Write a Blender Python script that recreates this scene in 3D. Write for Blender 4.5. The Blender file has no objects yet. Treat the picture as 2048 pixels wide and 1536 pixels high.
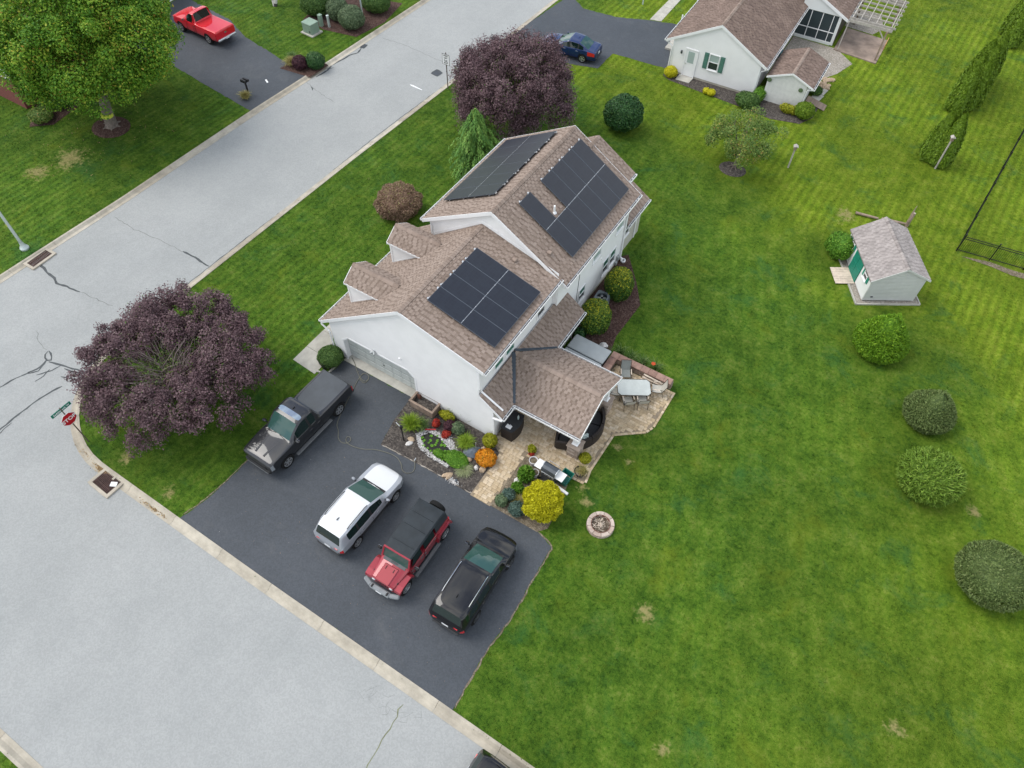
import bpy, bmesh, math, random
import numpy as np
from mathutils import Vector, Matrix
R = math.radians
scene = bpy.context.scene
COL = scene.collection

# ------------------------------------------------------------------ camera
cam_data = bpy.data.cameras.new('camera')
cam = bpy.data.objects.new('camera', cam_data)
COL.objects.link(cam)
cam_data.sensor_fit = 'HORIZONTAL'
cam_data.sensor_width = 36.0
cam_data.lens = 1450.0 / 2048.0 * 36.0
cam_data.clip_start = 0.5
cam_data.clip_end = 900.0
PITCH, ROLL, YAW, CAMH = 0.94155, 0.0208, 0.5450, 31.5
def camera_axes():
    cp, sp, cr, sr = math.cos(PITCH), math.sin(PITCH), math.cos(ROLL), math.sin(ROLL)
    fwd = Vector((0, cp, -sp)); right = Vector((1, 0, 0)); up = Vector((0, sp, cp))
    r = right * cr + up * sr
    u = -right * sr + up * cr
    m = Matrix.Rotation(YAW, 3, 'Z')
    return m @ r, m @ u, m @ fwd
_r, _u, _f = camera_axes()
cam.matrix_world = Matrix(((_r.x, _u.x, -_f.x, 0), (_r.y, _u.y, -_f.y, 0), (_r.z, _u.z, -_f.z, CAMH), (0, 0, 0, 1)))
scene.camera = cam
scene.render.resolution_x = 1024
scene.render.resolution_y = 768

# ------------------------------------------------------------------ sky, sun, exposure
SUN_EL, SUN_AZ = R(52), R(196)       # azimuth of the sun measured from +x, counter-clockwise
world = bpy.data.worlds.new('World')
scene.world = world
world.use_nodes = True
wn, wl = world.node_tree.nodes, world.node_tree.links
wn.clear()
w_out = wn.new('ShaderNodeOutputWorld')
w_bg = wn.new('ShaderNodeBackground')
w_sky = wn.new('ShaderNodeTexSky')
w_sky.sky_type = 'NISHITA'
w_sky.sun_disc = False
w_sky.sun_elevation = SUN_EL
w_sky.sun_rotation = math.pi / 2 - SUN_AZ
w_sky.air_density = 1.0
w_sky.dust_density = 1.5
w_tc = wn.new('ShaderNodeTexCoord')
w_noise = wn.new('ShaderNodeTexNoise')
w_noise.inputs['Scale'].default_value = 3.2
w_noise.inputs['Detail'].default_value = 6.0
w_noise.inputs['Roughness'].default_value = 0.55
w_ramp = wn.new('ShaderNodeValToRGB')
w_ramp.color_ramp.elements[0].position = 0.40
w_ramp.color_ramp.elements[1].position = 0.57
w_mix = wn.new('ShaderNodeMix')
w_mix.data_type = 'RGBA'
w_mix.inputs[7].default_value = (8.3, 8.3, 8.2, 1)      # bright broken cloud
w_map = wn.new('ShaderNodeMapping')
w_map.inputs['Location'].default_value = (3.1, 0.7, 1.9)
wl.new(w_tc.outputs['Generated'], w_map.inputs['Vector'])
wl.new(w_map.outputs['Vector'], w_noise.inputs['Vector'])
wl.new(w_noise.outputs['Fac'], w_ramp.inputs['Fac'])
wl.new(w_ramp.outputs['Color'], w_mix.inputs[0])
wl.new(w_sky.outputs['Color'], w_mix.inputs[6])
w_noise2 = wn.new('ShaderNodeTexNoise')
w_noise2.inputs['Scale'].default_value = 6.5
w_noise2.inputs['Detail'].default_value = 5.0
w_ramp2 = wn.new('ShaderNodeValToRGB')
w_ramp2.color_ramp.elements[0].position, w_ramp2.color_ramp.elements[0].color = 0.38, (5.6, 6.2, 7.0, 1)
w_ramp2.color_ramp.elements[1].position, w_ramp2.color_ramp.elements[1].color = 0.62, (9.9, 9.8, 9.5, 1)
wl.new(w_map.outputs['Vector'], w_noise2.inputs['Vector'])
wl.new(w_noise2.outputs['Fac'], w_ramp2.inputs['Fac'])
wl.new(w_ramp2.outputs['Color'], w_mix.inputs[7])
wl.new(w_mix.outputs[2], w_bg.inputs['Color'])
w_bg.inputs['Strength'].default_value = 0.138
wl.new(w_bg.outputs['Background'], w_out.inputs['Surface'])

sun_data = bpy.data.lights.new('sun', 'SUN')
sun_data.energy = 1.6
sun_data.angle = R(36)
sun_data.color = (1.0, 0.965, 0.91)
sun = bpy.data.objects.new('sun', sun_data)
COL.objects.link(sun)
_sd = Vector((math.cos(SUN_EL) * math.cos(SUN_AZ), math.cos(SUN_EL) * math.sin(SUN_AZ), math.sin(SUN_EL)))
sun.rotation_euler = _sd.to_track_quat('Z', 'Y').to_euler()
sun.location = (0, 0, 60)

scene.view_settings.view_transform = 'Standard'
scene.view_settings.look = 'None'
scene.view_settings.exposure = 0.56
scene.view_settings.gamma = 1.0
scene.view_settings.use_curve_mapping = False
scene.cycles.max_bounces = 5
scene.cycles.diffuse_bounces = 2
scene.cycles.glossy_bounces = 3
scene.cycles.transmission_bounces = 3
scene.cycles.transparent_max_bounces = 4

# ------------------------------------------------------------------ materials
def new_mat(name):
    m = bpy.data.materials.new(name)
    m.use_nodes = True
    nt = m.node_tree
    b = nt.nodes['Principled BSDF']
    return m, nt, b
def nd(nt, kind, **kw):
    n = nt.nodes.new(kind)
    for k, v in kw.items():
        if k.startswith('i_'):
            n.inputs[k[2:].replace('_', ' ')].default_value = v
        else:
            setattr(n, k, v)
    return n
def c4(c): return (c[0], c[1], c[2], 1)
def ramp(nt, stops):
    r = nt.nodes.new('ShaderNodeValToRGB')
    el = r.color_ramp.elements
    el[0].position, el[0].color = stops[0][0], c4(stops[0][1])
    el[1].position, el[1].color = stops[-1][0], c4(stops[-1][1])
    for p, c in stops[1:-1]:
        e = el.new(p); e.color = c4(c)
    return r
def mixc(nt, fac, a, b, blend='MIX'):
    m = nt.nodes.new('ShaderNodeMix'); m.data_type = 'RGBA'; m.blend_type = blend
    for inp, v in ((0, fac), (6, a), (7, b)):
        if isinstance(v, (int, float)): m.inputs[inp].default_value = v
        elif isinstance(v, (tuple, list)): m.inputs[inp].default_value = c4(v)
        else: nt.links.new(v, m.inputs[inp])
    return m.outputs[2]
def math_n(nt, op, a, b=None, c=None, clamp=False):
    m = nt.nodes.new('ShaderNodeMath'); m.operation = op; m.use_clamp = clamp
    for i, v in enumerate((a, b, c)):
        if v is None: continue
        if isinstance(v, (int, float)): m.inputs[i].default_value = v
        else: nt.links.new(v, m.inputs[i])
    return m.outputs[0]
def noise(nt, vec, scale, detail=3.0, rough=0.55, dist=0.0):
    n = nd(nt, 'ShaderNodeTexNoise', i_Scale=scale, i_Detail=detail, i_Roughness=rough, i_Distortion=dist)
    nt.links.new(vec, n.inputs['Vector'])
    return n.outputs['Fac']
def mapr(nt, v, a, b, c=0.0, d=1.0):
    m = nd(nt, 'ShaderNodeMapRange', i_From_Min=a, i_From_Max=b, i_To_Min=c, i_To_Max=d)
    m.interpolation_type = 'SMOOTHSTEP'
    nt.links.new(v, m.inputs['Value'])
    return m.outputs['Result']
def bump(nt, bsdf, h, strength=0.3, dist=0.02):
    b = nd(nt, 'ShaderNodeBump', i_Strength=strength, i_Distance=dist)
    nt.links.new(h, b.inputs['Height'])
    nt.links.new(b.outputs['Normal'], bsdf.inputs['Normal'])
def plain(name, col, rough=0.6, var=0.12, scale=6.0, metal=0.0, bmp=0.0, bscale=40.0, spec=0.4, coat=0.0, coat_r=0.05, bdist=0.01, var2=None):
    m, nt, b = new_mat(name)
    g = nd(nt, 'ShaderNodeTexCoord').outputs['Object']
    if var > 0:
        f = noise(nt, g, scale, 4.0, 0.6)
        f = mapr(nt, f, 0.3, 0.7)
        lo = tuple(x * (1 - var) for x in col); hi = tuple(min(1, x * (1 + var)) for x in (var2 or col))
        nt.links.new(mixc(nt, f, lo, hi), b.inputs['Base Color'])
    else:
        b.inputs['Base Color'].default_value = c4(col)
    b.inputs['Roughness'].default_value = rough
    b.inputs['Metallic'].default_value = metal
    b.inputs['Specular IOR Level'].default_value = spec
    if coat:
        b.inputs['Coat Weight'].default_value = coat
        b.inputs['Coat Roughness'].default_value = coat_r
    if bmp:
        bump(nt, b, noise(nt, g, bscale, 3.0), bmp, bdist)
    return m
def tinted(name, stops, rough=0.75, spec=0.2, trans=0.0, nscale=0.0, bmp=0.0):
    """colour picked per piece (leaf, shingle, stone) from its own 'tint' value"""
    m, nt, b = new_mat(name)
    a = nd(nt, 'ShaderNodeAttribute', attribute_name='tint')
    r = ramp(nt, stops)
    nt.links.new(a.outputs['Fac'], r.inputs['Fac'])
    col = r.outputs['Color']
    if nscale:
        g = nd(nt, 'ShaderNodeTexCoord').outputs['Object']
        f = mapr(nt, noise(nt, g, nscale, 5.0, 0.65), 0.25, 0.75, 0.8, 1.2)
        mm = nd(nt, 'ShaderNodeVectorMath', operation='SCALE')
        nt.links.new(col, mm.inputs[0]); nt.links.new(f, mm.inputs['Scale'])
        col = mm.outputs[0]
        if bmp: bump(nt, b, noise(nt, g, 60, 3), bmp, 0.01)
    nt.links.new(col, b.inputs['Base Color'])
    b.inputs['Roughness'].default_value = rough
    b.inputs['Specular IOR Level'].default_value = spec
    if trans:
        out = nt.nodes['Material Output']
        t = nd(nt, 'ShaderNodeBsdfTranslucent')
        mx = nd(nt, 'ShaderNodeMixShader', i_Fac=trans)
        nt.links.new(col, t.inputs['Color'])
        nt.links.new(b.outputs[0], mx.inputs[1]); nt.links.new(t.outputs[0], mx.inputs[2])
        nt.links.new(mx.outputs[0], out.inputs['Surface'])
    return m

# ------------------------------------------------------------------ object helpers
def tag(o, label=None, cat=None, group=None, kind=None):
    if label: o['label'] = label
    if cat: o['category'] = cat
    if group: o['group'] = group
    if kind: o['kind'] = kind
    return o
def thing(name, label, cat, loc=(0, 0, 0), rz=0.0, group=None, kind=None):
    o = bpy.data.objects.new(name, None)
    o.empty_display_size = 0.3
    COL.objects.link(o)
    o.location = loc; o.rotation_euler = (0, 0, rz)
    tag(o, label, cat, group, kind)
    return o
def link_mesh(name, me, parent=None, loc=None, rot=None):
    o = bpy.data.objects.new(name, me)
    COL.objects.link(o)
    if parent: o.parent = parent
    if loc: o.location = loc
    if rot: o.rotation_euler = rot
    return o
def copy_tree(o, parent=None):
    c = o.copy(); COL.objects.link(c)
    if parent: c.parent = parent
    for ch in list(o.children): copy_tree(ch, c)
    return c
def np_mesh(name, verts, faces, mat, tints=None, smooth=False):
    """faces: (M,k) int array of equal-sized polygons"""
    me = bpy.data.meshes.new(name)
    v = np.asarray(verts, dtype=np.float32); f = np.asarray(faces, dtype=np.int32)
    me.vertices.add(len(v)); me.vertices.foreach_set('co', v.ravel())
    k = f.shape[1]
    me.loops.add(f.size); me.loops.foreach_set('vertex_index', f.ravel())
    me.polygons.add(len(f))
    me.polygons.foreach_set('loop_start', np.arange(0, f.size, k, dtype=np.int32))
    if smooth: me.polygons.foreach_set('use_smooth', np.ones(len(f), dtype=bool))
    me.update(calc_edges=True)
    if tints is not None:
        a = me.attributes.new('tint', 'FLOAT', 'FACE')
        a.data.foreach_set('value', np.asarray(tints, dtype=np.float32))
    me.materials.append(mat)
    return me
class MB:
    """collects simple solids and links them as ONE mesh"""
    def __init__(s): s.v, s.f, s.t, s.m = [], [], [], []; s.cur = 0.5; s.mi = 0
    def add(s, vs, fs):
        n = len(s.v); s.v += [tuple(p) for p in vs]
        for f in fs:
            s.f.append([i + n for i in f]); s.t.append(s.cur); s.m.append(s.mi)
        return s
    def poly(s, pts): return s.add(pts, [list(range(len(pts)))])
    def box(s, c, size, rz=0.0, bev=0.0, M=None):
        hx, hy, hz = size[0] / 2, size[1] / 2, size[2] / 2
        if bev <= 0:
            P = [(x, y, z) for x in (-hx, hx) for y in (-hy, hy) for z in (-hz, hz)]
            F = [(0, 1, 3, 2), (4, 6, 7, 5), (0, 4, 5, 1), (2, 3, 7, 6), (0, 2, 6, 4), (1, 5, 7, 3)]
        else:
            bev = min(bev, hx * .98, hy * .98, hz * .98)
            P = []; idx = {}
            for sx in (-1, 1):
                for sy in (-1, 1):
                    for sz in (-1, 1):
                        for a in range(3):
                            q = [sx * (hx - bev), sy * (hy - bev), sz * (hz - bev)]
                            q[a] = (sx * hx, sy * hy, sz * hz)[a]
                            idx[(sx, sy, sz, a)] = len(P); P.append(tuple(q))
            F = []
            for a in range(3):
                b, c2 = (a + 1) % 3, (a + 2) % 3
                for sg in (-1, 1):
                    loop = []
                    for (sb, sc) in ((-1, -1), (1, -1), (1, 1), (-1, 1)):
                        k = [0, 0, 0]; k[a] = sg; k[b] = sb; k[c2] = sc
                        loop.append(idx[(k[0], k[1], k[2], a)])
                    F.append(loop if sg > 0 else loop[::-1])
                for sb in (-1, 1):
                    for sc in (-1, 1):
                        q = []
                        for sa, which in ((-1, b), (1, b), (1, c2), (-1, c2)):
                            k = [0, 0, 0]; k[a] = sa; k[b] = sb; k[c2] = sc
                            q.append(idx[(k[0], k[1], k[2], which)])
                        F.append(q if sb * sc > 0 else q[::-1])
            for sx in (-1, 1):
                for sy in (-1, 1):
                    for sz in (-1, 1):
                        q = [idx[(sx, sy, sz, a)] for a in range(3)]
                        F.append(q if sx * sy * sz > 0 else q[::-1])
        if M is None:
            cr, sr = math.cos(rz), math.sin(rz)
            P = [(c[0] + x * cr - y * sr, c[1] + x * sr + y * cr, c[2] + z) for x, y, z in P]
        else:
            P = [tuple(M @ Vector(p)) for p in P]
        return s.add(P, F)
    def beam(s, a, b, w, h=None, up=(0, 0, 1), bev=0.0):
        """box from point a to b, section w (sideways) by h (along up)"""
        a, b = Vector(a), Vector(b); d = b - a; L = d.length
        if L < 1e-6: return s
        x = d / L; upv = Vector(up)
        if abs(x.dot(upv)) > .98: upv = Vector((1, 0, 0))
        y = upv.cross(x).normalized(); z = x.cross(y)
        c = (a + b) / 2
        M = Matrix(((x.x, y.x, z.x, c.x), (x.y, y.y, z.y, c.y), (x.z, y.z, z.z, c.z), (0, 0, 0, 1)))
        return s.box((0, 0, 0), (L, w, h or w), bev=bev, M=M)
    def prism(s, poly, z0, z1, cap_bottom=True):
        """horizontal polygon extruded from z0 to z1 (counter-clockwise from above)"""
        poly = [p[:2] for p in poly]
        if sum(poly[i][0] * poly[(i + 1) % len(poly)][1] - poly[(i + 1) % len(poly)][0] * poly[i][1] for i in range(len(poly))) < 0:
            poly = poly[::-1]
        n = len(poly)
        vs = [(x, y, z0) for x, y in poly] + [(x, y, z1) for x, y in poly]
        fs = [list(range(n, 2 * n))]
        if cap_bottom: fs.append(list(range(n))[::-1])
        for i in range(n):
            j = (i + 1) % n; fs.append([i, j, j + n, i + n])
        return s.add(vs, fs)
    def extrude(s, pts, d):
        """planar 3-D polygon extruded by vector d; pts counter-clockwise seen against d"""
        n = len(pts); d = Vector(d)
        a = [Vector(p) for p in pts]
        nrm = Vector((0, 0, 0))
        for i in range(n): nrm += a[i].cross(a[(i + 1) % n])
        if nrm.dot(d) > 0: a = a[::-1]
        vs = [tuple(p) for p in a] + [tuple(p + d) for p in a]
        fs = [list(range(n)), list(range(n, 2 * n))[::-1]]
        for i in range(n):
            j = (i + 1) % n; fs.append([i, i + n, j + n, j])
        return s.add(vs, fs)
    def cyl(s, a, b, r0, r1=None, n=12, caps=True):
        a, b = Vector(a), Vector(b); r1 = r0 if r1 is None else r1
        x = (b - a).normalized(); t = Vector((0, 0, 1)) if abs(x.z) < .9 else Vector((1, 0, 0))
        u = t.cross(x).normalized(); w = x.cross(u)
        vs = []
        for c, r in ((a, r0), (b, r1)):
            for i in range(n):
                an = 2 * math.pi * i / n
                vs.append(tuple(c + u * math.cos(an) * r + w * math.sin(an) * r))
        fs = [[i, (i + 1) % n, (i + 1) % n + n, i + n] for i in range(n)]
        if caps: fs += [list(range(n))[::-1], list(range(n, 2 * n))]
        return s.add(vs, fs)
    def tube(s, path, radii, n=8):
        P = [Vector(p) for p in path]
        if not hasattr(radii, '__len__'): radii = [radii] * len(P)
        vs, fs = [], []
        t0 = (P[1] - P[0]).normalized()
        u = (Vector((0, 0, 1)) if abs(t0.z) < .9 else Vector((1, 0, 0))).cross(t0).normalized()
        for k, p in enumerate(P):
            t = (P[min(k + 1, len(P) - 1)] - P[max(k - 1, 0)]).normalized()
            u = (u - t * u.dot(t)).normalized(); w = t.cross(u)
            for i in range(n):
                an = 2 * math.pi * i / n
                vs.append(tuple(p + (u * math.cos(an) + w * math.sin(an)) * radii[k]))
        for k in range(len(P) - 1):
            for i in range(n):
                j = (i + 1) % n
                fs.append([k * n + i, k * n + j, (k + 1) * n + j, (k + 1) * n + i])
        fs += [list(range(n))[::-1], list(range((len(P) - 1) * n, len(P) * n))]
        return s.add(vs, fs)
    def lathe(s, prof, c=(0, 0, 0), axis='z', n=20, closed=False):
        vs, fs = [], []
        for r, h in prof:
            for i in range(n):
                an = 2 * math.pi * i / n
                x, y = r * math.cos(an), r * math.sin(an)
                q = (x, y, h) if axis == 'z' else (x, h, y)
                vs.append((c[0] + q[0], c[1] + q[1], c[2] + q[2]))
        m = len(prof)
        for k in range(m if closed else m - 1):
            k2 = (k + 1) % m
            for i in range(n):
                j = (i + 1) % n
                f = [k * n + i, k * n + j, k2 * n + j, k2 * n + i]
                fs.append(f if axis == 'z' else f[::-1])
        return s.add(vs, fs)
    def build(s, name, mats, parent=None, world=False, smooth=False, kind=None):
        if not isinstance(mats, (list, tuple)): mats = [mats]
        me = bpy.data.meshes.new(name)
        v = s.v
        if world and parent:
            off = Vector((0, 0, 0)); p = parent
            while p: off = off + p.location; p = p.parent
            v = [(a - off.x, b - off.y, c - off.z) for a, b, c in v]
        me.from_pydata(v, [], s.f)
        for m in mats: me.materials.append(m)
        if len(mats) > 1: me.polygons.foreach_set('material_index', s.m)
        a = me.attributes.new('tint', 'FLOAT', 'FACE')
        a.data.foreach_set('value', s.t)
        if smooth:
            me.polygons.foreach_set('use_smooth', [True] * len(me.polygons))
            me.set_sharp_from_angle(angle=R(38))
        o = link_mesh(name, me, parent)
        if kind: o['kind'] = kind
        return o
rng = np.random.default_rng(7)
def rnd(a, b): return random.uniform(a, b)
random.seed(11)
def in_poly(px, py, poly):
    poly = np.asarray([p[:2] for p in poly]); ins = np.zeros(len(px), bool)
    x0, y0 = poly[-1]
    for x1, y1 in poly:
        c = ((y1 > py) != (y0 > py)) & (px < (x0 - x1) * (py - y1) / (y0 - y1 + 1e-12) + x1)
        ins ^= c; x0, y0 = x1, y1
    return ins

# ------------------------------------------------------------------ ground materials
def lawn_material():
    m, nt, b = new_mat('lawn_grass')
    P = nd(nt, 'ShaderNodeNewGeometry').outputs['Position']
    sep = nd(nt, 'ShaderNodeSeparateXYZ'); nt.links.new(P, sep.inputs[0])
    X, Y = sep.outputs['X'], sep.outputs['Y']
    big = noise(nt, P, 0.11, 3.0, 0.6)
    mid = noise(nt, P, 0.9, 5.0, 0.68)
    small = noise(nt, P, 5.0, 4.0, 0.7)
    fine = noise(nt, P, 26.0, 2.0, 0.6)
    g = math_n(nt, 'ADD', math_n(nt, 'MULTIPLY', mid, 0.45), math_n(nt, 'MULTIPLY', small, 0.42))
    g = math_n(nt, 'ADD', g, math_n(nt, 'MULTIPLY', fine, 0.36))
    our = ramp(nt, [(0.46, (0.0140, 0.0430, 0.0035)), (0.57, (0.0410, 0.0930, 0.0070)), (0.66, (0.0720, 0.1330, 0.0120)), (0.76, (0.1300, 0.1700, 0.0320))])
    nb = ramp(nt, [(0.44, (0.0400, 0.0820, 0.0040)), (0.57, (0.0860, 0.1430, 0.0070)), (0.66, (0.1300, 0.1860, 0.0120)), (0.78, (0.1950, 0.2250, 0.0360))])
    for r_ in (our, nb): nt.links.new(g, r_.inputs['Fac'])
    # the yard behind the house is mown by another household: yellower turf
    yy = math_n(nt, 'ADD', Y, math_n(nt, 'MULTIPLY', math_n(nt, 'SUBTRACT', big, 0.5), 16.0))
    yy = math_n(nt, 'ADD', yy, math_n(nt, 'MULTIPLY', X, 0.45))
    f = mapr(nt, yy, 33.0, 41.0)
    west = mapr(nt, X, -30.0, -24.0)
    f = math_n(nt, 'MULTIPLY', f, west)
    f = math_n(nt, 'MAXIMUM', f, mapr(nt, math_n(nt, 'ADD', X, math_n(nt, 'MULTIPLY', math_n(nt, 'SUBTRACT', big, 0.5), 9.0)), -1.0, 14.0, 0, 0.55))
    col = mixc(nt, f, our.outputs['Color'], nb.outputs['Color'])
    hue = noise(nt, P, 0.38, 4.0, 0.7, 0.5)
    col = mixc(nt, mapr(nt, hue, 0.52, 0.72, 0, 0.55), col, (0.022, 0.088, 0.022))
    col = mixc(nt, mapr(nt, hue, 0.46, 0.28, 0, 0.45), col, (0.115, 0.150, 0.010))
    # mowing lines
    def stripes(ang, period, dist):
        mp = nd(nt, 'ShaderNodeMapping'); mp.inputs['Rotation'].default_value = (0, 0, ang)
        nt.links.new(P, mp.inputs['Vector'])
        w = nd(nt, 'ShaderNodeTexWave', i_Scale=1.0 / period / 3.1416 * 1.5708, i_Distortion=dist, i_Detail=2.0)
        w.inputs['Detail Scale'].default_value = 0.35
        w.bands_direction = 'X'
        nt.links.new(mp.outputs[0], w.inputs['Vector'])
        return w.outputs['Fac']
    s1 = stripes(0.03, 0.85, 0.45)       # along the street
    s2 = stripes(-0.35, 1.3, 0.8)       # across the back yard
    sm = mapr(nt, X, -12.0, -8.0)
    back = math_n(nt, 'MULTIPLY', sm, mapr(nt, yy, 40.0, 36.0))
    s = math_n(nt, 'ADD', math_n(nt, 'MULTIPLY', s2, back), math_n(nt, 'MULTIPLY', s1, math_n(nt, 'SUBTRACT', 1.0, back)))
    s = math_n(nt, 'MULTIPLY', math_n(nt, 'SUBTRACT', s, 0.5), mapr(nt, big, 0.3, 0.65, 0.15, 1.0))
    k = math_n(nt, 'ADD', 1.0, math_n(nt, 'MULTIPLY', s, math_n(nt, 'ADD', 0.16, math_n(nt, 'MULTIPLY', math_n(nt, 'SUBTRACT', 1.0, back), 0.20))))
    k = math_n(nt, 'MULTIPLY', k, mapr(nt, big, 0.25, 0.75, 0.80, 1.2))
    sc = nd(nt, 'ShaderNodeVectorMath', operation='SCALE')
    nt.links.new(col, sc.inputs[0]); nt.links.new(k, sc.inputs['Scale'])
    col = sc.outputs[0]
    # worn and dry spots where the turf is thin
    tot = None
    for (x, y), r_ in DRY_SPOTS:
        d = nd(nt, 'ShaderNodeVectorMath', operation='DISTANCE')
        nt.links.new(P, d.inputs[0]); d.inputs[1].default_value = (x, y, 0)
        q = math_n(nt, 'SUBTRACT', 1.0, math_n(nt, 'DIVIDE', d.outputs['Value'], r_), clamp=True)
        tot = q if tot is None else math_n(nt, 'MAXIMUM', tot, q)
    dn = math_n(nt, 'ADD', math_n(nt, 'MULTIPLY', mid, 0.4), math_n(nt, 'MULTIPLY', small, 0.6))
    dn = math_n(nt, 'ADD', math_n(nt, 'MULTIPLY', dn, 0.7), math_n(nt, 'MULTIPLY', noise(nt, P, 2.2, 3.0, 0.7), 0.3))
    dry = mapr(nt, math_n(nt, 'ADD', math_n(nt, 'MULTIPLY', tot, 0.75), math_n(nt, 'MULTIPLY', dn, 2.4)), 1.56, 1.98)
    scat = mapr(nt, noise(nt, P, 0.75, 3.0, 0.7), 0.69, 0.78)
    dry = math_n(nt, 'MAXIMUM', math_n(nt, 'MULTIPLY', dry, mapr(nt, tot, 0.0, 0.15)), math_n(nt, 'MULTIPLY', scat, 0.35))
    col = mixc(nt, dry, col, (0.24, 0.215, 0.085))
    nt.links.new(col, b.inputs['Base Color'])
    b.inputs['Roughness'].default_value = 0.9
    b.inputs['Specular IOR Level'].default_value = 0.12
    bump(nt, b, math_n(nt, 'ADD', fine, math_n(nt, 'MULTIPLY', small, 0.8)), 0.55, 0.06)
    return m
DRY_SPOTS = [((-47.58, 19.38), 2.6), ((-48.18, 17.25), 1.8), ((-0.35, 12.30), 1.0), ((-5.15, 15.59), 0.8), ((-5.67, 16.18), 0.7), ((-4.39, 18.66), 0.5), ((-5.27, 19.13), 0.5), ((-8.92, 3.65), 0.6),
             ((-25.56, 5.47), 0.8), ((-22.31, 5.24), 0.7), ((-6.26, 67.59), 1.4), ((-0.86, 42.90), 1.6), ((-4.64, 20.71), 0.6), ((10.89, 25.16), 0.8), ((2.60, 7.72), 0.7), ((10.17, 13.47), 0.8)]
M = {}
M['lawn'] = lawn_material()
def asphalt(name, lo, hi, speck, rough, patch, streak=False):
    m, nt, b = new_mat(name)
    P = nd(nt, 'ShaderNodeNewGeometry').outputs['Position']
    a = noise(nt, P, 0.22, 4.0, 0.6)
    c = noise(nt, P, 2.2, 4.0, 0.6)
    f = mapr(nt, math_n(nt, 'ADD', math_n(nt, 'MULTIPLY', a, 0.7), math_n(nt, 'MULTIPLY', c, 0.3)), 0.32, 0.68)
    col = mixc(nt, f, lo, hi)
    if streak:
        mp = nd(nt, 'ShaderNodeMapping'); mp.inputs['Scale'].default_value = (1.1, 0.05, 1)
        nt.links.new(P, mp.inputs['Vector'])
        st = mapr(nt, noise(nt, mp.outputs[0], 0.6, 3.0), 0.35, 0.65, 0.985, 1.015)
        sc = nd(nt, 'ShaderNodeVectorMath', operation='SCALE')
        nt.links.new(col, sc.inputs[0]); nt.links.new(st, sc.inputs['Scale']); col = sc.outputs[0]
    v = nd(nt, 'ShaderNodeTexVoronoi', i_Scale=17.0); nt.links.new(P, v.inputs['Vector'])
    sepc = nd(nt, 'ShaderNodeSeparateColor'); nt.links.new(v.outputs['Color'], sepc.inputs[0])
    k = mapr(nt, sepc.outputs[0], 0.0, 1.0, 1 - speck, 1 + speck)
    sc = nd(nt, 'ShaderNodeVectorMath', operation='SCALE')
    nt.links.new(col, sc.inputs[0]); nt.links.new(k, sc.inputs['Scale']); col = sc.outputs[0]
    if patch:
        p = mapr(nt, noise(nt, P, 0.45, 6.0, 0.72, 0.9), 0.50, 0.80, 0, patch * 1.5)
        col = mixc(nt, p, col, (0.135, 0.135, 0.13))
        w = mapr(nt, noise(nt, P, 9.0, 2.0, 0.5), 0.76, 0.80, 0, 0.5)
        col = mixc(nt, w, col, (0.3, 0.3, 0.3))
    nt.links.new(col, b.inputs['Base Color'])
    b.inputs['Roughness'].default_value = rough
    b.inputs['Specular IOR Level'].default_value = 0.3
    bump(nt, b, sepc.outputs[1], 0.25, 0.01)
    return m
M['road'] = asphalt('worn_asphalt', (0.280, 0.290, 0.284), (0.318, 0.326, 0.318), 0.06, 0.9, 0.0, True)
M['drive'] = asphalt('sealed_asphalt', (0.046, 0.053, 0.062), (0.059, 0.067, 0.078), 0.10, 0.62, 0.22)
M['seal'] = plain('crack_sealant', (0.055, 0.062, 0.065), 0.7, 0.2, 2.0)
M['hair'] = plain('hairline_crack', (0.14, 0.145, 0.14), 0.9, 0.2, 2.0)
M['moss'] = plain('mossy_crack', (0.15, 0.16, 0.09), 0.9, 0.3, 3.0)
M['white_paint'] = plain('white_paint', (0.75, 0.76, 0.76), 0.6, 0.08, 8)
M['kerb'] = plain('kerb_concrete', (0.385, 0.345, 0.28), 0.85, 0.16, 1.3, bmp=0.2, bscale=30)
M['slab'] = plain('path_concrete', (0.40, 0.385, 0.34), 0.85, 0.14, 1.6, bmp=0.15, bscale=40)
def mulch(name, a, b_, c):
    m, nt, b = new_mat(name)
    P = nd(nt, 'ShaderNodeNewGeometry').outputs['Position']
    v = nd(nt, 'ShaderNodeTexVoronoi', i_Scale=15.0); nt.links.new(P, v.inputs['Vector'])
    sepc = nd(nt, 'ShaderNodeSeparateColor'); nt.links.new(v.outputs['Color'], sepc.inputs[0])
    r = ramp(nt, [(0.0, a), (0.55, b_), (1.0, c)])
    nt.links.new(math_n(nt, 'ADD', math_n(nt, 'MULTIPLY', sepc.outputs[0], 0.7), math_n(nt, 'MULTIPLY', noise(nt, P, 1.4, 4.0), 0.3)), r.inputs['Fac'])
    nt.links.new(r.outputs['Color'], b.inputs['Base Color'])
    b.inputs['Roughness'].default_value = 0.95
    b.inputs['Specular IOR Level'].default_value = 0.1
    bump(nt, b, v.outputs['Distance'], 0.8, 0.03)
    return m
M['mulch'] = mulch('dark_mulch', (0.035, 0.030, 0.028), (0.075, 0.066, 0.06), (0.16, 0.14, 0.12))
M['bark'] = mulch('brown_bark_mulch', (0.04, 0.022, 0.018), (0.075, 0.045, 0.037), (0.15, 0.10, 0.085))
M['gravel_fine'] = mulch('gravel_bed', (0.18, 0.165, 0.14), (0.30, 0.27, 0.23), (0.45, 0.42, 0.38))
M['soil'] = mulch('dry_soil', (0.10, 0.08, 0.055), (0.17, 0.14, 0.10), (0.28, 0.24, 0.18))

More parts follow.
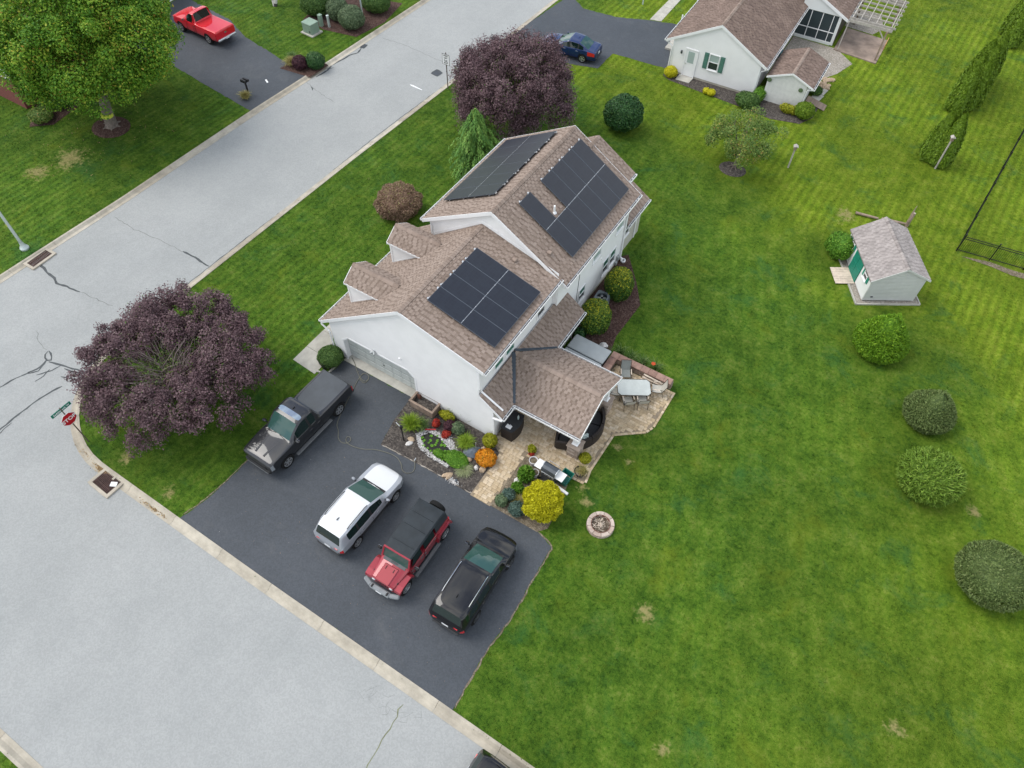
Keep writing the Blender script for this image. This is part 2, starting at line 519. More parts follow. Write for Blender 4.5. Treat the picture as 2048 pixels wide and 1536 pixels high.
def sheet(name, poly, z, mat, kind='structure', parent=None):
    b = MB(); b.poly([(p[0], p[1], z) for p in (poly if area2(poly) > 0 else poly[::-1])])
    o = b.build(name, mat, parent)
    if kind: o['kind'] = kind
    return o
def area2(p): return sum(p[i][0] * p[(i + 1) % len(p)][1] - p[(i + 1) % len(p)][0] * p[i][1] for i in range(len(p)))
def arc(cx, cy, r, a0, a1, n=10):
    return [(cx + r * math.cos(R(a0 + (a1 - a0) * i / n)), cy + r * math.sin(R(a0 + (a1 - a0) * i / n))) for i in range(n + 1)]

# ------------------------------------------------------------------ ground, road, kerbs
sheet('ground', [(-400, -300), (400, -300), (400, 400), (-400, 400)], -0.3, M['lawn'])
near_line = [(-30.4, 110), (-31.1, 57.0), (-31.42, 41.0), (-31.78, 30.0), (-32.04, 15.0)] + arc(-26.2, 10.0, 5.87, 180, 270, 12) + [(-15.6, 4.03), (-4.4, 4.03), (90, 3.9)]
far_line = [(-42.2, -60), (-41.40, 9.5), (-40.98, 18.5), (-40.80, 30.3), (-40.47, 38.0), (-40.15, 48.8), (-38.6, 110)]
low_line = [(90, -5.75), (-17.4, -5.66)] + [(-24.0, -5.66)] + arc(-26.2, -11.5, 5.84, 90, 180, 10) + [(-32.1, -60)]
def offset(line, d):
    out = []
    for i, p in enumerate(line):
        a = Vector(line[max(0, i - 1)]); b = Vector(line[min(len(line) - 1, i + 1)])
        t = (b - a).normalized(); n = Vector((-t.y, t.x))
        out.append((p[0] + n.x * d, p[1] + n.y * d))
    return out
road_poly = [(-43.5, -62), (-31.9, -62), (-31.9, -11.5), (-30.2, -7.2), (-26, -5.9), (92, -6.0), (92, 4.6), (-26.2, 4.6), (-31.4, 10), (-29.8, 112), (-41.0, 112)]
road = sheet('road', road_poly, -0.12, M['road'])
DEPTH = 0.47
yard = offset(near_line, DEPTH - 0.03)                # near_line runs south then east: its left side is our lot
lawn_a = sheet('lawn', yard + [(90, 110)], 0.0, M['lawn'])
lawn_b = sheet('lawn', offset(far_line, DEPTH - 0.03) + [(-200, 110), (-200, -60)], 0.0, M['lawn'])
lawn_c = sheet('lawn', offset(low_line, DEPTH - 0.03) + [(90, -60)], 0.0, M['lawn'])
def resample(line, step):
    pts = [Vector(p) for p in line]; out = [pts[0]]; acc = 0
    d = [0]
    for i in range(1, len(pts)): d.append(d[-1] + (pts[i] - pts[i - 1]).length)
    n = max(1, round(d[-1] / step)); res = []
    for k in range(n + 1):
        s_ = d[-1] * k / n; j = 0
        while j < len(d) - 2 and d[j + 1] < s_: j += 1
        t = (s_ - d[j]) / (d[j + 1] - d[j] + 1e-9)
        res.append(pts[j].lerp(pts[j + 1], t))
    return res
KPROF = [(-0.02, -0.30), (-0.02, -0.105), (0.10, -0.112), (0.20, -0.100), (0.30, -0.02), (0.35, 0.022), (DEPTH, 0.028), (DEPTH, -0.30)]
def kerb(line, seg, lo, hi):
    k = thing('kerb', None, None, (line[0][0], line[0][1], 0), kind='structure')
    pts = resample(line, seg / 4)
    n = len(pts)
    # a line may be long: only the stretch the frame can show is split into slabs
    i = 0
    while i + 4 < n + 3:
        j = min(i + 4, n - 1)
        if j <= i: break
        sub = pts[i:j + 1]
        b = MB(); rows = []
        b.cur = rnd(0, 1)
        for q, p in enumerate(sub):
            gi = i + q
            t = (pts[min(gi + 1, n - 1)] - pts[max(gi - 1, 0)]).normalized(); nn = Vector((-t.y, t.x))
            e = 0.008 if q == 0 else (-0.008 if q == len(sub) - 1 else 0)
            pp = p + t * e
            rows.append([(pp.x + nn.x * a, pp.y + nn.y * a, z) for a, z in KPROF])
        m = len(KPROF); vs = [v for r_ in rows for v in r_]; fs = []
        for r_ in range(len(rows) - 1):
            for c in range(m - 1):
                fs.append([r_ * m + c, (r_ + 1) * m + c, (r_ + 1) * m + c + 1, r_ * m + c + 1])
        fs += [list(range(m)), list(range((len(rows) - 1) * m, len(rows) * m))[::-1]]
        b.add(vs, fs)
        b.build('kerb_slab', M['kerb_t'], k, world=True)
        i = j
    return k
M['kerb_t'] = tinted('kerb_concrete_slab', [(0.0, (0.33, 0.295, 0.235)), (1.0, (0.43, 0.395, 0.325))], 0.88, 0.2, nscale=1.6, bmp=0.2)
kerb([p for p in near_line if p[1] < 75][0:0] + [(-30.75, 84)] + near_line[1:-1] + [(20, 4.0)], 3.05, 0, 0)
kerb([(-41.75, -20)] + far_line[1:-1] + [(-39.4, 75)], 3.05, 0, 0)
kerb([(20, -5.70)] + low_line[1:], 3.05, 0, 0)

# ------------------------------------------------------------------ sealed cracks, patches and paint on the road
def ribbon(name, pts, w, mat, z=-0.1155, parent=road, jitter=0.02, sub=0.25):
    line = resample(pts, sub)
    b = MB(); L = []; Rr = []
    n = len(line)
    for i, p in enumerate(line):
        t = (line[min(i + 1, n - 1)] - line[max(i - 1, 0)]).normalized(); nn = Vector((-t.y, t.x))
        ww = w * rnd(0.6, 1.25) * (0.45 if i in (0, n - 1) else 1) / 2
        j = rnd(-jitter, jitter) * 1.5
        L.append((p.x + nn.x * (ww + j), p.y + nn.y * (ww + j), z)); Rr.append((p.x - nn.x * (ww - j), p.y - nn.y * (ww - j), z))
    vs = L + Rr
    b.add(vs, [[i, i + n, i + 1 + n, i + 1] for i in range(n - 1)])
    return b.build(name, mat, parent)
zc = 0
def crack(pts, w=0.10): 
    global zc; zc += 1
    ribbon('crack_seal', pts, w, M['seal'], -0.1155 + 0.0006 * (zc % 7))
def hairline(pts, w=0.03):
    global zc; zc += 1
    ribbon('hairline_crack', pts, w, M['hair'], -0.1172 + 0.0001 * (zc % 9), jitter=0.04)
crack([(-41.07, 11.88), (-39.84, 11.62), (-39.16, 11.56), (-38.54, 11.32), (-38.03, 11.46), (-36.90, 11.61)], 0.14)
hairline([(-36.90, 11.61), (-35.77, 11.77), (-34.42, 11.90)])
hairline([(-40.49, 17.10), (-38.41, 17.00), (-36.82, 17.20), (-35.52, 17.24), (-34.44, 17.25)])
crack([(-34.44, 17.25), (-33.63, 17.31), (-33.26, 17.29), (-32.70, 17.24), (-32.12, 17.21)], 0.12)
crack([(-32.12, 14.98), (-32.02, 19.72), (-31.81, 25.68), (-31.83, 29.59), (-31.78, 33.52), (-31.44, 40.80)], 0.05)
crack([(-34.68, 7.76), (-34.06, 7.57), (-34.00, 7.36), (-34.21, 7.27), (-34.59, 7.40), (-34.68, 7.76)], 0.09)
crack([(-34.21, 7.27), (-34.07, 6.75), (-34.37, 6.19)], 0.16)
crack([(-34.13, 7.12), (-33.97, 6.49), (-34.29, 6.16)], 0.08)
crack([(-34.03, 7.26), (-33.34, 7.46), (-32.43, 7.72), (-31.81, 7.88)], 0.11)
crack([(-33.26, 7.47), (-33.39, 7.02), (-33.84, 6.33)], 0.08)
crack([(-33.53, 6.97), (-33.41, 6.41), (-33.52, 6.02)], 0.08)
crack([(-32.93, 7.40), (-32.51, 7.47), (-31.80, 7.80)], 0.09)
crack([(-32.64, 6.99), (-32.23, 7.09), (-31.48, 7.45)], 0.09)
crack([(-34.26, 6.26), (-34.61, 5.44), (-34.78, 4.66)], 0.1)
crack([(-32.38, 2.96), (-32.41, 4.29), (-32.38, 5.32), (-32.06, 6.60)], 0.11)
crack([(-32.17, 2.81), (-32.27, 3.32), (-32.24, 3.70)], 0.06)
hairline([(-36.44, 8.34), (-35.64, 7.86), (-34.81, 7.76)])
hairline([(-39.67, 43.73), (-37.21, 43.88), (-35.32, 43.69), (-33.46, 43.51)])
hairline([(-40.58, 35.44), (-38.71, 34.90), (-37.01, 34.53)])
crack([(-40.40, 36.38), (-40.26, 37.57), (-40.48, 38.36), (-40.23, 39.65), (-40.23, 40.27), (-39.89, 40.85), (-40.16, 41.57)], 0.13)
crack([(-40.46, 37.86), (-40.38, 37.65), (-40.11, 38.17)], 0.08)
crack([(-39.81, 35.14), (-39.47, 35.04), (-39.40, 34.85)], 0.1)
for px in ([(-40.38, 42.15), (-40.01, 42.21), (-39.92, 41.64), (-40.28, 41.58)], [(-33.20, 42.39), (-32.55, 42.22), (-32.59, 41.61), (-33.26, 41.67)]):
    sheet('utility_patch', px, -0.1149, M['drive'], None, road)
    cx = sum(p[0] for p in px) / 4; cy = sum(p[1] for p in px) / 4
    for a, b_ in zip(px, px[1:] + px[:1]):
        ribbon('patch_seal', [a, b_], 0.12, M['seal'], -0.1105, jitter=0)
ribbon('moss_crack', [(-7.11, 3.61), (-6.98, 2.98), (-7.04, 2.24), (-6.93, 1.47), (-6.78, 0.88)], 0.05, M['moss'], -0.1165, jitter=0.05)
for k in range(14):
    x0, y0 = rnd(-9.3, -6.3), rnd(3.2, 3.95)
    hairline([(x0, y0), (x0 + rnd(-.3, .3), y0 - rnd(.1, .3)), (x0 + rnd(-.5, .5), y0 - rnd(.2, .5))], 0.010)
for px in (((0.02, 0),), ):
    pass
ribbon('paint_dash', [(-33.71, 39.55), (-32.50, 39.46)], 0.13, M['white_paint'], -0.114, jitter=0)

# ------------------------------------------------------------------ driveways, paths, beds
drive_poly = [(-20.9, 4.45), (-20.62, 5.6), (-20.42, 7.2), (-20.42, 9.0), (-20.62, 12.0), (-20.80, 14.4), (-20.50, 15.3), (-20.50, 15.98), (-15.55, 15.98), (-15.75, 14.4), (-15.5, 13.1), (-12.66, 13.1), (-8.9, 13.1), (-6.40, 13.02), (-5.37, 12.70), (-5.30, 10.6), (-5.22, 8.8), (-5.35, 7.2), (-5.22, 4.45)]
def rough(poly, amp=.025, step=.3, skip=()):
    out = []; r_ = random.Random(5)
    for i, (a, c) in enumerate(zip(poly, poly[1:] + poly[:1])):
        pts = resample([a, c], step)[:-1]
        out.append((a[0], a[1])); out += [(p.x + r_.gauss(0, amp), p.y + r_.gauss(0, amp)) for p in pts[1:]]
    return out
sheet('driveway', rough(drive_poly), 0.012, M['drive'])
ribbon('bare_edge', [(-5.20, 4.6), (-5.33, 7.2), (-5.18, 8.9), (-5.28, 10.7), (-5.33, 12.75), (-6.35, 13.05)], .07, M['soil'], .014, lawn_a, .022, .2)
ribbon('bare_edge', [(-20.93, 4.75), (-20.66, 5.6), (-20.47, 7.2), (-20.46, 9.0)], .06, M['soil'], .014, lawn_a, .02, .2)
ribbon('bare_edge', [(-8.9, 13.02), (-12.6, 13.0), (-15.35, 12.85)], .07, M['gravel_fine'], .021, lawn_a, .03, .2)
nb_drive = [(-31.0, 49.4), (-30.2, 58.4), (-28.1, 56.9), (-25.0, 57.2), (-22.4, 58.3), (-20.5, 58.9), (-17.9, 58.9), (-17.9, 52.3), (-22.6, 51.9), (-22.6, 49.3), (-26, 48.3)]
sheet('driveway', rough(nb_drive), 0.012, M['drive'])
red_drive = [(-41.16, 30.2), (-40.95, 35.9), (-45.3, 36.85), (-48.9, 37.5), (-52.0, 38.8), (-58.2, 39.5), (-58.2, 31.8), (-51.2, 31.4)]
sheet('driveway', rough(red_drive[1:] + red_drive[:1]), 0.012, M['drive'])
sheet('paint_patch', [(-43.23, 33.79), (-43.18, 33.91), (-42.77, 33.69), (-42.81, 33.57)], 0.018, M['white_paint'], None, lawn_b)
# concrete front path in slabs
fp = thing('front_path', None, None, (-22.0, 15.5, 0), kind='structure')
def slab(poly, z1, name='path_slab', parent=fp, mat='slab_t'):
    b = MB(); b.cur = rnd(0, 1); b.prism(poly, -0.05, z1); return b.build(name, M[mat], parent, world=True)
M['slab_t'] = tinted('path_concrete_slab', [(0.0, (0.36, 0.345, 0.30)), (1.0, (0.44, 0.425, 0.375))], 0.88, 0.2, nscale=1.3, bmp=0.15)
slab([(-22.86, 14.52), (-21.22, 14.40), (-21.22, 15.58), (-22.86, 15.62)], 0.03)
slab([(-22.86, 15.64), (-21.80, 15.61), (-21.80, 16.98), (-22.86, 17.0)], 0.035)
for k in range(5):
    slab([(-22.86, 17.02 + 1.35 * k), (-21.80, 17.0 + 1.35 * k), (-21.80, 18.33 + 1.35 * k), (-22.86, 18.35 + 1.35 * k)], 0.03)
slab([(-15.55, 16.0), (-15.55, 16.5), (-20.5, 16.5), (-20.5, 16.0)], 0.028, 'garage_sill')
b = MB()
b.beam((-20.62, 14.75, 0.02), (-20.58, 15.95, 0.05), 0.09, 0.12); b.beam((-21.2, 14.62, 0.02), (-20.66, 14.72, 0.04), 0.09, 0.10)
b.build('edging_stone', M['slab'], fp, world=True)
np_path = thing('house_path', None, None, (-22, 60, 0), kind='structure')
slab([(-22.45, 58.4), (-21.5, 58.65), (-21.6, 61.1), (-22.5, 61.0)], 0.03, parent=np_path)
slab([(-22.5, 61.03), (-21.6, 61.13), (-21.7, 64.5), (-22.5, 64.5)], 0.03, parent=np_path)
# planting beds
def bed(poly, mat, z=0.02, name='garden_bed', crown=0.05):
    b = MB(); pts = poly if area2(poly) > 0 else poly[::-1]
    n = len(pts); cx = sum(p[0] for p in pts) / n; cy = sum(p[1] for p in pts) / n
    ring2 = [(p[0] + (cx - p[0]) * .12, p[1] + (cy - p[1]) * .12) for p in pts]
    vs = [(p[0], p[1], 0.016) for p in pts] + [(p[0], p[1], z + crown * .6) for p in ring2]
    fs = [[i, (i + 1) % n, (i + 1) % n + n, i + n] for i in range(n)] + [list(range(n, 2 * n))]
    b.add(vs, fs)
    o = b.build(name, mat); o['kind'] = 'structure'; return o
front_bed = [(-15.45, 12.80), (-15.80, 14.4), (-15.9, 15.9), (-14.0, 16.19), (-10.85, 16.19), (-10.05, 15.72), (-10.04, 12.95), (-12.66, 12.93)]
bed(front_bed, M['mulch'], 0.02, crown=0.02)
side_bed = [(-8.95, 12.96), (-8.95, 16.32), (-8.3, 16.4), (-7.2, 16.45), (-6.35, 15.9), (-6.1, 14.6), (-6.0, 13.4), (-6.35, 12.98)]
bed(side_bed, M['soil'], 0.02, crown=0.02)
bed([(-21.78, 15.65), (-20.62, 15.0), (-20.55, 16.19), (-21.10, 16.25), (-21.15, 20.0), (-21.78, 20.0)], M['mulch'], 0.02, crown=0.02)
bed([(-11.4, 24.3), (-11.4, 31.5), (-11.1, 31.9), (-9.6, 30.0), (-8.6, 28.5), (-8.7, 25.6), (-8.4, 24.3), (-10.8, 24.1)], M['bark'], 0.02, crown=0.02)
bed([(-48.15 + 1.45 * math.cos(t * .3491), 23.35 + 1.25 * math.sin(t * .3491)) for t in range(18)], M['bark'], 0.05, 'tree_bed')
bed([(-8.85 + .95 * math.cos(t * .3491), 43.3 + .8 * math.sin(t * .3491)) for t in range(18)], M['mulch'], 0.04, 'tree_bed')
bed([(-17.9, 51.3), (-17.2, 50.9), (-14.5, 50.75), (-11.1, 50.55), (-8.75, 50.35), (-6.7, 50.95), (-6.15, 52.2), (-6.2, 53.9), (-7.3, 53.6), (-10.5, 52.35), (-17.75, 52.05)], M['mulch'], 0.03, crown=0.02)
bed([(-43.4, 35.6), (-40.6, 35.95), (-40.5, 38.0), (-41.6, 38.3), (-43.2, 37.4)], M['bark'], 0.03)
bed([(-46.9, 42.2), (-44.4, 41.9), (-41.4, 42.5), (-40.9, 45.6), (-41.6, 49.0), (-45.2, 48.0), (-47.6, 45.0)], M['bark'], 0.03)
bed([(-55.0, 22.2), (-53.0, 20.2), (-51.8, 21.3), (-52.3, 24.6), (-53.7, 27.4), (-54.9, 27.4)], M['bark'], 0.03)
bed([(-46.65 + .75 * math.cos(t * .3491), 46.8 + .6 * math.sin(t * .3491)) for t in range(18)], M['bark'], 0.05, 'tree_bed')

# ------------------------------------------------------------------ building materials
M['siding'] = plain('white_siding', (0.80, 0.795, 0.785), 0.55, 0.03, 1.2, spec=0.3)
M['trim'] = plain('white_trim', (0.82, 0.82, 0.82), 0.45, 0.03, 2.0)
M['found'] = plain('beige_foundation', (0.48, 0.44, 0.36), 0.85, 0.1, 2.0)
SH = [(0.0, (0.125, 0.092, 0.073)), (0.35, (0.195, 0.149, 0.120)), (0.7, (0.270, 0.213, 0.177)), (1.0, (0.305, 0.245, 0.207))]
M['shingle'] = tinted('brown_shingle', SH, 0.92, 0.15)
M['roofbase'] = plain('brown_shingle_base', (0.16, 0.125, 0.105), 0.95, 0.16, 5.0, spec=0.1)
M['shingle_cap'] = tinted('ridge_cap_shingle', [(0.0, (0.225, 0.172, 0.14)), (1.0, (0.305, 0.24, 0.20))], 0.92, 0.15)
M['flash'] = plain('slate_grey_flashing', (0.05, 0.065, 0.082), 0.45, 0.1, 3.0)
M['soffit'] = plain('white_soffit', (0.7, 0.7, 0.69), 0.6, 0.03, 2.0)
def glass_mat(name, col, rough=0.04):
    m, nt, b = new_mat(name)
    b.inputs['Base Color'].default_value = c4(col)
    b.inputs['Roughness'].default_value = rough
    b.inputs['Specular IOR Level'].default_value = 0.6
    return m
M['pane_green'] = glass_mat('green_pane', (0.03, 0.15, 0.105), 0.06)  # plain green base colour for the pane
M['pane_dark'] = glass_mat('dark_pane', (0.03, 0.04, 0.042), 0.05)
M['pane_pale'] = glass_mat('pale_curtained_pane', (0.36, 0.44, 0.42), 0.08)
M['shutter'] = plain('green_shutter', (0.075, 0.185, 0.145), 0.6, 0.08, 4.0)
M['metal_dark'] = plain('dark_metal', (0.03, 0.032, 0.035), 0.45, 0.1, 3.0, metal=0.3)
M['grey_metal'] = plain('galvanised_metal', (0.42, 0.44, 0.44), 0.4, 0.12, 3.0, metal=0.6)
M['gutter_dark'] = plain('dark_gutter_bed', (0.05, 0.05, 0.05), 0.8, 0.2, 4.0)  # dark strip along the gutter floor

def shingles(name, parent, planes, mat=None, expo=0.145, wmin=0.15, wmax=0.26, lift=0.016, seed=1, world=True):
    """courses of raised tabs laid on sloped roof faces. planes: (eave_start, eave_dir, slope_dir, [uv polygon])"""
    rg = random.Random(seed)
    b = MB()
    for p0, ud, sd, poly in planes:
        p0 = Vector(p0); u = Vector(ud).normalized(); s = Vector(sd).normalized(); n = u.cross(s)
        if n.z < 0: n = -n
        us = [q[0] for q in poly]; vs_ = [q[1] for q in poly]
        def span(v):
            xs = []
            for i in range(len(poly)):
                a, c = poly[i], poly[(i + 1) % len(poly)]
                if (a[1] > v) != (c[1] > v): xs.append(a[0] + (c[0] - a[0]) * (v - a[1]) / (c[1] - a[1]))
            return (min(xs), max(xs)) if len(xs) >= 2 else None
        v = min(vs_)
        while v < max(vs_) - 0.03:
            h = min(expo, max(vs_) - v)
            sp = span(v + h * 0.5)
            if sp:
                a, e = sp; x = a
                up = rg.random() < .5
                while x < e - 0.02:
                    up = not up
                    w = min(rg.uniform(wmin, wmax) * (1 if up else .45), e - x)
                    z = lift if up else lift * 0.4
                    b.cur = min(1, max(0, rg.gauss(0.64, 0.10) if up else rg.gauss(0.33, 0.10)))
                    g = 0.004
                    A = p0 + u * (x + g) + s * v + n * z; B = p0 + u * (x + w - g) + s * v + n * z
                    Cc = p0 + u * (x + w - g) + s * (v + h) + n * 0.003; D = p0 + u * (x + g) + s * (v + h) + n * 0.003
                    A0 = A - n * z; B0 = B - n * z
                    b.add([A, B, Cc, D, A0, B0], [[0, 1, 2, 3], [4, 5, 1, 0], [4, 0, 3], [5, 2, 1]])
                    x += w
            v += expo
    return b.build(name, mat or M['shingle'], parent, world=world, kind='stuff')
def ridge_cap(parent, a, b_, s1, s2, w=0.17, step=0.16, seed=3, name='ridge_cap', world=True, mat='shingle_cap'):
    """overlapping cap shingles along a ridge; s1, s2 are the unit downhill directions of the two slopes"""
    rg = random.Random(seed)
    a = Vector(a); d = Vector(b_) - a; L = d.length; d.normalize()
    s1, s2 = Vector(s1).normalized(), Vector(s2).normalized(); up = Vector((0, 0, 1))
    b = MB(); n = int(L / step)
    for i in range(n):
        b.cur = rg.random()
        p = a + d * (i * step); q = p + d * (step * 1.02)
        z1, z2 = 0.045, 0.028
        b.add([p + s1 * w + up * z1, p + up * (z1 + .012), p + s2 * w + up * z1, q + s1 * w + up * z2, q + up * (z2 + .012), q + s2 * w + up * z2,
               p + s1 * w + up * 0.01, p + up * 0.015, p + s2 * w + up * 0.01],
              [[0, 1, 4, 3], [1, 2, 5, 4], [6, 7, 1, 0], [7, 8, 2, 1], [0, 3, 6], [2, 8, 5]])
    return b.build(name, M[mat], parent, world=world, kind='stuff')
def roof_slab(pts, th=0.14):
    """roof board: polygon (upper surface) extruded straight down"""
    b = MB(); b.extrude(pts, (0, 0, -th)); return b
def window_part(parent, o, ax, nrm, w, h, split=True, pane='pane_green', pane2=None, name='window', sill=True, world=True, fw=0.06):
    """proud window: o centre on the wall, ax along the wall, nrm outward"""
    o = Vector(o); ax = Vector(ax).normalized(); nrm = Vector(nrm).normalized(); up = Vector((0, 0, 1))
    f = MB()
    for sx in (-1, 1):
        c = o + ax * (sx * (w / 2 + fw / 2)) + nrm * 0.025
        f.beam(c - up * (h / 2 + fw), c + up * (h / 2 + fw), 0.06, fw, up=ax)
    for sz in (-1, 1):
        c = o + up * (sz * (h / 2 + fw / 2)) + nrm * 0.025
        f.beam(c - ax * (w / 2), c + ax * (w / 2), 0.06, fw)
    if split:
        f.beam(o - ax * (w / 2) + nrm * 0.022, o + ax * (w / 2) + nrm * 0.022, 0.05, 0.045)
    fr = f.build(name, M['trim'], parent, world=world)
    if split:
        for k, pm in ((1, pane), (-1, pane2 or pane)):
            g = MB(); c = o + up * (k * h / 4) + nrm * (0.012 if k > 0 else 0.006)
            g.beam(c - ax * (w / 2), c + ax * (w / 2), 0.012, h / 2 - 0.03)
            gp = g.build('pane', M[pm], fr, world=world)
    else:
        g = MB(); c = o + nrm * 0.008
        g.beam(c - ax * (w / 2), c + ax * (w / 2), 0.012, h)
        g.build('pane', M[pane], fr, world=world)
    if sill:
        s_ = MB(); c = o - up * (h / 2 + fw + 0.02) + nrm * 0.05
        s_.beam(c - ax * (w / 2 + fw + .02), c + ax * (w / 2 + fw + .02), 0.10, 0.04)
        s_.build('sill', M['trim'], fr, world=world)
    return fr
def gutter(parent, a, b_, out, name='gutter', straps=0.9, world=True, w=0.12):
    """open box gutter with straps; a,b along the outer eave, out = outward horizontal direction"""
    a, b_, out = Vector(a), Vector(b_), Vector(out).normalized()
    up = Vector((0, 0, 1)); m = MB()
    m.beam(a + out * w, b_ + out * w, 0.02, 0.11)
    m.beam(a + out * 0.008, b_ + out * 0.008, 0.016, 0.10)
    m.beam(a + out * (w / 2 + .004) - up * 0.05, b_ + out * (w / 2 + .004) - up * 0.05, w - 0.03, 0.012)
    d = (b_ - a); L = d.length; d.normalize()
    for e in (a, b_):
        m.beam(e + out * 0.017, e + out * (w - .012), 0.012, 0.10)
    k = 0.3
    while k < L:
        p = a + d * k + up * 0.045
        m.beam(p - out * 0.04, p + out * (w + .01), 0.022, 0.014); k += straps
    m.mi = 1
    m.beam(a + d * .02 + out * (w / 2 + .004) - up * 0.038, b_ - d * .02 + out * (w / 2 + .004) - up * 0.038, w - 0.045, 0.008)
    return m.build(name, [M['trim'], M['gutter_dark']], parent, world=world)
def downspout(parent, path, name='downspout', world=True, w=0.085, h=0.065):
    m = MB()
    for a, b_ in zip(path, path[1:]):
        m.beam(a, b_, w, h, bev=0.01)
    return m.build(name, M['trim'], parent, world=world)

# ------------------------------------------------------------------ the main house
HZ = (-15.96, 16.2)
house = thing('house', 'white two storey house with attached garage and brown shingle roofs carrying solar panels', 'house', (-15.4, 23.0, 0))
GP = (-15.96, 6.66)          # garage peak x,z
MLs, MRs = 0.7285, 0.277     # garage slopes
RG = 0.14                    # roof board thickness
def gz(x): return GP[1] - (GP[0] - x) * MLs if x < GP[0] else GP[1] - (x - GP[0]) * MRs
yf = 16.2
b = MB()
xl, xr = -21.1, -11.65
u = lambda x: gz(x) - RG - 0.01
# front wall pieces around the garage opening (0.35 m deep reveal)
D = (0, 0.36, 0)
ox0, ox1, oz, ch = -20.38, -15.62, 2.06, 0.42
b.extrude([(xl, yf, 0), (ox0, yf, 0), (ox0, yf, u(ox0)), (xl, yf, u(xl))], D)
b.extrude([(ox0, yf, oz), (ox1, yf, oz), (ox1, yf, u(ox1)), (GP[0], yf, u(GP[0])), (ox0, yf, u(ox0))], D)
b.extrude([(ox1, yf, 0), (xr, yf, 0), (xr, yf, u(xr)), (ox1, yf, u(ox1))], D)
b.extrude([(ox1 - ch, yf, oz), (ox1, yf, oz - ch), (ox1, yf, oz)], D)
b.extrude([(ox0, yf, oz - ch), (ox0 + ch, yf, oz), (ox0, yf, oz)], D)
# body behind
b.extrude([(xl, yf + .36, 0), (xr, yf + .36, 0), (xr, yf + .36, u(xr)), (GP[0], yf + .36, u(GP[0])), (xl, yf + .36, u(xl))], (0, 6.56, 0))
b.build('garage_wall', M['siding'], house, world=True)
# faint laps of the vinyl siding on the gable wall and the rear walls
def laps(parent, origin, ax, nrm, width_fn, z0, z1, step=0.105, mat=None, name='siding_lap', world=True):
    o, ax, nrm = Vector(origin), Vector(ax).normalized(), Vector(nrm).normalized(); up = Vector((0, 0, 1))
    m = MB(); z = z0
    while z < z1 - step * .5:
        for (a, c) in width_fn(z + step):
            if c - a > .05:
                A, B = o + ax * a + up * z, o + ax * c + up * z
                m.add([A + nrm * .012, B + nrm * .012, B + nrm * .002 + up * step, A + nrm * .002 + up * step, A + nrm * .0005, B + nrm * .0005],
                      [[0, 1, 2, 3], [4, 5, 1, 0]])
        z += step
    return m.build(name, mat or M['siding'], parent, world=world, kind='stuff')
def gable_span(z):
    # left and right limits on the garage gable at height z, minus the opening
    L = max(xl, GP[0] - (u(GP[0]) - z) / MLs); Rr = min(xr, GP[0] + (u(GP[0]) - z) / MRs)
    if z < oz + .12: return [(L, ox0 - .03 if z < oz - ch else ox0 + (z - oz + ch) - .05), (ox1 + .03 if z < oz - ch else ox1 - (z - oz + ch) + .05, Rr)]
    return [(L, Rr)]
laps(house, (0, yf, 0), (1, 0, 0), (0, -1, 0), gable_span, 0.15, 6.5)
# garage door with four rows of panels
gd = MB(); gd.box(((ox0 + ox1) / 2, yf + .33, oz / 2), (ox1 - ox0, 0.05, oz))
M['door'] = plain('pale_grey_door', (0.50, 0.53, 0.50), 0.5, 0.04, 1.5)
door = gd.build('garage_door', M['door'], house, world=True)
me = None
for r_ in range(4):
    for c in range(8):
        pw, ph = (ox1 - ox0) / 8, oz / 4
        cx, cz = ox0 + pw * (c + .5), ph * (r_ + .5)
        if me is None:
            p = MB(); p.box((0, 0, 0), (pw - .10, .03, ph - .11), bev=.012)
            o = p.build('door_panel', M['door'], door); me = o.data
        else: o = link_mesh('door_panel', me, door)
        o.location = Vector((cx, yf + .30, cz)) - Vector(house.location)
b = MB()
for r_ in range(1, 4):
    b.box(((ox0 + ox1) / 2, yf + .303, oz / 4 * r_), (ox1 - ox0 - .02, .008, .012))
b.build('section_joint', M['hair'], door, world=True)
b = MB(); b.box(((ox0 + ox1) / 2, yf + .296, .74), (.16, .02, .07), bev=.008); b.build('door_handle', M['metal_dark'], door, world=True)
b = MB()     # white casing round the opening
for a, c in (((ox0 - .0, yf - .012, 0), (ox0, yf - .012, oz - ch)), ((ox0, yf - .012, oz - ch), (ox0 + ch, yf - .012, oz)), ((ox0 + ch, yf - .012, oz), (ox1 - ch, yf - .012, oz)), ((ox1 - ch, yf - .012, oz), (ox1, yf - .012, oz - ch)), ((ox1, yf - .012, oz - ch), (ox1, yf - .012, 0))):
    b.beam(a, c, .026, .11, up=(0, 1, 0)) if False else b.beam(a, c, .10, .026, up=(0, -1, 0))
b.build('door_casing', M['trim'], house, world=True)
# garage roof boards, rake boards
y0g, y1g = 16.08, 23.11
xe0, xe1 = -21.62, -11.25
def gp(x, y): return (x, y, gz(x))
b = roof_slab([gp(xe0, y0g), gp(GP[0], y0g), gp(GP[0], y1g), gp(xe0, y1g)])
b.extrude([(xe0, y1g, gz(xe0)), (-19.32, y1g, gz(-19.32)), (-19.32, 24.6, gz(-19.32)), (xe0, 24.6, gz(xe0))], (0, 0, -RG))
b.extrude([gp(GP[0], y0g), gp(xe1, y0g), gp(xe1, y1g), gp(GP[0], y1g)], (0, 0, -RG))
groof = b.build('garage_roof', M['roofbase'], house, world=True)
sl = Vector((1, 0, MLs)).normalized(); sr = Vector((-1, 0, MRs)).normalized()
Ls = (GP[0] - xe0) * math.sqrt(1 + MLs ** 2); Rs = (xe1 - GP[0]) * math.sqrt(1 + MRs ** 2)
Lc = (-19.32 - xe0) * math.sqrt(1 + MLs ** 2)
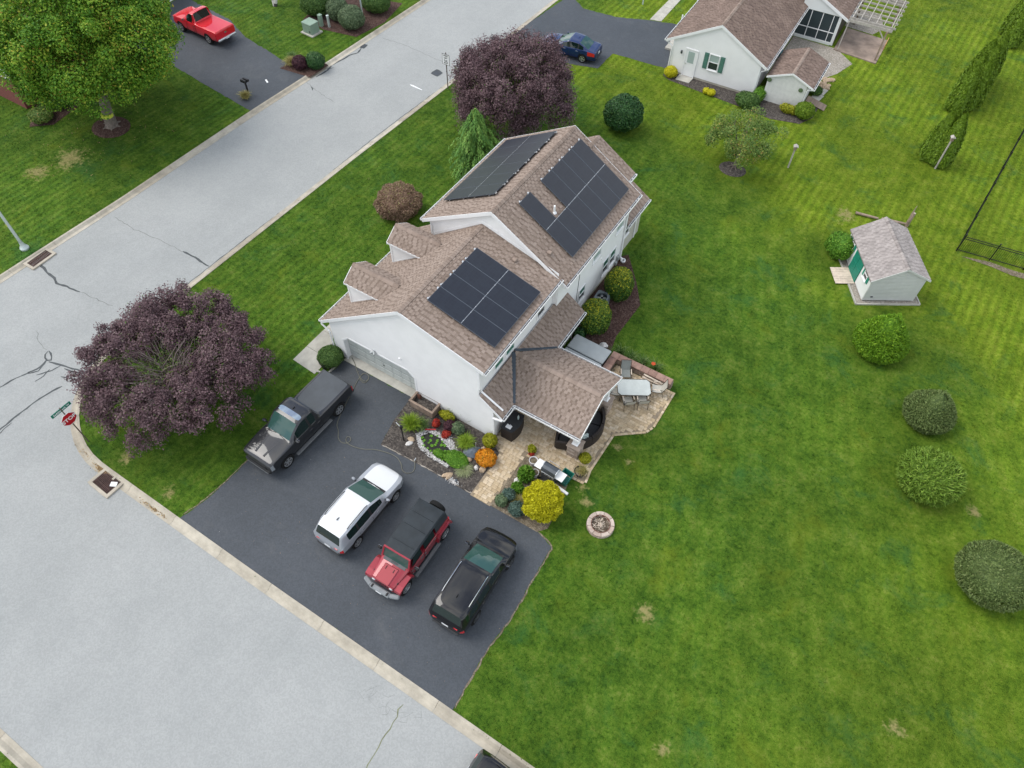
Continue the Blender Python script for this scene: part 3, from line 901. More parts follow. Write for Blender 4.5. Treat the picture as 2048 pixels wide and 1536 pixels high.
shingles('shingle', groof, [
    ((xe0, y0g, gz(xe0)), (0, 1, 0), sl, [(0, 0), (y1g - y0g, 0), (y1g - y0g, Ls), (0, Ls)]),
    ((xe0, y1g, gz(xe0)), (0, 1, 0), sl, [(0, 0), (24.6 - y1g, 0), (24.6 - y1g, Lc), (0, Lc)]),
    ((xe1, y0g, gz(xe1)), (0, 1, 0), sr, [(0, 0), (y1g - y0g, 0), (y1g - y0g, Rs), (0, Rs)])], seed=2)
ridge_cap(groof, (GP[0], y0g, GP[1]), (GP[0], y1g, GP[1]), -sl, -sr)
b = MB()
dn = Vector((0, 0, 1))
for (x0, x1) in ((xe0, GP[0]), (GP[0], xe1)):
    A, B = Vector(gp(x0, y0g - .012)), Vector(gp(x1, y0g - .012))
    b.extrude([A + dn * .012, B + dn * .012, B - dn * .21, A - dn * .21], (0, .024, 0))
b.build('rake_board', M['trim'], house, world=True)
gutter(house, (xe0 - .01, y0g, gz(xe0) - .09), (xe0 - .01, 24.6, gz(xe0) - .09), (-1, 0, 0))
gutter(house, (xe1 + .01, y0g, gz(xe1) - .09), (xe1 + .01, y1g, gz(xe1) - .09), (1, 0, 0))
downspout(house, [(xe0 - .06, 16.2, 2.36), (xe0 - .02, 16.12, 2.22), (-21.17, 16.13, 1.92), (-21.17, 16.13, .12), (-21.3, 15.9, .06)])
downspout(house, [(xe1 + .03, 16.22, 5.14), (-11.58, 16.32, 4.95), (-11.58, 16.32, 3.42), (-10.42, 16.42, 2.6)])
# the white corner of the rear wall beside that downspout
b = MB(); b.box((-11.62, 16.22, 4.4), (.14, .14, 1.3)); b.build('corner_board', M['trim'], house, world=True)
# front fittings
fl = MB(); fl.box((-18.15, 16.16, 2.22), (.12, .06, .12), bev=.02); fl.cyl((-18.15, 16.14, 2.22), (-18.27, 16.02, 2.14), .055, .075, 10); fl.cyl((-18.15, 16.14, 2.22), (-18.03, 16.02, 2.14), .055, .075, 10)
fl.build('floodlight', M['grey_metal'], house, world=True)
b = MB(); b.box((-16.42, 16.15, 2.79), (.13, .1, .09), bev=.02); b.build('vent_hood', M['trim'], house, world=True)
# two dormers on the street side
def dormer(yc):
    hw, xf, zr = .90, -20.5, 5.54
    sd_ = .62 / .90
    zr_, ze = zr, zr - .60
    d = MB()
    xb = lambda z: GP[0] - (GP[1] - z) / MLs     # roof x at height z
    # walls: closed prism from the front face back into the roof
    wz = ze - .10
    ww = hw - .14
    front = [(xf + .12, yc - ww, gz(xf + .12) - .02), (xf + .12, yc + ww, gz(xf + .12) - .02), (xf + .12, yc + ww, wz), (xf + .12, yc, zr - .16), (xf + .12, yc - ww, wz)]
    d.extrude(front, (2.9, 0, 0))
    dw = d.build('dormer_wall', M['siding'], house, world=True)
    t = MB()
    t.box((xf + .10, yc - ww - .005, (gz(xf + .1) + wz) / 2), (.10, .03, wz - gz(xf + .1)))
    for s_ in (-1, 1):
        A = Vector((xf - .02, yc + s_ * hw, ze)); B = Vector((xf - .02, yc, zr))
        t.extrude([A + dn * .01, B + dn * .01, B - dn * .15, A - dn * .15], (.025, 0, 0))
    A = Vector((xf, yc - hw - .012, ze)); B = Vector((xb(ze), yc - hw - .012, ze))
    t.extrude([A + dn * .012, B + dn * .012, B - dn * .09, A - dn * .09], (0, .024, 0))
    A = Vector((xf + .12, yc - ww - .012, gz(xf + .12) + .03)); B = Vector((xb(wz), yc - ww - .012, wz + .03))
    t.extrude([A + dn * .06, B + dn * .06, B - dn * .02, A - dn * .02], (0, .02, 0))
    t.build('dormer_trim', M['trim'], house, world=True)
    r_ = MB()
    for s_ in (-1, 1):
        r_.extrude([(xf, yc, zr), (xf, yc + s_ * hw, ze), (xb(ze), yc + s_ * hw, ze), (xb(zr), yc, zr)], (0, 0, -.09))
    rr = r_.build('dormer_roof', M['roofbase'], house, world=True)
    Ld = xb(ze) - xf; Lt = xb(zr) - xf; hh = math.hypot(hw, zr - ze)
    shingles('shingle', rr, [((xf, yc - hw, ze), (1, 0, 0), (0, hw, zr - ze), [(0, 0), (Ld, 0), (Lt, hh), (0, hh)]),
                             ((xf, yc + hw, ze), (1, 0, 0), (0, -hw, zr - ze), [(0, 0), (Ld, 0), (Lt, hh), (0, hh)])], seed=int(yc * 3))
    s1 = Vector((0, -hw, ze - zr)).normalized(); s2 = Vector((0, hw, ze - zr)).normalized()
    ridge_cap(rr, (xf, yc, zr), (xb(zr), yc, zr), s1, s2, seed=int(yc))
    window_part(house, (xf + .12, yc, (gz(xf) + wz) / 2 + .12), (0, 1, 0), (-1, 0, 0), .8, .9, name='dormer_window')
dormer(18.19); dormer(21.68)
# rear upper windows of the garage wing
for yc, w in ((17.92, .72), (18.92, .72), (21.85, .66)):
    window_part(house, (xr, yc, 3.98), (0, 1, 0), (1, 0, 0), w, .62, split=False, pane='pane_green' if yc < 20 else 'pane_dark', sill=False)
def side_laps(x, ya, yb, z0, z1):
    laps(house, (x, 0, 0), (0, 1, 0), (1, 0, 0), lambda z: [(ya, yb)], z0, z1)

# main block
MP = (-15.35, 7.8); MLm, MRm = 0.5725, 0.606
def mz(x): return MP[1] - (MP[0] - x) * MLm if x < MP[0] else MP[1] - (x - MP[0]) * MRm
y0m, y1m = 23.0, 31.42
mxl, mxr = -19.32, -11.4
mu = lambda x: mz(x) - RG - .01
b = MB()
b.extrude([(mxl, 23.12, .25), (mxr, 23.12, .25), (mxr, 23.12, mu(mxr)), (MP[0], 23.12, mu(MP[0])), (mxl, 23.12, mu(mxl))], (0, 8.2, 0))
b.build('main_wall', M['siding'], house, world=True)
b = MB(); b.box(((mxl + mxr) / 2, 27.22, .125), (mxr - mxl - .04, 8.16, .25)); b.build('foundation', M['found'], house, world=True)
side_laps(mxr, 23.15, 31.3, .27, 5.1)
laps(house, (0, 23.12, 0), (1, 0, 0), (0, -1, 0), lambda z: [(max(mxl, MP[0] - (mu(MP[0]) - z) / MLm), min(mxr, MP[0] + (mu(MP[0]) - z) / MRm))], 3.9, 7.6)
mx0, mx1 = -19.80, -10.92
b = roof_slab([(mx0, y0m, mz(mx0)), (MP[0], y0m, MP[1]), (MP[0], y1m, MP[1]), (mx0, y1m, mz(mx0))])
b.extrude([(MP[0], y0m, MP[1]), (mx1, y0m, mz(mx1)), (mx1, y1m, mz(mx1)), (MP[0], y1m, MP[1])], (0, 0, -RG))
mroof = b.build('main_roof', M['roofbase'], house, world=True)
sl2 = Vector((1, 0, MLm)).normalized(); sr2 = Vector((-1, 0, MRm)).normalized()
L2 = (MP[0] - mx0) * math.sqrt(1 + MLm ** 2); R2 = (mx1 - MP[0]) * math.sqrt(1 + MRm ** 2); W2 = y1m - y0m
shingles('shingle', mroof, [((mx0, y0m, mz(mx0)), (0, 1, 0), sl2, [(0, 0), (W2, 0), (W2, L2), (0, L2)]),
                            ((mx1, y0m, mz(mx1)), (0, 1, 0), sr2, [(0, 0), (W2, 0), (W2, R2), (0, R2)])], seed=5)
ridge_cap(mroof, (MP[0], y0m, MP[1]), (MP[0], y1m, MP[1]), -sl2, -sr2, seed=9)
b = MB()
for yy_, sg in ((y0m - .012, 1), (y1m - .012, 1)):
    for (x0, x1) in ((mx0, MP[0]), (MP[0], mx1)):
        if sg and yy_ > 30 and x0 > -16: x1 = mx1
        A, B = Vector((x0, yy_, mz(x0))), Vector((x1, yy_, mz(x1)))
        b.extrude([A + dn * .012, B + dn * .012, B - dn * .22, A - dn * .22], (0, .024, 0))
    b.build('rake_board', M['trim'], house, world=True); b = MB()
gutter(house, (mx0 - .01, y0m, mz(mx0) - .09), (mx0 - .01, y1m, mz(mx0) - .09), (-1, 0, 0))
gutter(house, (mx1 + .01, y0m, mz(mx1) - .09), (mx1 + .01, y1m, mz(mx1) - .09), (1, 0, 0), straps=.75)
b = MB()     # skirt trim where the gable wall meets the garage roof
for (x0, x1) in ((mxl, GP[0]), (GP[0], mxr)):
    A, B = Vector((x0, 23.095, gz(x0))), Vector((x1, 23.095, gz(x1)))
    b.extrude([A + dn * .22, B + dn * .22, B + dn * .03, A + dn * .03], (0, .012, 0))
b.box((mxl + .04, 23.10, 4.75), (.10, .04, 1.1)); b.box((mxr - .03, 23.10, 4.5), (.12, .04, 1.3))
b.build('gable_trim', M['trim'], house, world=True)
for yc in (29.0, 29.9):
    window_part(house, (mxr, yc, 1.28), (0, 1, 0), (1, 0, 0), .66, 1.05, pane='pane_green', pane2='pane_dark')
for yc in (27.55, 30.35):
    window_part(house, (mxr, yc, 3.55), (0, 1, 0), (1, 0, 0), .88, 1.0, pane='pane_green', pane2='pane_pale')
window_part(house, (mxr, 26.1, 1.55), (0, 1, 0), (1, 0, 0), .62, .9, pane='pane_green', pane2='pane_dark')
b = MB(); b.lathe([(0, .06), (.05, .055), (.07, 0), (.07, -.04)], (0, 0, 0), 'z', 12)
vent = b.build('wall_vent', M['trim'], house); vent.location = Vector((mxr + .03, 28.31, 2.4)) - house.location; vent.rotation_euler = (0, R(90), 0)
b = MB(); b.beam((mxr + .02, 25.6, 4.2), (mxr + .02, 25.45, .4), .02, .02); b.build('service_cable', M['metal_dark'], house, world=True)
b = MB(); b.box((mxr + .08, 30.75, .55), (.14, .26, .34), bev=.02); b.box((mxr + .1, 30.45, .35), (.16, .2, .24), bev=.02); b.build('meter_box', M['grey_metal'], house, world=True)
downspout(house, [(mx1 + .06, 31.1, 5.02), (-11.2, 31.15, 4.75), (-11.33, 31.15, 4.6), (-11.33, 31.15, .28), (-11.15, 31.15, .16)], w=.10, h=.085)
b = MB(); b.lathe([(.10, 0), (.155, .06), (.16, .16), (.10, .18), (.09, .13)], (-11.1, 31.12, .02), 'z', 16); b.build('drain_pot', M['trim'], house, world=True, smooth=True)
# two-storey bump at the far end with its own small gable
BP = (-14.23, 7.13); bx0, bx1 = -16.71, -11.75
def bz(x): return BP[1] - abs(x - BP[0]) * .606
y2 = 32.27
b = roof_slab([(bx0, y1m + .03, bz(bx0)), (BP[0], y1m + .03, BP[1]), (BP[0], y2, BP[1]), (bx0, y2, bz(bx0))])
b.extrude([(BP[0], y1m + .03, BP[1]), (bx1, y1m + .03, bz(bx1)), (bx1, y2, bz(bx1)), (BP[0], y2, BP[1])], (0, 0, -RG))
broof = b.build('bay_roof', M['roofbase'], house, world=True)
sb1 = Vector((1, 0, .606)).normalized(); sb2 = Vector((-1, 0, .606)).normalized(); LB = 2.48 * math.sqrt(1 + .606 ** 2); WB_ = y2 - y1m - .03
shingles('shingle', broof, [((bx0, y1m + .03, bz(bx0)), (0, 1, 0), sb1, [(0, 0), (WB_, 0), (WB_, LB), (0, LB)]), ((bx1, y1m + .03, bz(bx1)), (0, 1, 0), sb2, [(0, 0), (WB_, 0), (WB_, LB), (0, LB)])], seed=6)
ridge_cap(broof, (BP[0], y1m - .4, BP[1] + .01), (BP[0], y2, BP[1]), -sb1, -sb2, seed=4)
b = MB(); b.extrude([(bx0 + .4, 31.33, 0), (bx1 - .4, 31.33, 0), (bx1 - .4, 31.33, bz(bx1 - .4) - .16), (BP[0], 31.33, BP[1] - .16), (bx0 + .4, 31.33, bz(bx0 + .4) - .16)], (0, .78, 0)); b.build('bay_wall', M['siding'], house, world=True)
gutter(house, (bx1 + .01, y1m + .08, bz(bx1) - .09), (bx1 + .01, y2, bz(bx1) - .09), (1, 0, 0), straps=.4)
# low single-storey end wing
lx0, lx1, ly1 = -14.6, -11.28, 34.25
lz = lambda x: 2.66 + (lx1 - x) * .606
M['beige_wall'] = plain('beige_wall', (0.50, 0.475, 0.415), 0.7, 0.04, 1.0)
b = MB(); b.extrude([(lx0, 32.12, 0), (-11.58, 32.12, 0), (-11.58, 32.12, lz(-11.58) - .16), (lx0, 32.12, lz(lx0) - .16)], (0, 2.0, 0)); b.box((-11.75, 31.72, 1.2), (.34, .78, 2.4)); b.build('wing_wall', M['beige_wall'], house, world=True)
b = roof_slab([(lx0, 31.44, lz(lx0)), (lx1, 31.44, lz(lx1)), (lx1, ly1, lz(lx1)), (lx0, ly1, lz(lx0))]); lroof = b.build('wing_roof', M['roofbase'], house, world=True)
shingles('shingle', lroof, [((lx1, 31.44, lz(lx1)), (0, 1, 0), (-1, 0, .606), [(0, 0), (ly1 - 31.44, 0), (ly1 - 31.44, 3.88), (0, 3.88)])], seed=8)
gutter(house, (lx1 + .01, 31.3, lz(lx1) - .09), (lx1 + .01, ly1, lz(lx1) - .09), (1, 0, 0), straps=.6)
downspout(house, [(lx1 + .05, 33.3, 2.5), (-11.53, 33.35, 2.3), (-11.53, 33.35, .1)])
window_part(house, (-11.58, 32.0, 1.75), (0, 1, 0), (1, 0, 0), .7, .9, pane='pane_dark')

# lean-to along the back of the garage
LX0, LX1, LZ1, LSL = -11.55, -10.27, 2.40, 0.742
def lt(x): return LZ1 + (LX1 - x) * LSL
PY, PZr, PHW, PXE = 19.25, 3.40, 2.10, -6.55           # patio ridge y,z, half width, outer end
LY0, LY1 = 16.08, 24.30
VX = LX1 - (PZr - LZ1 - .02) / LSL                        # where the ridge meets the lean-to
lpoly = [(LY0, LX1), (PY - PHW, LX1), (PY, VX), (PY + PHW, LX1), (LY1, LX1), (LY1, LX0), (LY0, LX0)]
b = MB()
for q in ([(LX1, LY0), (LX1, PY - PHW), (VX, PY), (LX0, PY), (LX0, LY0)], [(LX1, LY1), (LX1, PY + PHW), (VX, PY), (LX0, PY), (LX0, LY1)]):
    b.extrude([(x, y, lt(x)) for x, y in q], (0, 0, -.12))
ltroof = b.build('lean_to_roof', M['roofbase'], house, world=True)
k_ = math.sqrt(1 + LSL ** 2); hL = (LX1 - LX0) * k_; hV = (LX1 - VX) * k_
sdl = Vector((-1, 0, LSL)).normalized()
shingles('shingle', ltroof, [((LX1, LY0, LZ1), (0, 1, 0), sdl, [(0, 0), (PY - PHW - LY0, 0), (PY - LY0, hV), (PY - LY0, hL), (0, hL)]),
                             ((LX1, PY, LZ1), (0, 1, 0), sdl, [(PHW, 0), (LY1 - PY, 0), (LY1 - PY, hL), (0, hL), (0, hV)])], seed=12)
b = MB(); b.extrude([(-11.66, yf, 0), (-10.84, yf, 0), (-10.84, yf, lt(-10.84) - .13), (-11.55, yf, lt(-11.55) - .13), (-11.66, yf, lt(-11.55) - .13)], (0, 7.95, 0)); b.build('lean_to_wall', M['siding'], house, world=True)
laps(house, (0, yf, 0), (1, 0, 0), (0, -1, 0), lambda z: [(-11.66, min(-10.84, -10.84 - max(0, z - 2.65) / LSL))], .15, 3.1)
b = MB()
A, B = Vector((LX0, LY0 - .012, lt(LX0))), Vector((LX1, LY0 - .012, lt(LX1)))
b.extrude([A + dn * .012, B + dn * .012, B - dn * .15, A - dn * .15], (0, .024, 0)); b.box((-10.88, yf - .012, 1.3), (.11, .03, 2.5)); b.build('rake_board', M['trim'], house, world=True)
gutter(house, (LX1 + .01, LY0, LZ1 - .08), (LX1 + .01, PY - PHW - .05, LZ1 - .08), (1, 0, 0), straps=.5)
gutter(house, (LX1 + .01, PY + PHW + .05, LZ1 - .08), (LX1 + .01, LY1, LZ1 - .08), (1, 0, 0), straps=.65)
downspout(house, [(LX1 + .03, 16.05, 2.3), (-10.78, 16.1, 2.05), (-10.78, 16.13, 1.9), (-10.78, 16.13, .1)], w=.1, h=.08)
downspout(house, [(LX1 + .03, 24.2, 2.3), (-10.77, 24.08, 2.05), (-10.77, 24.08, .1)])
for yc in (22.4, 23.2): window_part(house, (-10.84, yc, 1.35), (0, 1, 0), (1, 0, 0), .5, 1.0, pane='pane_green', pane2='pane_dark')
# roof fittings
def pipe(x, y, zf, h, r, mat='trim'):
    b = MB(); z = zf(x); b.cyl((x, y, z - .05), (x, y, z + h), r, r, 12); b.lathe([(r + .09, -.04), (r + .05, .03), (r + .01, .05)], (x, y, z), 'z', 12); return b.build('vent_pipe', M[mat], house, world=True)
pipe(-13.38, 25.9, mz, .42, .05)
for x, y, zf in ((-12.35, 23.75, mz), (-13.55, 22.35, gz)):
    b = MB(); b.box((x, y, zf(x) + .07), (.24, .22, .13), bev=.03); b.build('roof_vent', M['shingle_cap'], house, world=True)

# ------------------------------------------------------------------ covered patio
pc = thing('patio_cover', 'open gabled patio cover with brown shingles on two white posts over stone piers', 'patio cover', (-8.4, 19.25, 0))
b = MB()
for s_ in (-1, 1):
    b.extrude([(VX, PY, PZr), (LX1, PY + s_ * PHW, LZ1), (PXE, PY + s_ * PHW, LZ1), (PXE, PY, PZr)], (0, 0, -.10))
proof = b.build('patio_roof', M['roofbase'], pc, world=True)
hp = math.hypot(PHW, PZr - LZ1)
shingles('shingle', proof, [((LX1, PY - PHW, LZ1), (1, 0, 0), (0, PHW, PZr - LZ1), [(.12, 0), (PXE - LX1, 0), (PXE - LX1, hp), (VX - LX1 + .12, hp)]),
                            ((LX1, PY + PHW, LZ1), (1, 0, 0), (0, -PHW, PZr - LZ1), [(.12, 0), (PXE - LX1, 0), (PXE - LX1, hp), (VX - LX1 + .12, hp)])], seed=21)
ridge_cap(proof, (VX + .1, PY, PZr), (PXE, PY, PZr), (0, -PHW, LZ1 - PZr), (0, PHW, LZ1 - PZr), seed=22)
b = MB()
for s_ in (-1, 1):
    A = Vector((LX1 - .02, PY + s_ * PHW, LZ1 + .022)); B = Vector((VX + .02, PY + s_ * .06, PZr + .03))
    b.beam(A, B, .20, .02, up=(0, 0, 1)); b.beam(A + dn * .02, B + dn * .02, .035, .03)
b.build('valley_flashing', M['flash'], pc, world=True)
b = MB()
for s_ in (-1, 1):
    A, B = Vector((PXE + .012, PY + s_ * PHW, LZ1)), Vector((PXE + .012, PY, PZr))
    b.extrude([A + dn * .012, B + dn * .012, B - dn * .16, A - dn * .16], (-.024, 0, 0))
b.build('rake_board', M['trim'], pc, world=True)
gutter(pc, (LX1 + .05, PY - PHW - .01, LZ1 - .08), (PXE, PY - PHW - .01, LZ1 - .08), (0, -1, 0))
gutter(pc, (LX1 + .05, PY + PHW + .01, LZ1 - .08), (PXE, PY + PHW + .01, LZ1 - .08), (0, 1, 0))
b = MB()
b.beam((LX1 + .3, PY - 1.62, 2.42), (-6.72, PY - 1.62, 2.42), .16, .22); b.beam((LX1 + .3, PY + 1.62, 2.42), (-6.72, PY + 1.62, 2.42), .16, .22); b.beam((-6.9, PY - 1.54, 2.42), (-6.9, PY + 1.54, 2.42), .16, .22)
b.extrude([(-6.75, PY - 1.95, 2.46), (-6.75, PY + 1.95, 2.46), (-6.75, PY, 3.28)], (.04, 0, 0))
b.build('beam', M['trim'], pc, world=True)
M['pier'] = tinted('pier_stone', [(0, (0.25, 0.195, 0.155)), (.5, (0.34, 0.275, 0.225)), (1, (0.44, 0.37, 0.31))], .9, .2, nscale=6, bmp=.2)
for yc in (PY - 1.58, PY + 1.58):
    cx = -6.96
    b = MB(); b.box((cx, yc, 1.62), (.25, .25, 1.44), bev=.015); b.box((cx, yc, .98), (.34, .34, .06), bev=.015); b.box((cx, yc, 2.28), (.32, .32, .06), bev=.01)
    b.build('post', M['trim'], pc, world=True)
    core = MB(); core.cur = .35; core.box((cx, yc, .43), (.56, .56, .84)); core.box((cx, yc, .905), (.72, .72, .07), bev=.012)
    pr = core.build('pier', M['pier'], pc, world=True)
    for c in range(6):
        for side in range(4):
            an = side * math.pi / 2
            cuts = (-.30, .0, .30) if (c + side) % 2 else (-.30, -.12, .30)
            for a0, a1 in zip(cuts, cuts[1:]):
                st = MB(); st.cur = rnd(0, 1)
                lx = (a0 + a1) / 2
                px_, py_ = cx + lx * math.cos(an) - .29 * math.sin(an), yc + lx * math.sin(an) + .29 * math.cos(an)
                st.box((px_, py_, .075 + c * .14), (a1 - a0 - .012, .05 + rnd(0, .015), .128), rz=an, bev=.012)
                st.build('stone', M['pier'], pr, world=True)

# ------------------------------------------------------------------ solar arrays
def panel_material():
    m, nt, b = new_mat('solar_glass')
    g = nd(nt, 'ShaderNodeTexCoord').outputs['Object']
    br = nd(nt, 'ShaderNodeTexBrick', i_Scale=1.0); br.offset = 0.0
    br.inputs['Brick Width'].default_value = .166; br.inputs['Row Height'].default_value = .166; br.inputs['Mortar Size'].default_value = .004
    br.inputs['Color1'].default_value = (0.011, 0.014, 0.023, 1); br.inputs['Color2'].default_value = (0.014, 0.018, 0.028, 1); br.inputs['Mortar'].default_value = (0.02, 0.024, 0.034, 1)
    nt.links.new(g, br.inputs['Vector'])
    nt.links.new(br.outputs['Color'], b.inputs['Base Color'])
    b.inputs['Roughness'].default_value = .28
    b.inputs['Specular IOR Level'].default_value = .42
    return m
M['solar'] = panel_material()
M['panel_frame'] = plain('grey_edge_frame', (0.085, 0.10, 0.12), .4, 0, metal=.2)
M['clip'] = plain('bare_aluminium', (0.62, 0.63, 0.64), .35, .05, metal=.7)
def solar_array(label, o, along, slope, cells, pw, ph, lift=.12):
    """o: lower corner on the roof; cells: (column,row) list"""
    o = Vector(o); a = Vector(along).normalized(); s = Vector(slope).normalized(); n = a.cross(s)
    flip = n.z < 0
    if flip: n = -n
    Mx = Matrix(((a.x, s.x, n.x, o.x), (a.y, s.y, n.y, o.y), (a.z, s.z, n.z, o.z), (0, 0, 0, 1)))
    root = bpy.data.objects.new('solar_array', None); COL.objects.link(root)
    root.matrix_world = Mx if not flip else Matrix(((s.x, a.x, n.x, o.x), (s.y, a.y, n.y, o.y), (s.z, a.z, n.z, o.z), (0, 0, 0, 1)))
    tag(root, label, 'solar panels', 'solar arrays on the house roofs')
    sw = (lambda x, y, z: (y, x, z)) if flip else (lambda x, y, z: (x, y, z))
    fm = gm = None
    for c, r_ in cells:
        loc = sw((c + .5) * pw, (r_ + .5) * ph, lift)
        if fm is None:
            f = MB(); f.box((0, 0, 0), sw(pw - .008, ph - .012, .04)); g = MB(); g.box((0, 0, .0215), sw(pw - .046, ph - .046, .006))
            fo = f.build('solar_panel', M['panel_frame'], root); go = g.build('glass', M['solar'], fo); fm, gm = fo.data, go.data
        else:
            fo = link_mesh('solar_panel', fm, root); link_mesh('glass', gm, fo)
        fo.location = loc
    rows = sorted({r_ for c, r_ in cells}); 
    rail = MB(); clips = MB()
    for r_ in rows:
        cs = sorted(c for c, q in cells if q == r_)
        runs = []; st = cs[0]; pv = cs[0]
        for c in cs[1:] + [None]:
            if c is None or c != pv + 1: runs.append((st, pv)); st = c
            pv = c
        for c0, c1 in runs:
            for f_ in (.22, .78):
                v = (r_ + f_) * ph
                rail.beam(sw(c0 * pw + .02, v, lift / 2 - .01), sw((c1 + 1) * pw - .02, v, lift / 2 - .01), .04, .06, up=(0, 0, 1))
            top = (r_ + 1) * ph
            for c in range(c0, c1 + 1):
                for e in (.12, .88):
                    if r_ == rows[-1]: clips.box(sw((c + e) * pw, top + .035, lift - .02), sw(.10, .07, .045))
            for c in range(c0, c1 + 1):
                for e in (.2, .8): clips.box(sw((c + e) * pw, top, lift + .024), sw(.045, .03, .012))
    if len(rows) > 1:
        cs = [c for c, q in cells if q == rows[0]]
        mid_strip = MB(); mid_strip.box(sw((max(cs) + 1) * pw / 2, ph, lift + .012), sw((max(cs) + 1) * pw - .06, .010, .02)); mid_strip.build('seam_strip', M['clip'], root)
    rail.build('rail', M['clip'], root, kind='stuff'); clips.build('clip', M['clip'], root, kind='stuff')
    return root
solar_array('eight black solar panels on the low garage roof slope', (-11.58, 17.44, gz(-11.58) + .02), (0, 1, 0), sr, [(c, r_) for c in range(4) for r_ in range(2)], 1.033, 1.93)
solar_array('notched group of eleven black solar panels facing the back lawn', (-11.49, 24.52, mz(-11.49) + .02), (0, 1, 0), sr2, [(c, 0) for c in range(6)] + [(0, 1)] + [(c, 1) for c in range(2, 6)], 1.057, 1.905)
solar_array('long block of twelve solar panels on the street side slope', (-19.36, 24.5, mz(-19.36) + .02), (0, 1, 0), sl2, [(c, r_) for c in range(6) for r_ in range(2)], 1.056, 1.885)

# ------------------------------------------------------------------ paved patio and walk
M['paver'] = tinted('tan_paver', [(0, (0.40, 0.305, 0.19)), (.35, (0.46, 0.36, 0.235)), (.7, (0.52, 0.415, 0.285)), (1, (0.56, 0.465, 0.34))], .88, .2, nscale=7, bmp=.2)
M['sand'] = plain('joint_sand', (0.25, 0.20, 0.14), .95, .15, 6)
patio_poly = [(-10.84, 16.0), (-10.12, 15.62), (-10.06, 12.90), (-8.92, 12.90), (-8.92, 16.32), (-5.73, 16.46), (-5.86, 17.2), (-5.84, 19.7), (-4.50, 20.75), (-4.32, 21.2), (-4.33, 23.78), (-7.8, 23.78), (-7.8, 22.5), (-10.84, 22.5)]
patio = thing('patio', None, None, (-7.5, 19.0, 0), kind='structure')
o = sheet('joint_sand', patio_poly, 0.024, M['sand'], None); o.parent = patio; o.location = -Vector(patio.location)
def paver_shape(b, w, h, x=0, y=0, z=0.022, th=0.03, rz=0.0):
    g, c = .005, .007
    cr, sr_ = math.cos(rz), math.sin(rz)
    vs = []
    for (dx, dy, zz) in ((g, g, z), (g, g, z + th - c), (g + c, g + c, z + th)):
        for sx, sy in ((-1, -1), (1, -1), (1, 1), (-1, 1)):
            X, Y = sx * (w / 2 - dx), sy * (h / 2 - dy)
            vs.append((x + X * cr - Y * sr_, y + X * sr_ + Y * cr, zz))
    fs = [[8, 9, 10, 11]] + [[k * 4 + i, k * 4 + (i + 1) % 4, k * 4 + (i + 1) % 4 + 4, k * 4 + i + 4] for k in (0, 1) for i in range(4)]
    b.add(vs, fs)
cells = []
rg = random.Random(4)
y = 12.92; row = 0
while y < 23.8:
    h = (.16, .20, .20, .14)[row % 4]; x = -10.9 + rg.uniform(0, .2)
    while x < -4.2:
        w = rg.choice((.16, .20, .24, .30))
        xs = np.array([x + .02, x + w - .02, x + w - .02, x + .02]); ys = np.array([y + .02, y + .02, y + h - .02, y + h - .02])
        if in_poly(xs, ys, patio_poly).all(): cells.append((x + w / 2, y + h / 2, w, h))
        x += w
    y += h; row += 1
cells.sort(key=lambda c: c[1] - c[0] * .15)
variants = {}
rest = MB()
for i, (x, y, w, h) in enumerate(cells):
    if i < 298:
        k = (w, h, rg.randrange(7))
        if k not in variants:
            b = MB(); b.cur = rg.random(); paver_shape(b, w, h)
            o = b.build('paver', M['paver'], patio); variants[k] = o.data
        else: o = link_mesh('paver', variants[k], patio)
        o.location = (x + 7.5, y - 19.0, rg.uniform(-.003, .003)); o.rotation_euler = (0, 0, rg.uniform(-.008, .008))
    else:
        rest.cur = rg.random(); paver_shape(rest, w, h, x, y, .022 + rg.uniform(-.003, .003))
rest.build('paver', M['paver'], patio, world=True, kind='stuff')
b = MB()       # soldier course along the lawn side
for a, c in zip(patio_poly[4:11], patio_poly[5:11]):
    for p in resample([a, c], .2)[:-1]:
        d = (Vector(c) - Vector(a)).normalized(); n_ = Vector((-d.y, d.x)); q = p + d * .1 - n_ * .06
        b.cur = rg.random(); paver_shape(b, .195, .13, q.x, q.y, .018, .038, math.atan2(d.y, d.x))
b.build('border_paver', M['paver'], patio, world=True, kind='stuff')
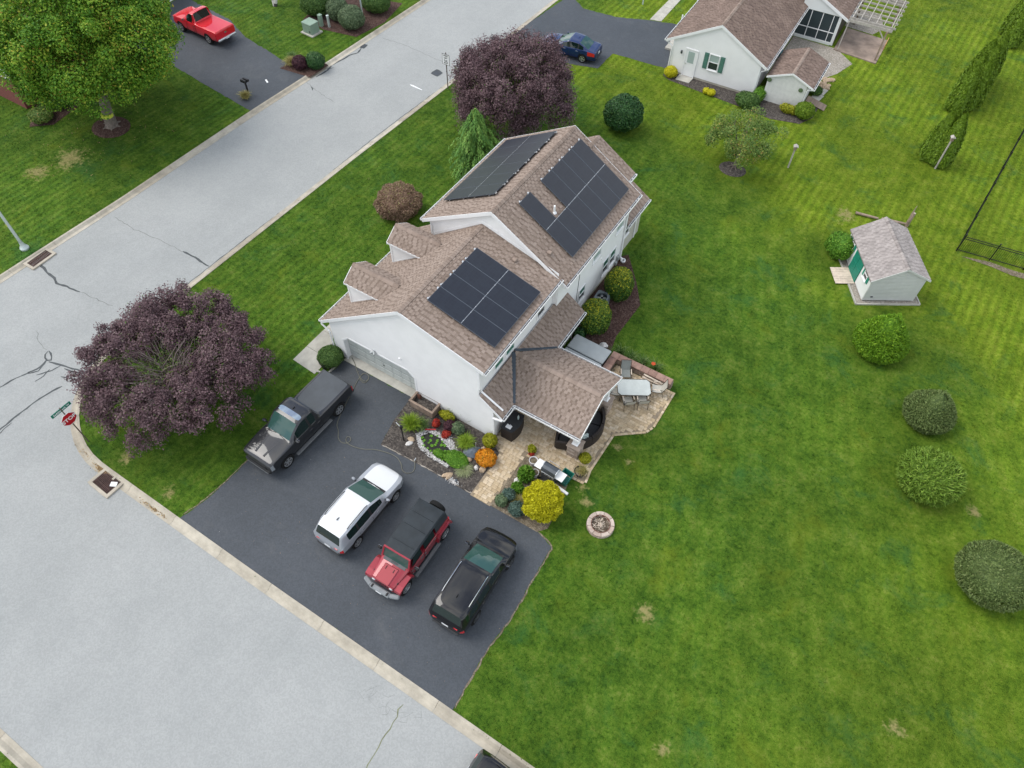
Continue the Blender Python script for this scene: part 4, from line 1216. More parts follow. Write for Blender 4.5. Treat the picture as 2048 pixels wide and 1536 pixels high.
# low seat wall with cap stones
M['cap'] = tinted('cap_stone', [(0, (0.235, 0.145, 0.115)), (1, (0.31, 0.20, 0.16))], .85, .2, nscale=5, bmp=.2)
M['wallstone'] = tinted('wall_stone', [(0, (0.17, 0.125, 0.10)), (.5, (0.25, 0.19, 0.15)), (1, (0.34, 0.265, 0.21))], .9, .2, nscale=8, bmp=.2)
sw = thing('seat_wall', 'low L shaped seat wall of brown stone with smooth cap beside the hot tub', 'wall', (-6.2, 24.0, 0))
runs = [((-8.2, 24.0), (-4.6, 24.0)), ((-8.0, 22.3), (-8.0, 23.78))]
b = MB(); b.cur = .1; b.box((-6.4, 24.0, .2), (3.5, .26, .40)); b.box((-8.0, 23.05, .2), (.26, 1.45, .40)); b.build('core', M['wallstone'], sw, world=True)
for (a, c) in runs:
    L = (Vector(c) - Vector(a)).length; ang = math.atan2(c[1] - a[1], c[0] - a[0]); n = round(L / .45)
    for k in range(n):
        p = Vector(a).lerp(Vector(c), (k + .5) / n)
        m = MB(); m.cur = rnd(0, 1); m.box((p.x, p.y, .47), (L / n - .008, .42, .075), rz=ang, bev=.012); m.build('cap_stone', M['cap'], sw, world=True)
    nn = round(L / .3)
    for r_ in range(3):
        for side in (-1, 1):
            for k in range(nn):
                p = Vector(a).lerp(Vector(c), (k + (.5 if r_ % 2 else .42)) / nn); d = (Vector(c) - Vector(a)).normalized(); q = p + Vector((-d.y, d.x)) * (side * .13)
                m = MB(); m.cur = rnd(0, 1); m.box((q.x, q.y, .07 + r_ * .143), (L / nn - .01, .09 + rnd(0, .02), .135), rz=ang, bev=.014); m.build('stone', M['wallstone'], sw, world=True)
m = MB(); m.cur = .6
for r_ in range(3): m.cur = rnd(0, 1); m.box((-4.6, 24.0, .07 + r_ * .143), (.08, .3, .135), bev=.012)
m.build('end_stone', M['wallstone'], sw, world=True, kind='stuff')

# ------------------------------------------------------------------ hot tub
M['tubcover'] = plain('grey_vinyl_cover', (0.33, 0.355, 0.36), .45, .05, 2.0, bmp=.05, bscale=12)
M['tubside'] = plain('black_tub_panel', (0.02, 0.02, 0.021), .6, .2, 4)
M['tubedge'] = plain('dark_seam', (0.035, 0.045, 0.05), .5, 0)
t = thing('hot_tub', 'square hot tub under a grey folding cover between wall and seat wall', 'hot tub', (-9.30, 22.72, 0), R(-1.5))
b = MB(); b.box((0, 0, .4), (2.08, 2.1, .8), bev=.1); b.build('cabinet', M['tubside'], t)
b = MB(); b.box((0, .60, .88), (2.2, 1.05, .10), bev=.04); b.box((0, .60, .835), (2.2, 1.06, .02)); b.build('cover', M['tubcover'], t, smooth=True)
b = MB(); b.box((0, -.55, .88), (2.2, 1.14, .10), bev=.04); b.build('cover', M['tubcover'], t, smooth=True)
b = MB(); b.box((0, .045, .895), (2.2, .05, .03)); b.build('fold_seam', M['tubedge'], t)
b = MB(); b.box((1.09, .1, .82), (.04, 2.0, .10)); b.build('cover_skirt', M['tubside'], t)

# ------------------------------------------------------------------ patio furniture
M['glass_top'] = plain('frosted_glass', (0.42, 0.45, 0.43), .12, .08, 2.5, spec=.7)
M['sling'] = plain('beige_sling', (0.43, 0.41, 0.36), .8, .06, 12, bmp=.1, bscale=90)
M['sling_g'] = plain('grey_sling', (0.215, 0.23, 0.215), .8, .06, 12)
M['bronze'] = plain('bronze_frame', (0.06, 0.05, 0.04), .45, .1, 4, metal=.5)
M['palewood'] = plain('pale_timber', (0.56, 0.47, 0.38), .8, .2, 3)
ta = R(31)
tp = (-6.11, 22.43)
t = thing('patio_table', 'rectangular frosted glass table with clipped corners on the open patio', 'table', (tp[0], tp[1], .05), ta)
def octo(w, h, c): return [(-w / 2 + c, -h / 2), (w / 2 - c, -h / 2), (w / 2, -h / 2 + c), (w / 2, h / 2 - c), (w / 2 - c, h / 2), (-w / 2 + c, h / 2), (-w / 2, h / 2 - c), (-w / 2, -h / 2 + c)]
b = MB(); b.prism(octo(1.72, 1.02, .16), .67, .685); b.build('table_top', M['glass_top'], t)
b = MB()
P = octo(1.74, 1.04, .16)
for a, c in zip(P, P[1:] + P[:1]): b.beam((a[0], a[1], .672), (c[0], c[1], .672), .03, .03)
b.build('rim', M['bronze'], t)
for sx in (-1, 1):
    for sy in (-1, 1):
        b = MB(); b.tube([(sx * .66, sy * .36, .66), (sx * .70, sy * .40, .35), (sx * .74, sy * .43, 0)], .016, 6); b.build('leg', M['bronze'], t)
def sling_chair(mat):
    t = thing('patio_chair', 'x', 'chair', (0, 0, 0), 0, 'sling chairs around the glass table')
    b = MB(); n = 7
    vs = []; 
    for i in range(n):
        q = i / (n - 1); x = .26 - .50 * q; z = .42 - .05 * math.sin(q * 3.0)
        vs += [(x, -.25, z), (x, .25, z)]
    b.add(vs, [[2 * i, 2 * i + 1, 2 * i + 3, 2 * i + 2] for i in range(n - 1)])
    b.add([(x, y_, z - .012) for x, y_, z in vs], [[2 * i, 2 * i + 2, 2 * i + 3, 2 * i + 1] for i in range(n - 1)])
    b.build('seat', M[mat], t)
    b = MB(); vs = []
    for i in range(n):
        q = i / (n - 1); x = -.24 - .20 * q - .03 * math.sin(q * 3); z = .40 + .56 * q
        vs += [(x, -.25, z), (x, .25, z)]
    b.add(vs, [[2 * i, 2 * i + 1, 2 * i + 3, 2 * i + 2] for i in range(n - 1)])
    b.add([(x - .012, y_, z) for x, y_, z in vs], [[2 * i, 2 * i + 2, 2 * i + 3, 2 * i + 1] for i in range(n - 1)])
    b.build('backrest', M[mat], t)
    for s_ in (-1, 1):
        y_ = s_ * .275
        b = MB(); b.tube([(-.46, y_, .97), (-.25, y_, .40), (.10, y_, .37), (.27, y_, .42)], .014, 6); b.build('side_rail', M['bronze'], t)
        b = MB(); b.tube([(-.33, y_, .60), (-.1, y_, .635), (.22, y_, .62), (.30, y_, .45), (.28, y_, .0)], .014, 6); b.build('leg', M['bronze'], t)
        b = MB(); b.tube([(-.20, y_, .62), (-.28, y_, .35), (-.36, y_, 0)], .014, 6); b.build('leg', M['bronze'], t)
        b = MB(); b.box((.06, y_, .642), (.36, .045, .018), bev=.006); b.build('armrest', M['palewood'], t)
    b = MB(); b.tube([(-.46, -.275, .97), (-.47, 0, .985), (-.46, .275, .97)], .014, 6); b.build('top_rail', M['bronze'], t)
    return t
def put(t, xy, rz, label=None, z=.05, group=None):
    t.location = (xy[0], xy[1], z); t.rotation_euler = (0, 0, rz)
    if label: t['label'] = label
    if group: t['group'] = group
    return t
ca = sling_chair('sling')
put(ca, (-6.03, 21.68), R(31 + 100), 'beige sling chair nearest the stone pier on the near side of the glass table')
put(copy_tree(ca), (-5.44, 22.13), R(31 + 96), 'beige sling chair near side of the glass table, right of its twin')
put(copy_tree(ca), (-5.10, 23.23), R(31 + 172), 'beige sling chair at the lawn end of the glass table')
put(copy_tree(ca), (-6.88, 21.90), R(31 - 10), 'sling chair half hidden under the edge of the patio roof')
cb = sling_chair('sling_g')
put(cb, (-6.96, 23.22), R(31 - 92), 'grey sling chair inside the corner of the seat wall')
# loose boards lying against the seat wall
bp0 = (-5.73, 23.73)
for k, (a, c, w) in enumerate((((-6.12, 23.74), (-4.97, 23.69), .10), ((-6.14, 23.62), (-5.05, 23.66), .12), ((-6.20, 23.56), (-5.21, 23.56), .09), ((-6.02, 23.65), (-5.09, 23.68), .05))):
    b = MB(); z = (.40, .30, .16, .47)[k]
    A, B = Vector((a[0], a[1], z)), Vector((c[0], c[1], z - .02)); mid = (A + B) / 2
    b.beam(A - mid, B - mid, w, .035)
    o = b.build('loose_board', M['palewood']); o.location = mid
    tag(o, ('long pale board leaning against the seat wall, widest and highest', 'pale board second in the stack by the seat wall', 'short pale board lying lowest under the table corner', 'narrow pale strip on top of the leaning boards')[k], 'board', 'loose boards leaning against the seat wall')

# wicker pieces under the roof
M['wicker'] = plain('dark_wicker', (0.026, 0.019, 0.016), .65, .35, 30, bmp=.5, bscale=70, bdist=.02)
M['cushion'] = plain('charcoal_cushion', (0.03, 0.031, 0.034), .85, .15, 6)
t = thing('storage_cabinet', 'tall dark wicker bar cabinet with bowed front standing at the house corner', 'cabinet', (-10.26, 17.08, .045))
n = 9; pts = [(-.32, -.60), (.30, -.60)] + [(.30 + .13 * math.sin(math.pi * i / n), -.60 + 1.2 * i / n) for i in range(1, n)] + [(.30, .60), (-.32, .60)]
b = MB(); b.prism(pts, 0, .86); b.build('body', M['wicker'], t)
b = MB(); b.prism([(x * 1.05, y * 1.03) for x, y in pts], .865, .90); b.build('top', M['cushion'], t)
b = MB(); b.box((-.0, -.30, .006), (.30, .22, .012), bev=.004)
for i in range(5): b.tube([(rnd(-.15, .15), rnd(-.4, -.15), .02) for _ in range(3)], .008, 5)
o = b.build('white_cord', M['trim']); o.location = (-10.26, 17.0, .945); tag(o, 'small heap of white cord on the dark wicker cabinet', 'cord')  # tangled white cord, no lamps on it
b = MB(); b.lathe([(.0, 0), (.04, 0), (.05, .1), (.055, .2), (.03, .26), (.015, .34), (0, .34)], n=12); o = b.build('glass_bottle', M['pane_pale'], smooth=True); o.location = (-10.1, 17.35, .947); tag(o, 'pale glass bottle standing on the dark wicker cabinet', 'bottle')
def wicker_chair():
    t = thing('wicker_chair', 'dark wicker armchair with charcoal cushion beside the stone pier', 'chair', (0, 0, 0))
    b = MB(); b.box((0, 0, .17), (.74, .72, .30), bev=.04); b.build('base', M['wicker'], t)
    b = MB(); b.box((-.36, 0, .42), (.14, .78, .72), bev=.06); b.build('backrest', M['wicker'], t, smooth=True)
    for s_ in (-1, 1):
        b = MB(); b.box((.0, s_ * .38, .32), (.74, .13, .56), bev=.05); b.build('armrest', M['wicker'], t, smooth=True)
    b = MB(); b.box((.04, 0, .38), (.62, .60, .13), bev=.05); b.build('cushion', M['cushion'], t, smooth=True)
    return t
put(wicker_chair(), (-7.68, 17.83), R(112))
# curved wicker sofa following the outer edge
cx_, cy_ = -8.05, 19.15
t = thing('curved_sofa', 'curved dark wicker sofa wrapping round inside the outer edge of the patio roof', 'sofa', (cx_, cy_, .045))
def ring_seg(b, r0, r1, z0, z1, a0, a1, n=16):
    for i in range(n):
        t0, t1 = R(a0 + (a1 - a0) * i / n), R(a0 + (a1 - a0) * (i + 1) / n)
        q = [(r0 * math.cos(t0), r0 * math.sin(t0)), (r1 * math.cos(t0), r1 * math.sin(t0)), (r1 * math.cos(t1), r1 * math.sin(t1)), (r0 * math.cos(t1), r0 * math.sin(t1))]
        b.prism(q, z0, z1)
for k, (a0, a1) in enumerate(((-58, -23), (-22, 12), (13, 48))):
    b = MB(); ring_seg(b, 1.0, 1.62, 0, .34, a0, a1, 7); b.build('seat_base', M['wicker'], t)
    b = MB(); ring_seg(b, 1.62, 1.76, 0, .74, a0, a1, 7); b.build('backrest', M['wicker'], t)
    b = MB(); ring_seg(b, 1.02, 1.56, .345, .46, a0 + 1, a1 - 1, 7); b.build('cushion', M['cushion'], t)
M['pillowfab'] = plain('patterned_pillow', (0.36, 0.42, 0.40), .85, .5, 14)
b = MB(); b.box((0, 0, 0), (.16, .42, .40), bev=.07); o = b.build('throw_pillow', M['pillowfab'], smooth=True); o.location = (-6.80, 18.35, .72); o.rotation_euler = (0, R(-18), R(-30)); tag(o, 'pale patterned throw pillow on the curved wicker sofa', 'pillow')

# ------------------------------------------------------------------ grill corner
M['steel'] = plain('brushed_steel', (0.50, 0.52, 0.53), .32, .08, 3, metal=.7)
M['lid'] = plain('graphite_lid', (0.075, 0.085, 0.095), .3, .1, 3, metal=.4)
M['black'] = plain('black_plastic', (0.012, 0.012, 0.013), .5, .1, 3)
M['shelf'] = plain('white_shelf', (0.74, 0.74, 0.73), .4, .04, 3)
gx = (-7.26, 15.72)
t = thing('gas_grill', 'gas barbecue with grey lid and white side shelves at the patio edge', 'barbecue', (gx[0], gx[1], .04), R(-3))
b = MB(); b.box((0, -.02, .42), (.74, .50, .76), bev=.02); b.build('cabinet', M['lid'], t)
b = MB(); b.box((0, -.275, .74), (.72, .03, .16), bev=.01)
b.build('control_panel', M['steel'], t)
for k in range(3):
    b = MB(); b.cyl((-.22 + .22 * k, -.29, .75), (-.22 + .22 * k, -.335, .75), .03, n=10); b.build('knob', M['black'], t)
b = MB(); prof = [(-.26, .82), (-.26, .95), (-.2, 1.06), (-.06, 1.13), (.10, 1.12), (.22, 1.03), (.26, .90), (.26, .82)]
b.extrude([(-.38, y_, z_) for y_, z_ in prof], (.76, 0, 0)); b.build('lid', M['lid'], t)
b = MB()
for x_ in (-.395, .395): b.extrude([(x_ - .015, y_ * 1.03, .82 + (z_ - .82) * 1.05) for y_, z_ in prof], (.03, 0, 0))
b.build('lid_cheek', M['steel'], t, kind='stuff')
b = MB(); b.tube([(-.28, .29, .98), (-.28, .35, 1.0), (.28, .35, 1.0), (.28, .29, .98)], .014, 8); b.build('lid_handle', M['steel'], t)
for s_ in (-1, 1):
    b = MB(); b.box((s_ * .60, 0, .84), (.40, .50, .04), bev=.012); b.build('side_shelf', M['shelf'], t)
M['greenbin'] = plain('green_plastic', (0.010, 0.135, 0.10), .4, .08, 4)
bx = (-6.59, 16.06)
t = thing('recycling_bin', 'open dark green plastic recycling bin beside the barbecue', 'bin', (bx[0], bx[1], .02), R(-6))
b = MB()
w0, w1, d0, d1, hh = .22, .27, .30, .36, .42
q0 = [(-w0, -d0), (w0, -d0), (w0, d0), (-w0, d0)]; q1 = [(-w1, -d1), (w1, -d1), (w1, d1), (-w1, d1)]
vs = [(x, y, 0) for x, y in q0] + [(x, y, hh) for x, y in q1] + [(x * .92, y * .94, hh) for x, y in q1] + [(x * .9, y * .92, .03) for x, y in q0]
fs = [[0, 1, 2, 3][::-1], [12, 13, 14, 15]] + [[k * 4 + i, k * 4 + (i + 1) % 4, k * 4 + (i + 1) % 4 + 4, k * 4 + i + 4] for k in range(3) for i in range(4)]
b.add(vs, fs); b.build('tub', M['greenbin'], t)
b = MB()
for a, c in zip(q1, q1[1:] + q1[:1]): b.beam((a[0], a[1], hh), (c[0], c[1], hh), .035, .03)
b.build('rim', M['greenbin'], t)
b = MB(); b.box((0, -.335, .27), (.10, .012, .04)); b.build('sticker', M['shelf'], t)
M['whitepot'] = plain('white_plastic_pot', (0.66, 0.64, 0.66), .5, .06, 5)
M['blackpot'] = plain('black_pot', (0.016, 0.016, 0.018), .5, .15, 5)
M['pot_soil'] = M['mulch']
def pot(xy, r, h, mat, label, cat='pot', z=.03, group=None):
    t = thing('plant_pot', label, cat, (xy[0], xy[1], z), 0, group)
    b = MB(); b.lathe([(0, 0), (r * .74, 0), (r * .97, h * .93), (r * 1.04, h * .94), (r * 1.04, h), (r * .9, h), (r * .86, h * .8)], n=20); b.build('body', M[mat], t, smooth=True)
    b = MB(); b.lathe([(r * .88, h * .82), (0, h * .86)], n=20); b.build('soil', M['soil'], t)
    return t
pot((-8.37, 16.01), .22, .36, 'whitepot', 'white plastic pot with sparse soil nearest the paved walk')
pot((-7.96, 15.48), .19, .34, 'whitepot', 'white plastic pot behind the round yellow bush and left of the barbecue')
pot((-7.76, 15.57), .15, .22, 'blackpot', 'small dark pot squeezed between white pot and barbecue')
pot((-6.15, 16.77), .30, .26, 'blackpot', 'wide black tub of straggly plants at the patio corner')
b = MB(); b.prism([(-.5, -.06), (.5, -.06), (.5, .06), (-.5, .06)], 0, .09); o = b.build('edging_block', M['shelf']); e = (-6.58, 15.51); o.location = (e[0], e[1], .03); o.rotation_euler = (0, 0, R(-8)); tag(o, 'white edging block lying behind the round yellow bush', 'block')

# fire pit on the lawn
M['pit'] = tinted('pink_concrete_block', [(0, (0.37, 0.285, 0.235)), (1, (0.50, 0.42, 0.36))], .9, .2, nscale=8, bmp=.2)
M['rust'] = plain('rusty_steel', (0.13, 0.055, 0.035), .8, .3, 8)
M['ash'] = mulch('ash_bed', (0.05, 0.04, 0.03), (0.14, 0.11, 0.08), (0.38, 0.34, 0.28))
fx = (-3.99, 14.87)
t = thing('fire_pit', 'round fire pit ringed with pinkish blocks on the lawn', 'fire pit', (fx[0], fx[1], 0))
NB = 9
for k in range(NB):
    a0, a1 = 2 * math.pi * (k + .03) / NB, 2 * math.pi * (k + .97) / NB
    for lv in (0, 1):
        off = .5 * 2 * math.pi / NB * lv
        ro = .66 - .015 * lv; ri = .45
        q = [(ri * math.cos(a0 + off), ri * math.sin(a0 + off))] + [(ro * math.cos(a0 + (a1 - a0) * i / 4 + off), ro * math.sin(a0 + (a1 - a0) * i / 4 + off)) for i in range(5)] + [(ri * math.cos(a1 + off), ri * math.sin(a1 + off))]
        b = MB(); b.cur = rnd(0, 1); b.prism(q, lv * .10, lv * .10 + .095); b.build('block', M['pit'], t)
b = MB(); b.lathe([(.46, .02), (.46, .225), (.435, .225), (.435, .02)], n=28); b.build('steel_ring', M['rust'], t)
b = MB(); b.lathe([(.43, .05), (.25, .09), (0, .10)], n=24); b.build('ash', M['ash'], t)
b = MB()
for k in range(26):
    a = rnd(0, 6.28); r_ = rnd(0, .33); p = Vector((r_ * math.cos(a), r_ * math.sin(a), rnd(.1, .16))); d = Vector((rnd(-1, 1), rnd(-1, 1), rnd(-.15, .15))).normalized() * rnd(.05, .16)
    b.cyl(p - d, p + d, rnd(.008, .018), n=5)
b.build('twig', M['palewood'], t, kind='stuff')

# ------------------------------------------------------------------ front bed: planter, pond, lamp post, stones
M['oldwood'] = plain('weathered_timber', (0.26, 0.195, 0.15), .85, .25, 4, bmp=.3, bscale=25)
t = thing('planter_box', 'weathered wooden planter box against the white garage wall', 'planter', (-14.87, 15.88, 0), R(-.5))
Lp, Wp, Hp = 1.42, .72, .56
for k in range(4):
    for s_ in (-1, 1):
        b = MB(); b.box((0, s_ * Wp / 2, .09 + k * .125), (Lp, .04, .118), bev=.006); b.build('plank', M['oldwood'], t)
        b = MB(); b.box((s_ * Lp / 2, 0, .09 + k * .125), (.04, Wp - .05, .118), bev=.006); b.build('plank', M['oldwood'], t)
for s_ in (-1, 1):
    b = MB(); b.box((0, s_ * Wp / 2, Hp - .01), (Lp + .12, .12, .035), bev=.008); b.build('rim_board', M['oldwood'], t)
    b = MB(); b.box((s_ * Lp / 2, 0, Hp - .01), (.12, Wp - .13, .034), bev=.008); b.build('rim_board', M['oldwood'], t)
b = MB(); b.box((0, 0, .2), (Lp - .06, Wp - .06, .2)); b.build('soil', M['mulch'], t)
b = MB(); b.box((-.5, .12, .45), (.16, .06, .42), bev=.01); b.box((-.44, .18, .42), (.08, .05, .36), bev=.01); b.build('divider', M['rust'], t, kind='stuff')
M['rubber'] = plain('dark_rubble', (0.06, 0.062, 0.066), .8, .3, 9)
def rock(name, xy, sx, sy, sz, mat, label, cat='stone', z=0.0, seed=0, group=None, rz=0.0):
    r_ = random.Random(seed + int(xy[0] * 100)); b = MB()
    n, m_ = 9, 6; vs = []; fs = []
    for j in range(m_ + 1):
        ph = math.pi * j / m_
        for i in range(n):
            th = 2 * math.pi * i / n; k = 1 + r_.uniform(-.16, .16)
            vs.append((sx * k * math.sin(ph) * math.cos(th), sy * k * math.sin(ph) * math.sin(th), sz * k * math.cos(ph)))
    for j in range(m_):
        for i in range(n): fs.append([j * n + i, (j + 1) * n + i, (j + 1) * n + (i + 1) % n, j * n + (i + 1) % n])
    b.add(vs, fs); o = b.build(name, M[mat], smooth=True); o.location = (xy[0], xy[1], z + sz * .5); o.rotation_euler = (0, 0, rz)
    tag(o, label, cat, group); return o
M['tanrock'] = plain('tan_rock', (0.42, 0.315, 0.215), .85, .25, 5, bmp=.3, bscale=15)
M['whiterock'] = plain('pale_rock', (0.56, 0.54, 0.52), .85, .15, 5, bmp=.3, bscale=15)
GR = 'garden stones around the pond bed'
for i, (xy, s_, mt, lb) in enumerate((
        ((-14.31, 13.87), (.20, .14, .10), 'tanrock', 'tan stone at the left rim of the pond next to the white one'),
        ((-14.25, 13.63), (.21, .13, .07), 'whiterock', 'flat white stone left of the pond by the lamp post'),
        ((-11.63, 13.16), (.24, .12, .07), 'tanrock', 'left of two flat tan stones below the pond'),
        ((-11.48, 13.19), (.22, .11, .08), 'tanrock', 'right of two flat tan stones below the pond'),
        ((-11.20, 14.44), (.17, .13, .12), 'tanrock', 'tan stone above the pale tufted grass'),
        ((-10.61, 14.28), (.15, .12, .12), 'whiterock', 'white stone between pale grass and orange flowers'),
        ((-10.30, 14.35), (.19, .16, .12), 'tanrock', 'large tan stone in front of the orange flowers'),
        ((-10.90, 15.39), (.15, .12, .10), 'tanrock', 'tan stone between the yellow shrub and the orange flowers'),
        ((-8.52, 14.76), (.22, .18, .10), 'whiterock', 'pale flat stone among the plants left of the yellow bush'))):
    rock('garden_stone', xy, *s_, mt, lb, z=.03, seed=i, group=GR, rz=rnd(0, 3))
# pond with pebble rim
pond_in = [(-14.05, 14.25), (-13.80, 14.72), (-13.1, 14.75), (-12.3, 14.45), (-11.98, 14.1), (-12.05, 13.65), (-12.75, 13.75), (-13.5, 13.85)]
M['pondwater'] = plain('dark_pond_water', (0.012, 0.013, 0.009), .05, .2, 4, spec=.6)
pond = thing('garden_pond', 'small dark garden pond with lily pads inside a white pebble rim', 'pond', (-13.0, 14.2, 0))
b = MB(); b.poly([(x, y, .075) for x, y in (pond_in if area2(pond_in) > 0 else pond_in[::-1])]); b.build('water', M['pondwater'], pond, world=True)
M['pebble'] = tinted('white_pebble', [(0, (0.28, 0.27, 0.26)), (.4, (0.48, 0.47, 0.46)), (1, (0.70, 0.69, 0.68))], .75, .3)
def pebbles(n, sampler, s0, s1, name='pebble', mat='pebble', z=.05, parent=None, seed=1):
    g = np.random.default_rng(seed); P = np.array([sampler(g) for _ in range(n)])
    base = np.array([(1, 0, 0), (0, 1, 0), (-1, 0, 0), (0, -1, 0), (0, 0, .8), (0, 0, -.8)], float)
    F = np.array([(0, 1, 4), (1, 2, 4), (2, 3, 4), (3, 0, 4), (1, 0, 5), (2, 1, 5), (3, 2, 5), (0, 3, 5)])
    s_ = g.uniform(s0, s1, (n, 1, 1)) * g.uniform(.7, 1.3, (n, 1, 3)); a = g.uniform(0, 6.28, n)
    V = base[None] * s_; c, sn = np.cos(a)[:, None], np.sin(a)[:, None]
    V = np.stack([V[..., 0] * c - V[..., 1] * sn, V[..., 0] * sn + V[..., 1] * c, V[..., 2]], -1) + P[:, None, :]
    fs = (F[None] + (np.arange(n) * 6)[:, None, None]).reshape(-1, 3)
    V = V.reshape(-1, 3)
    if parent: V = V - np.array(parent.location)
    me = np_mesh(name, V, fs, M[mat], np.repeat(g.random(n), 8)); o = link_mesh(name, me, parent); o['kind'] = 'stuff'; return o
rim = resample(pond_in + [pond_in[0]], .05)
def rim_s(g):
    p = rim[g.integers(len(rim))]; c = Vector((-13.0, 14.2)); d = (p - c).normalized(); q = p + d * g.uniform(-.03, .26)
    return (q.x, q.y, .04 + g.uniform(0, .05))
pebbles(1500, rim_s, .022, .05, parent=pond, seed=3)
def strip_s(g):
    t_ = g.random(); return (-12.95 + 1.2 * t_ + g.normal(0, .10), 15.0 - .75 * t_ + g.normal(0, .09), .05)
pebbles(500, strip_s, .02, .045, parent=pond, seed=5)
pebbles(120, lambda g: (-11.15 + g.normal(0, .16), 13.05 + g.normal(0, .07), .03), .02, .04, parent=pond, seed=6)
b = MB(); b.box((-13.80, 14.83, .16), (.55, .05, .05), rz=.55); b.build('red_stick', plain('red_plastic', (.45, .03, .035), .5, .05, 3), pond, world=True)
# crumpled liner
M['liner'] = plain('blue_grey_liner', (0.085, 0.105, 0.13), .45, .15, 5)
g_ = np.random.default_rng(5); nx = 26
xs = np.linspace(-.55, .55, nx); XX, YY = np.meshgrid(xs, xs * .62)
ZZ = .04 + .14 * np.exp(-(XX ** 2 / .09 + YY ** 2 / .05)) 
for k in range(16):
    a = g_.uniform(0, 3.14); f_ = g_.uniform(6, 20); ZZ += .016 * np.abs(np.sin((XX * np.cos(a) + YY * np.sin(a)) * f_ + g_.uniform(0, 6)))
rr = np.sqrt((XX / .55) ** 2 + (YY / .34) ** 2)
ZZ *= np.clip(1.35 - rr, .15, 1)
idx = np.arange(nx * nx).reshape(nx, nx)
fq = np.stack([idx[:-1, :-1], idx[:-1, 1:], idx[1:, 1:], idx[1:, :-1]], -1).reshape(-1, 4)
keep = (rr.ravel()[fq].min(1) < 1.0)
lp = (-11.19, 14.93)
o = link_mesh('pond_liner', np_mesh('pond_liner', np.stack([XX, YY, ZZ], -1).reshape(-1, 3), fq[keep], M['liner'], smooth=True)); o.location = (lp[0], lp[1], .03); o.rotation_euler = (0, 0, .5)
tag(o, 'crumpled blue grey plastic sheet lying above the pale grass tuft', 'plastic sheet')
# lamp post with cross arm
t = thing('lamp_post', 'short black garden lamp post with a T arm at the edge of the mulch bed', 'lamp post', (-14.61, 13.64, .02))
b = MB(); b.cyl((0, 0, 0), (0, 0, 1.15), .035, .03, 10); b.build('post', M['black'], t)
b = MB(); b.beam((-.42, .12, 1.17), (.06, -.02, 1.17), .035, .035); b.build('arm', M['grey_metal'], t)
b = MB(); b.lathe([(0, 0), (.07, 0), (.09, .05), (.07, .18), (.02, .22), (0, .22)], (0, 0, 1.16), n=10); b.build('lantern', M['black'], t, smooth=True)
t = thing('path_light', 'small black solar path light in the mulch by the driveway', 'garden light', ((-10.97, 13.06)[0], (-10.97, 13.06)[1], .02))
b = MB(); b.cyl((0, 0, 0), (0, 0, .28), .02, n=8); b.build('stake', M['black'], t)
b = MB(); b.lathe([(0, .27), (.08, .28), (.07, .33), (0, .36)], n=12); b.build('cap', M['lid'], t)
t = thing('yard_flag', 'grey pole of a yard tool leaning at the liner in the pond bed', 'tool', ((-11.17, 15.08)[0], (-11.17, 15.08)[1], .02))
b = MB(); b.cyl((0, 0, 0), (-.02, .04, .75), .022, n=8); b.build('pole', M['grey_metal'], t)
# garden hose: two visible runs
M['hose'] = plain('olive_hose', (0.13, 0.13, 0.105), .6, .1, 3)
def smooth_path(pts, n=6):
    P = [Vector(p) for p in pts]; out = []
    for i in range(len(P) - 1):
        p0, p1, p2, p3 = P[max(i - 1, 0)], P[i], P[i + 1], P[min(i + 2, len(P) - 1)]
        for k in range(n):
            t_ = k / n
            out.append(.5 * ((2 * p1) + (p2 - p0) * t_ + (2 * p0 - 5 * p1 + 4 * p2 - p3) * t_ ** 2 + (3 * p1 - p0 - 3 * p2 + p3) * t_ ** 3))
    return out + [P[-1]]
hp_ = [(-20.23, 16.35), (-19.83, 16.12), (-19.43, 15.80), (-18.91, 15.50), (-18.58, 15.51), (-18.61, 15.81), (-18.89, 15.91), (-19.03, 15.74), (-18.97, 15.49), (-18.74, 15.37), (-18.54, 15.42), (-18.55, 15.73), (-18.80, 15.92), (-19.03, 15.82), (-19.00, 15.44), (-18.92, 15.09), (-18.80, 14.70)]
hp2 = [(-18.07, 12.54), (-17.77, 12.30), (-17.50, 11.97), (-17.20, 11.85), (-16.95, 11.94), (-16.87, 12.16), (-16.99, 12.30), (-17.15, 12.27), (-17.10, 12.09), (-16.90, 11.97), (-16.50, 11.98), (-15.98, 12.14), (-15.50, 12.42), (-14.86, 12.61), (-14.32, 12.65), (-13.91, 12.48), (-13.62, 12.22), (-13.33, 12.21), (-13.14, 12.43), (-13.22, 12.71), (-13.45, 12.97)]
mid_ = [(-18.69, 14.31), (-18.49, 13.67), (-18.30, 13.05)]
b = MB(); b.tube([(p.x, p.y, .03 + .004 * (i % 2)) for i, p in enumerate(smooth_path(hp_ + mid_ + hp2, 5))], .021, 6)
tag(b.build('garden_hose', M['hose'], smooth=True), 'olive garden hose snaking from the garage door across the driveway', 'hose')
b = MB(); q = hp2[-1]; b.cyl((q[0], q[1], .03), (q[0] - .02, q[1] + .16, .06), .03, .02, 8); o = b.build('hose_nozzle', M['steel']); tag(o, 'silver hose nozzle lying on the mulch at the hose end', 'nozzle')
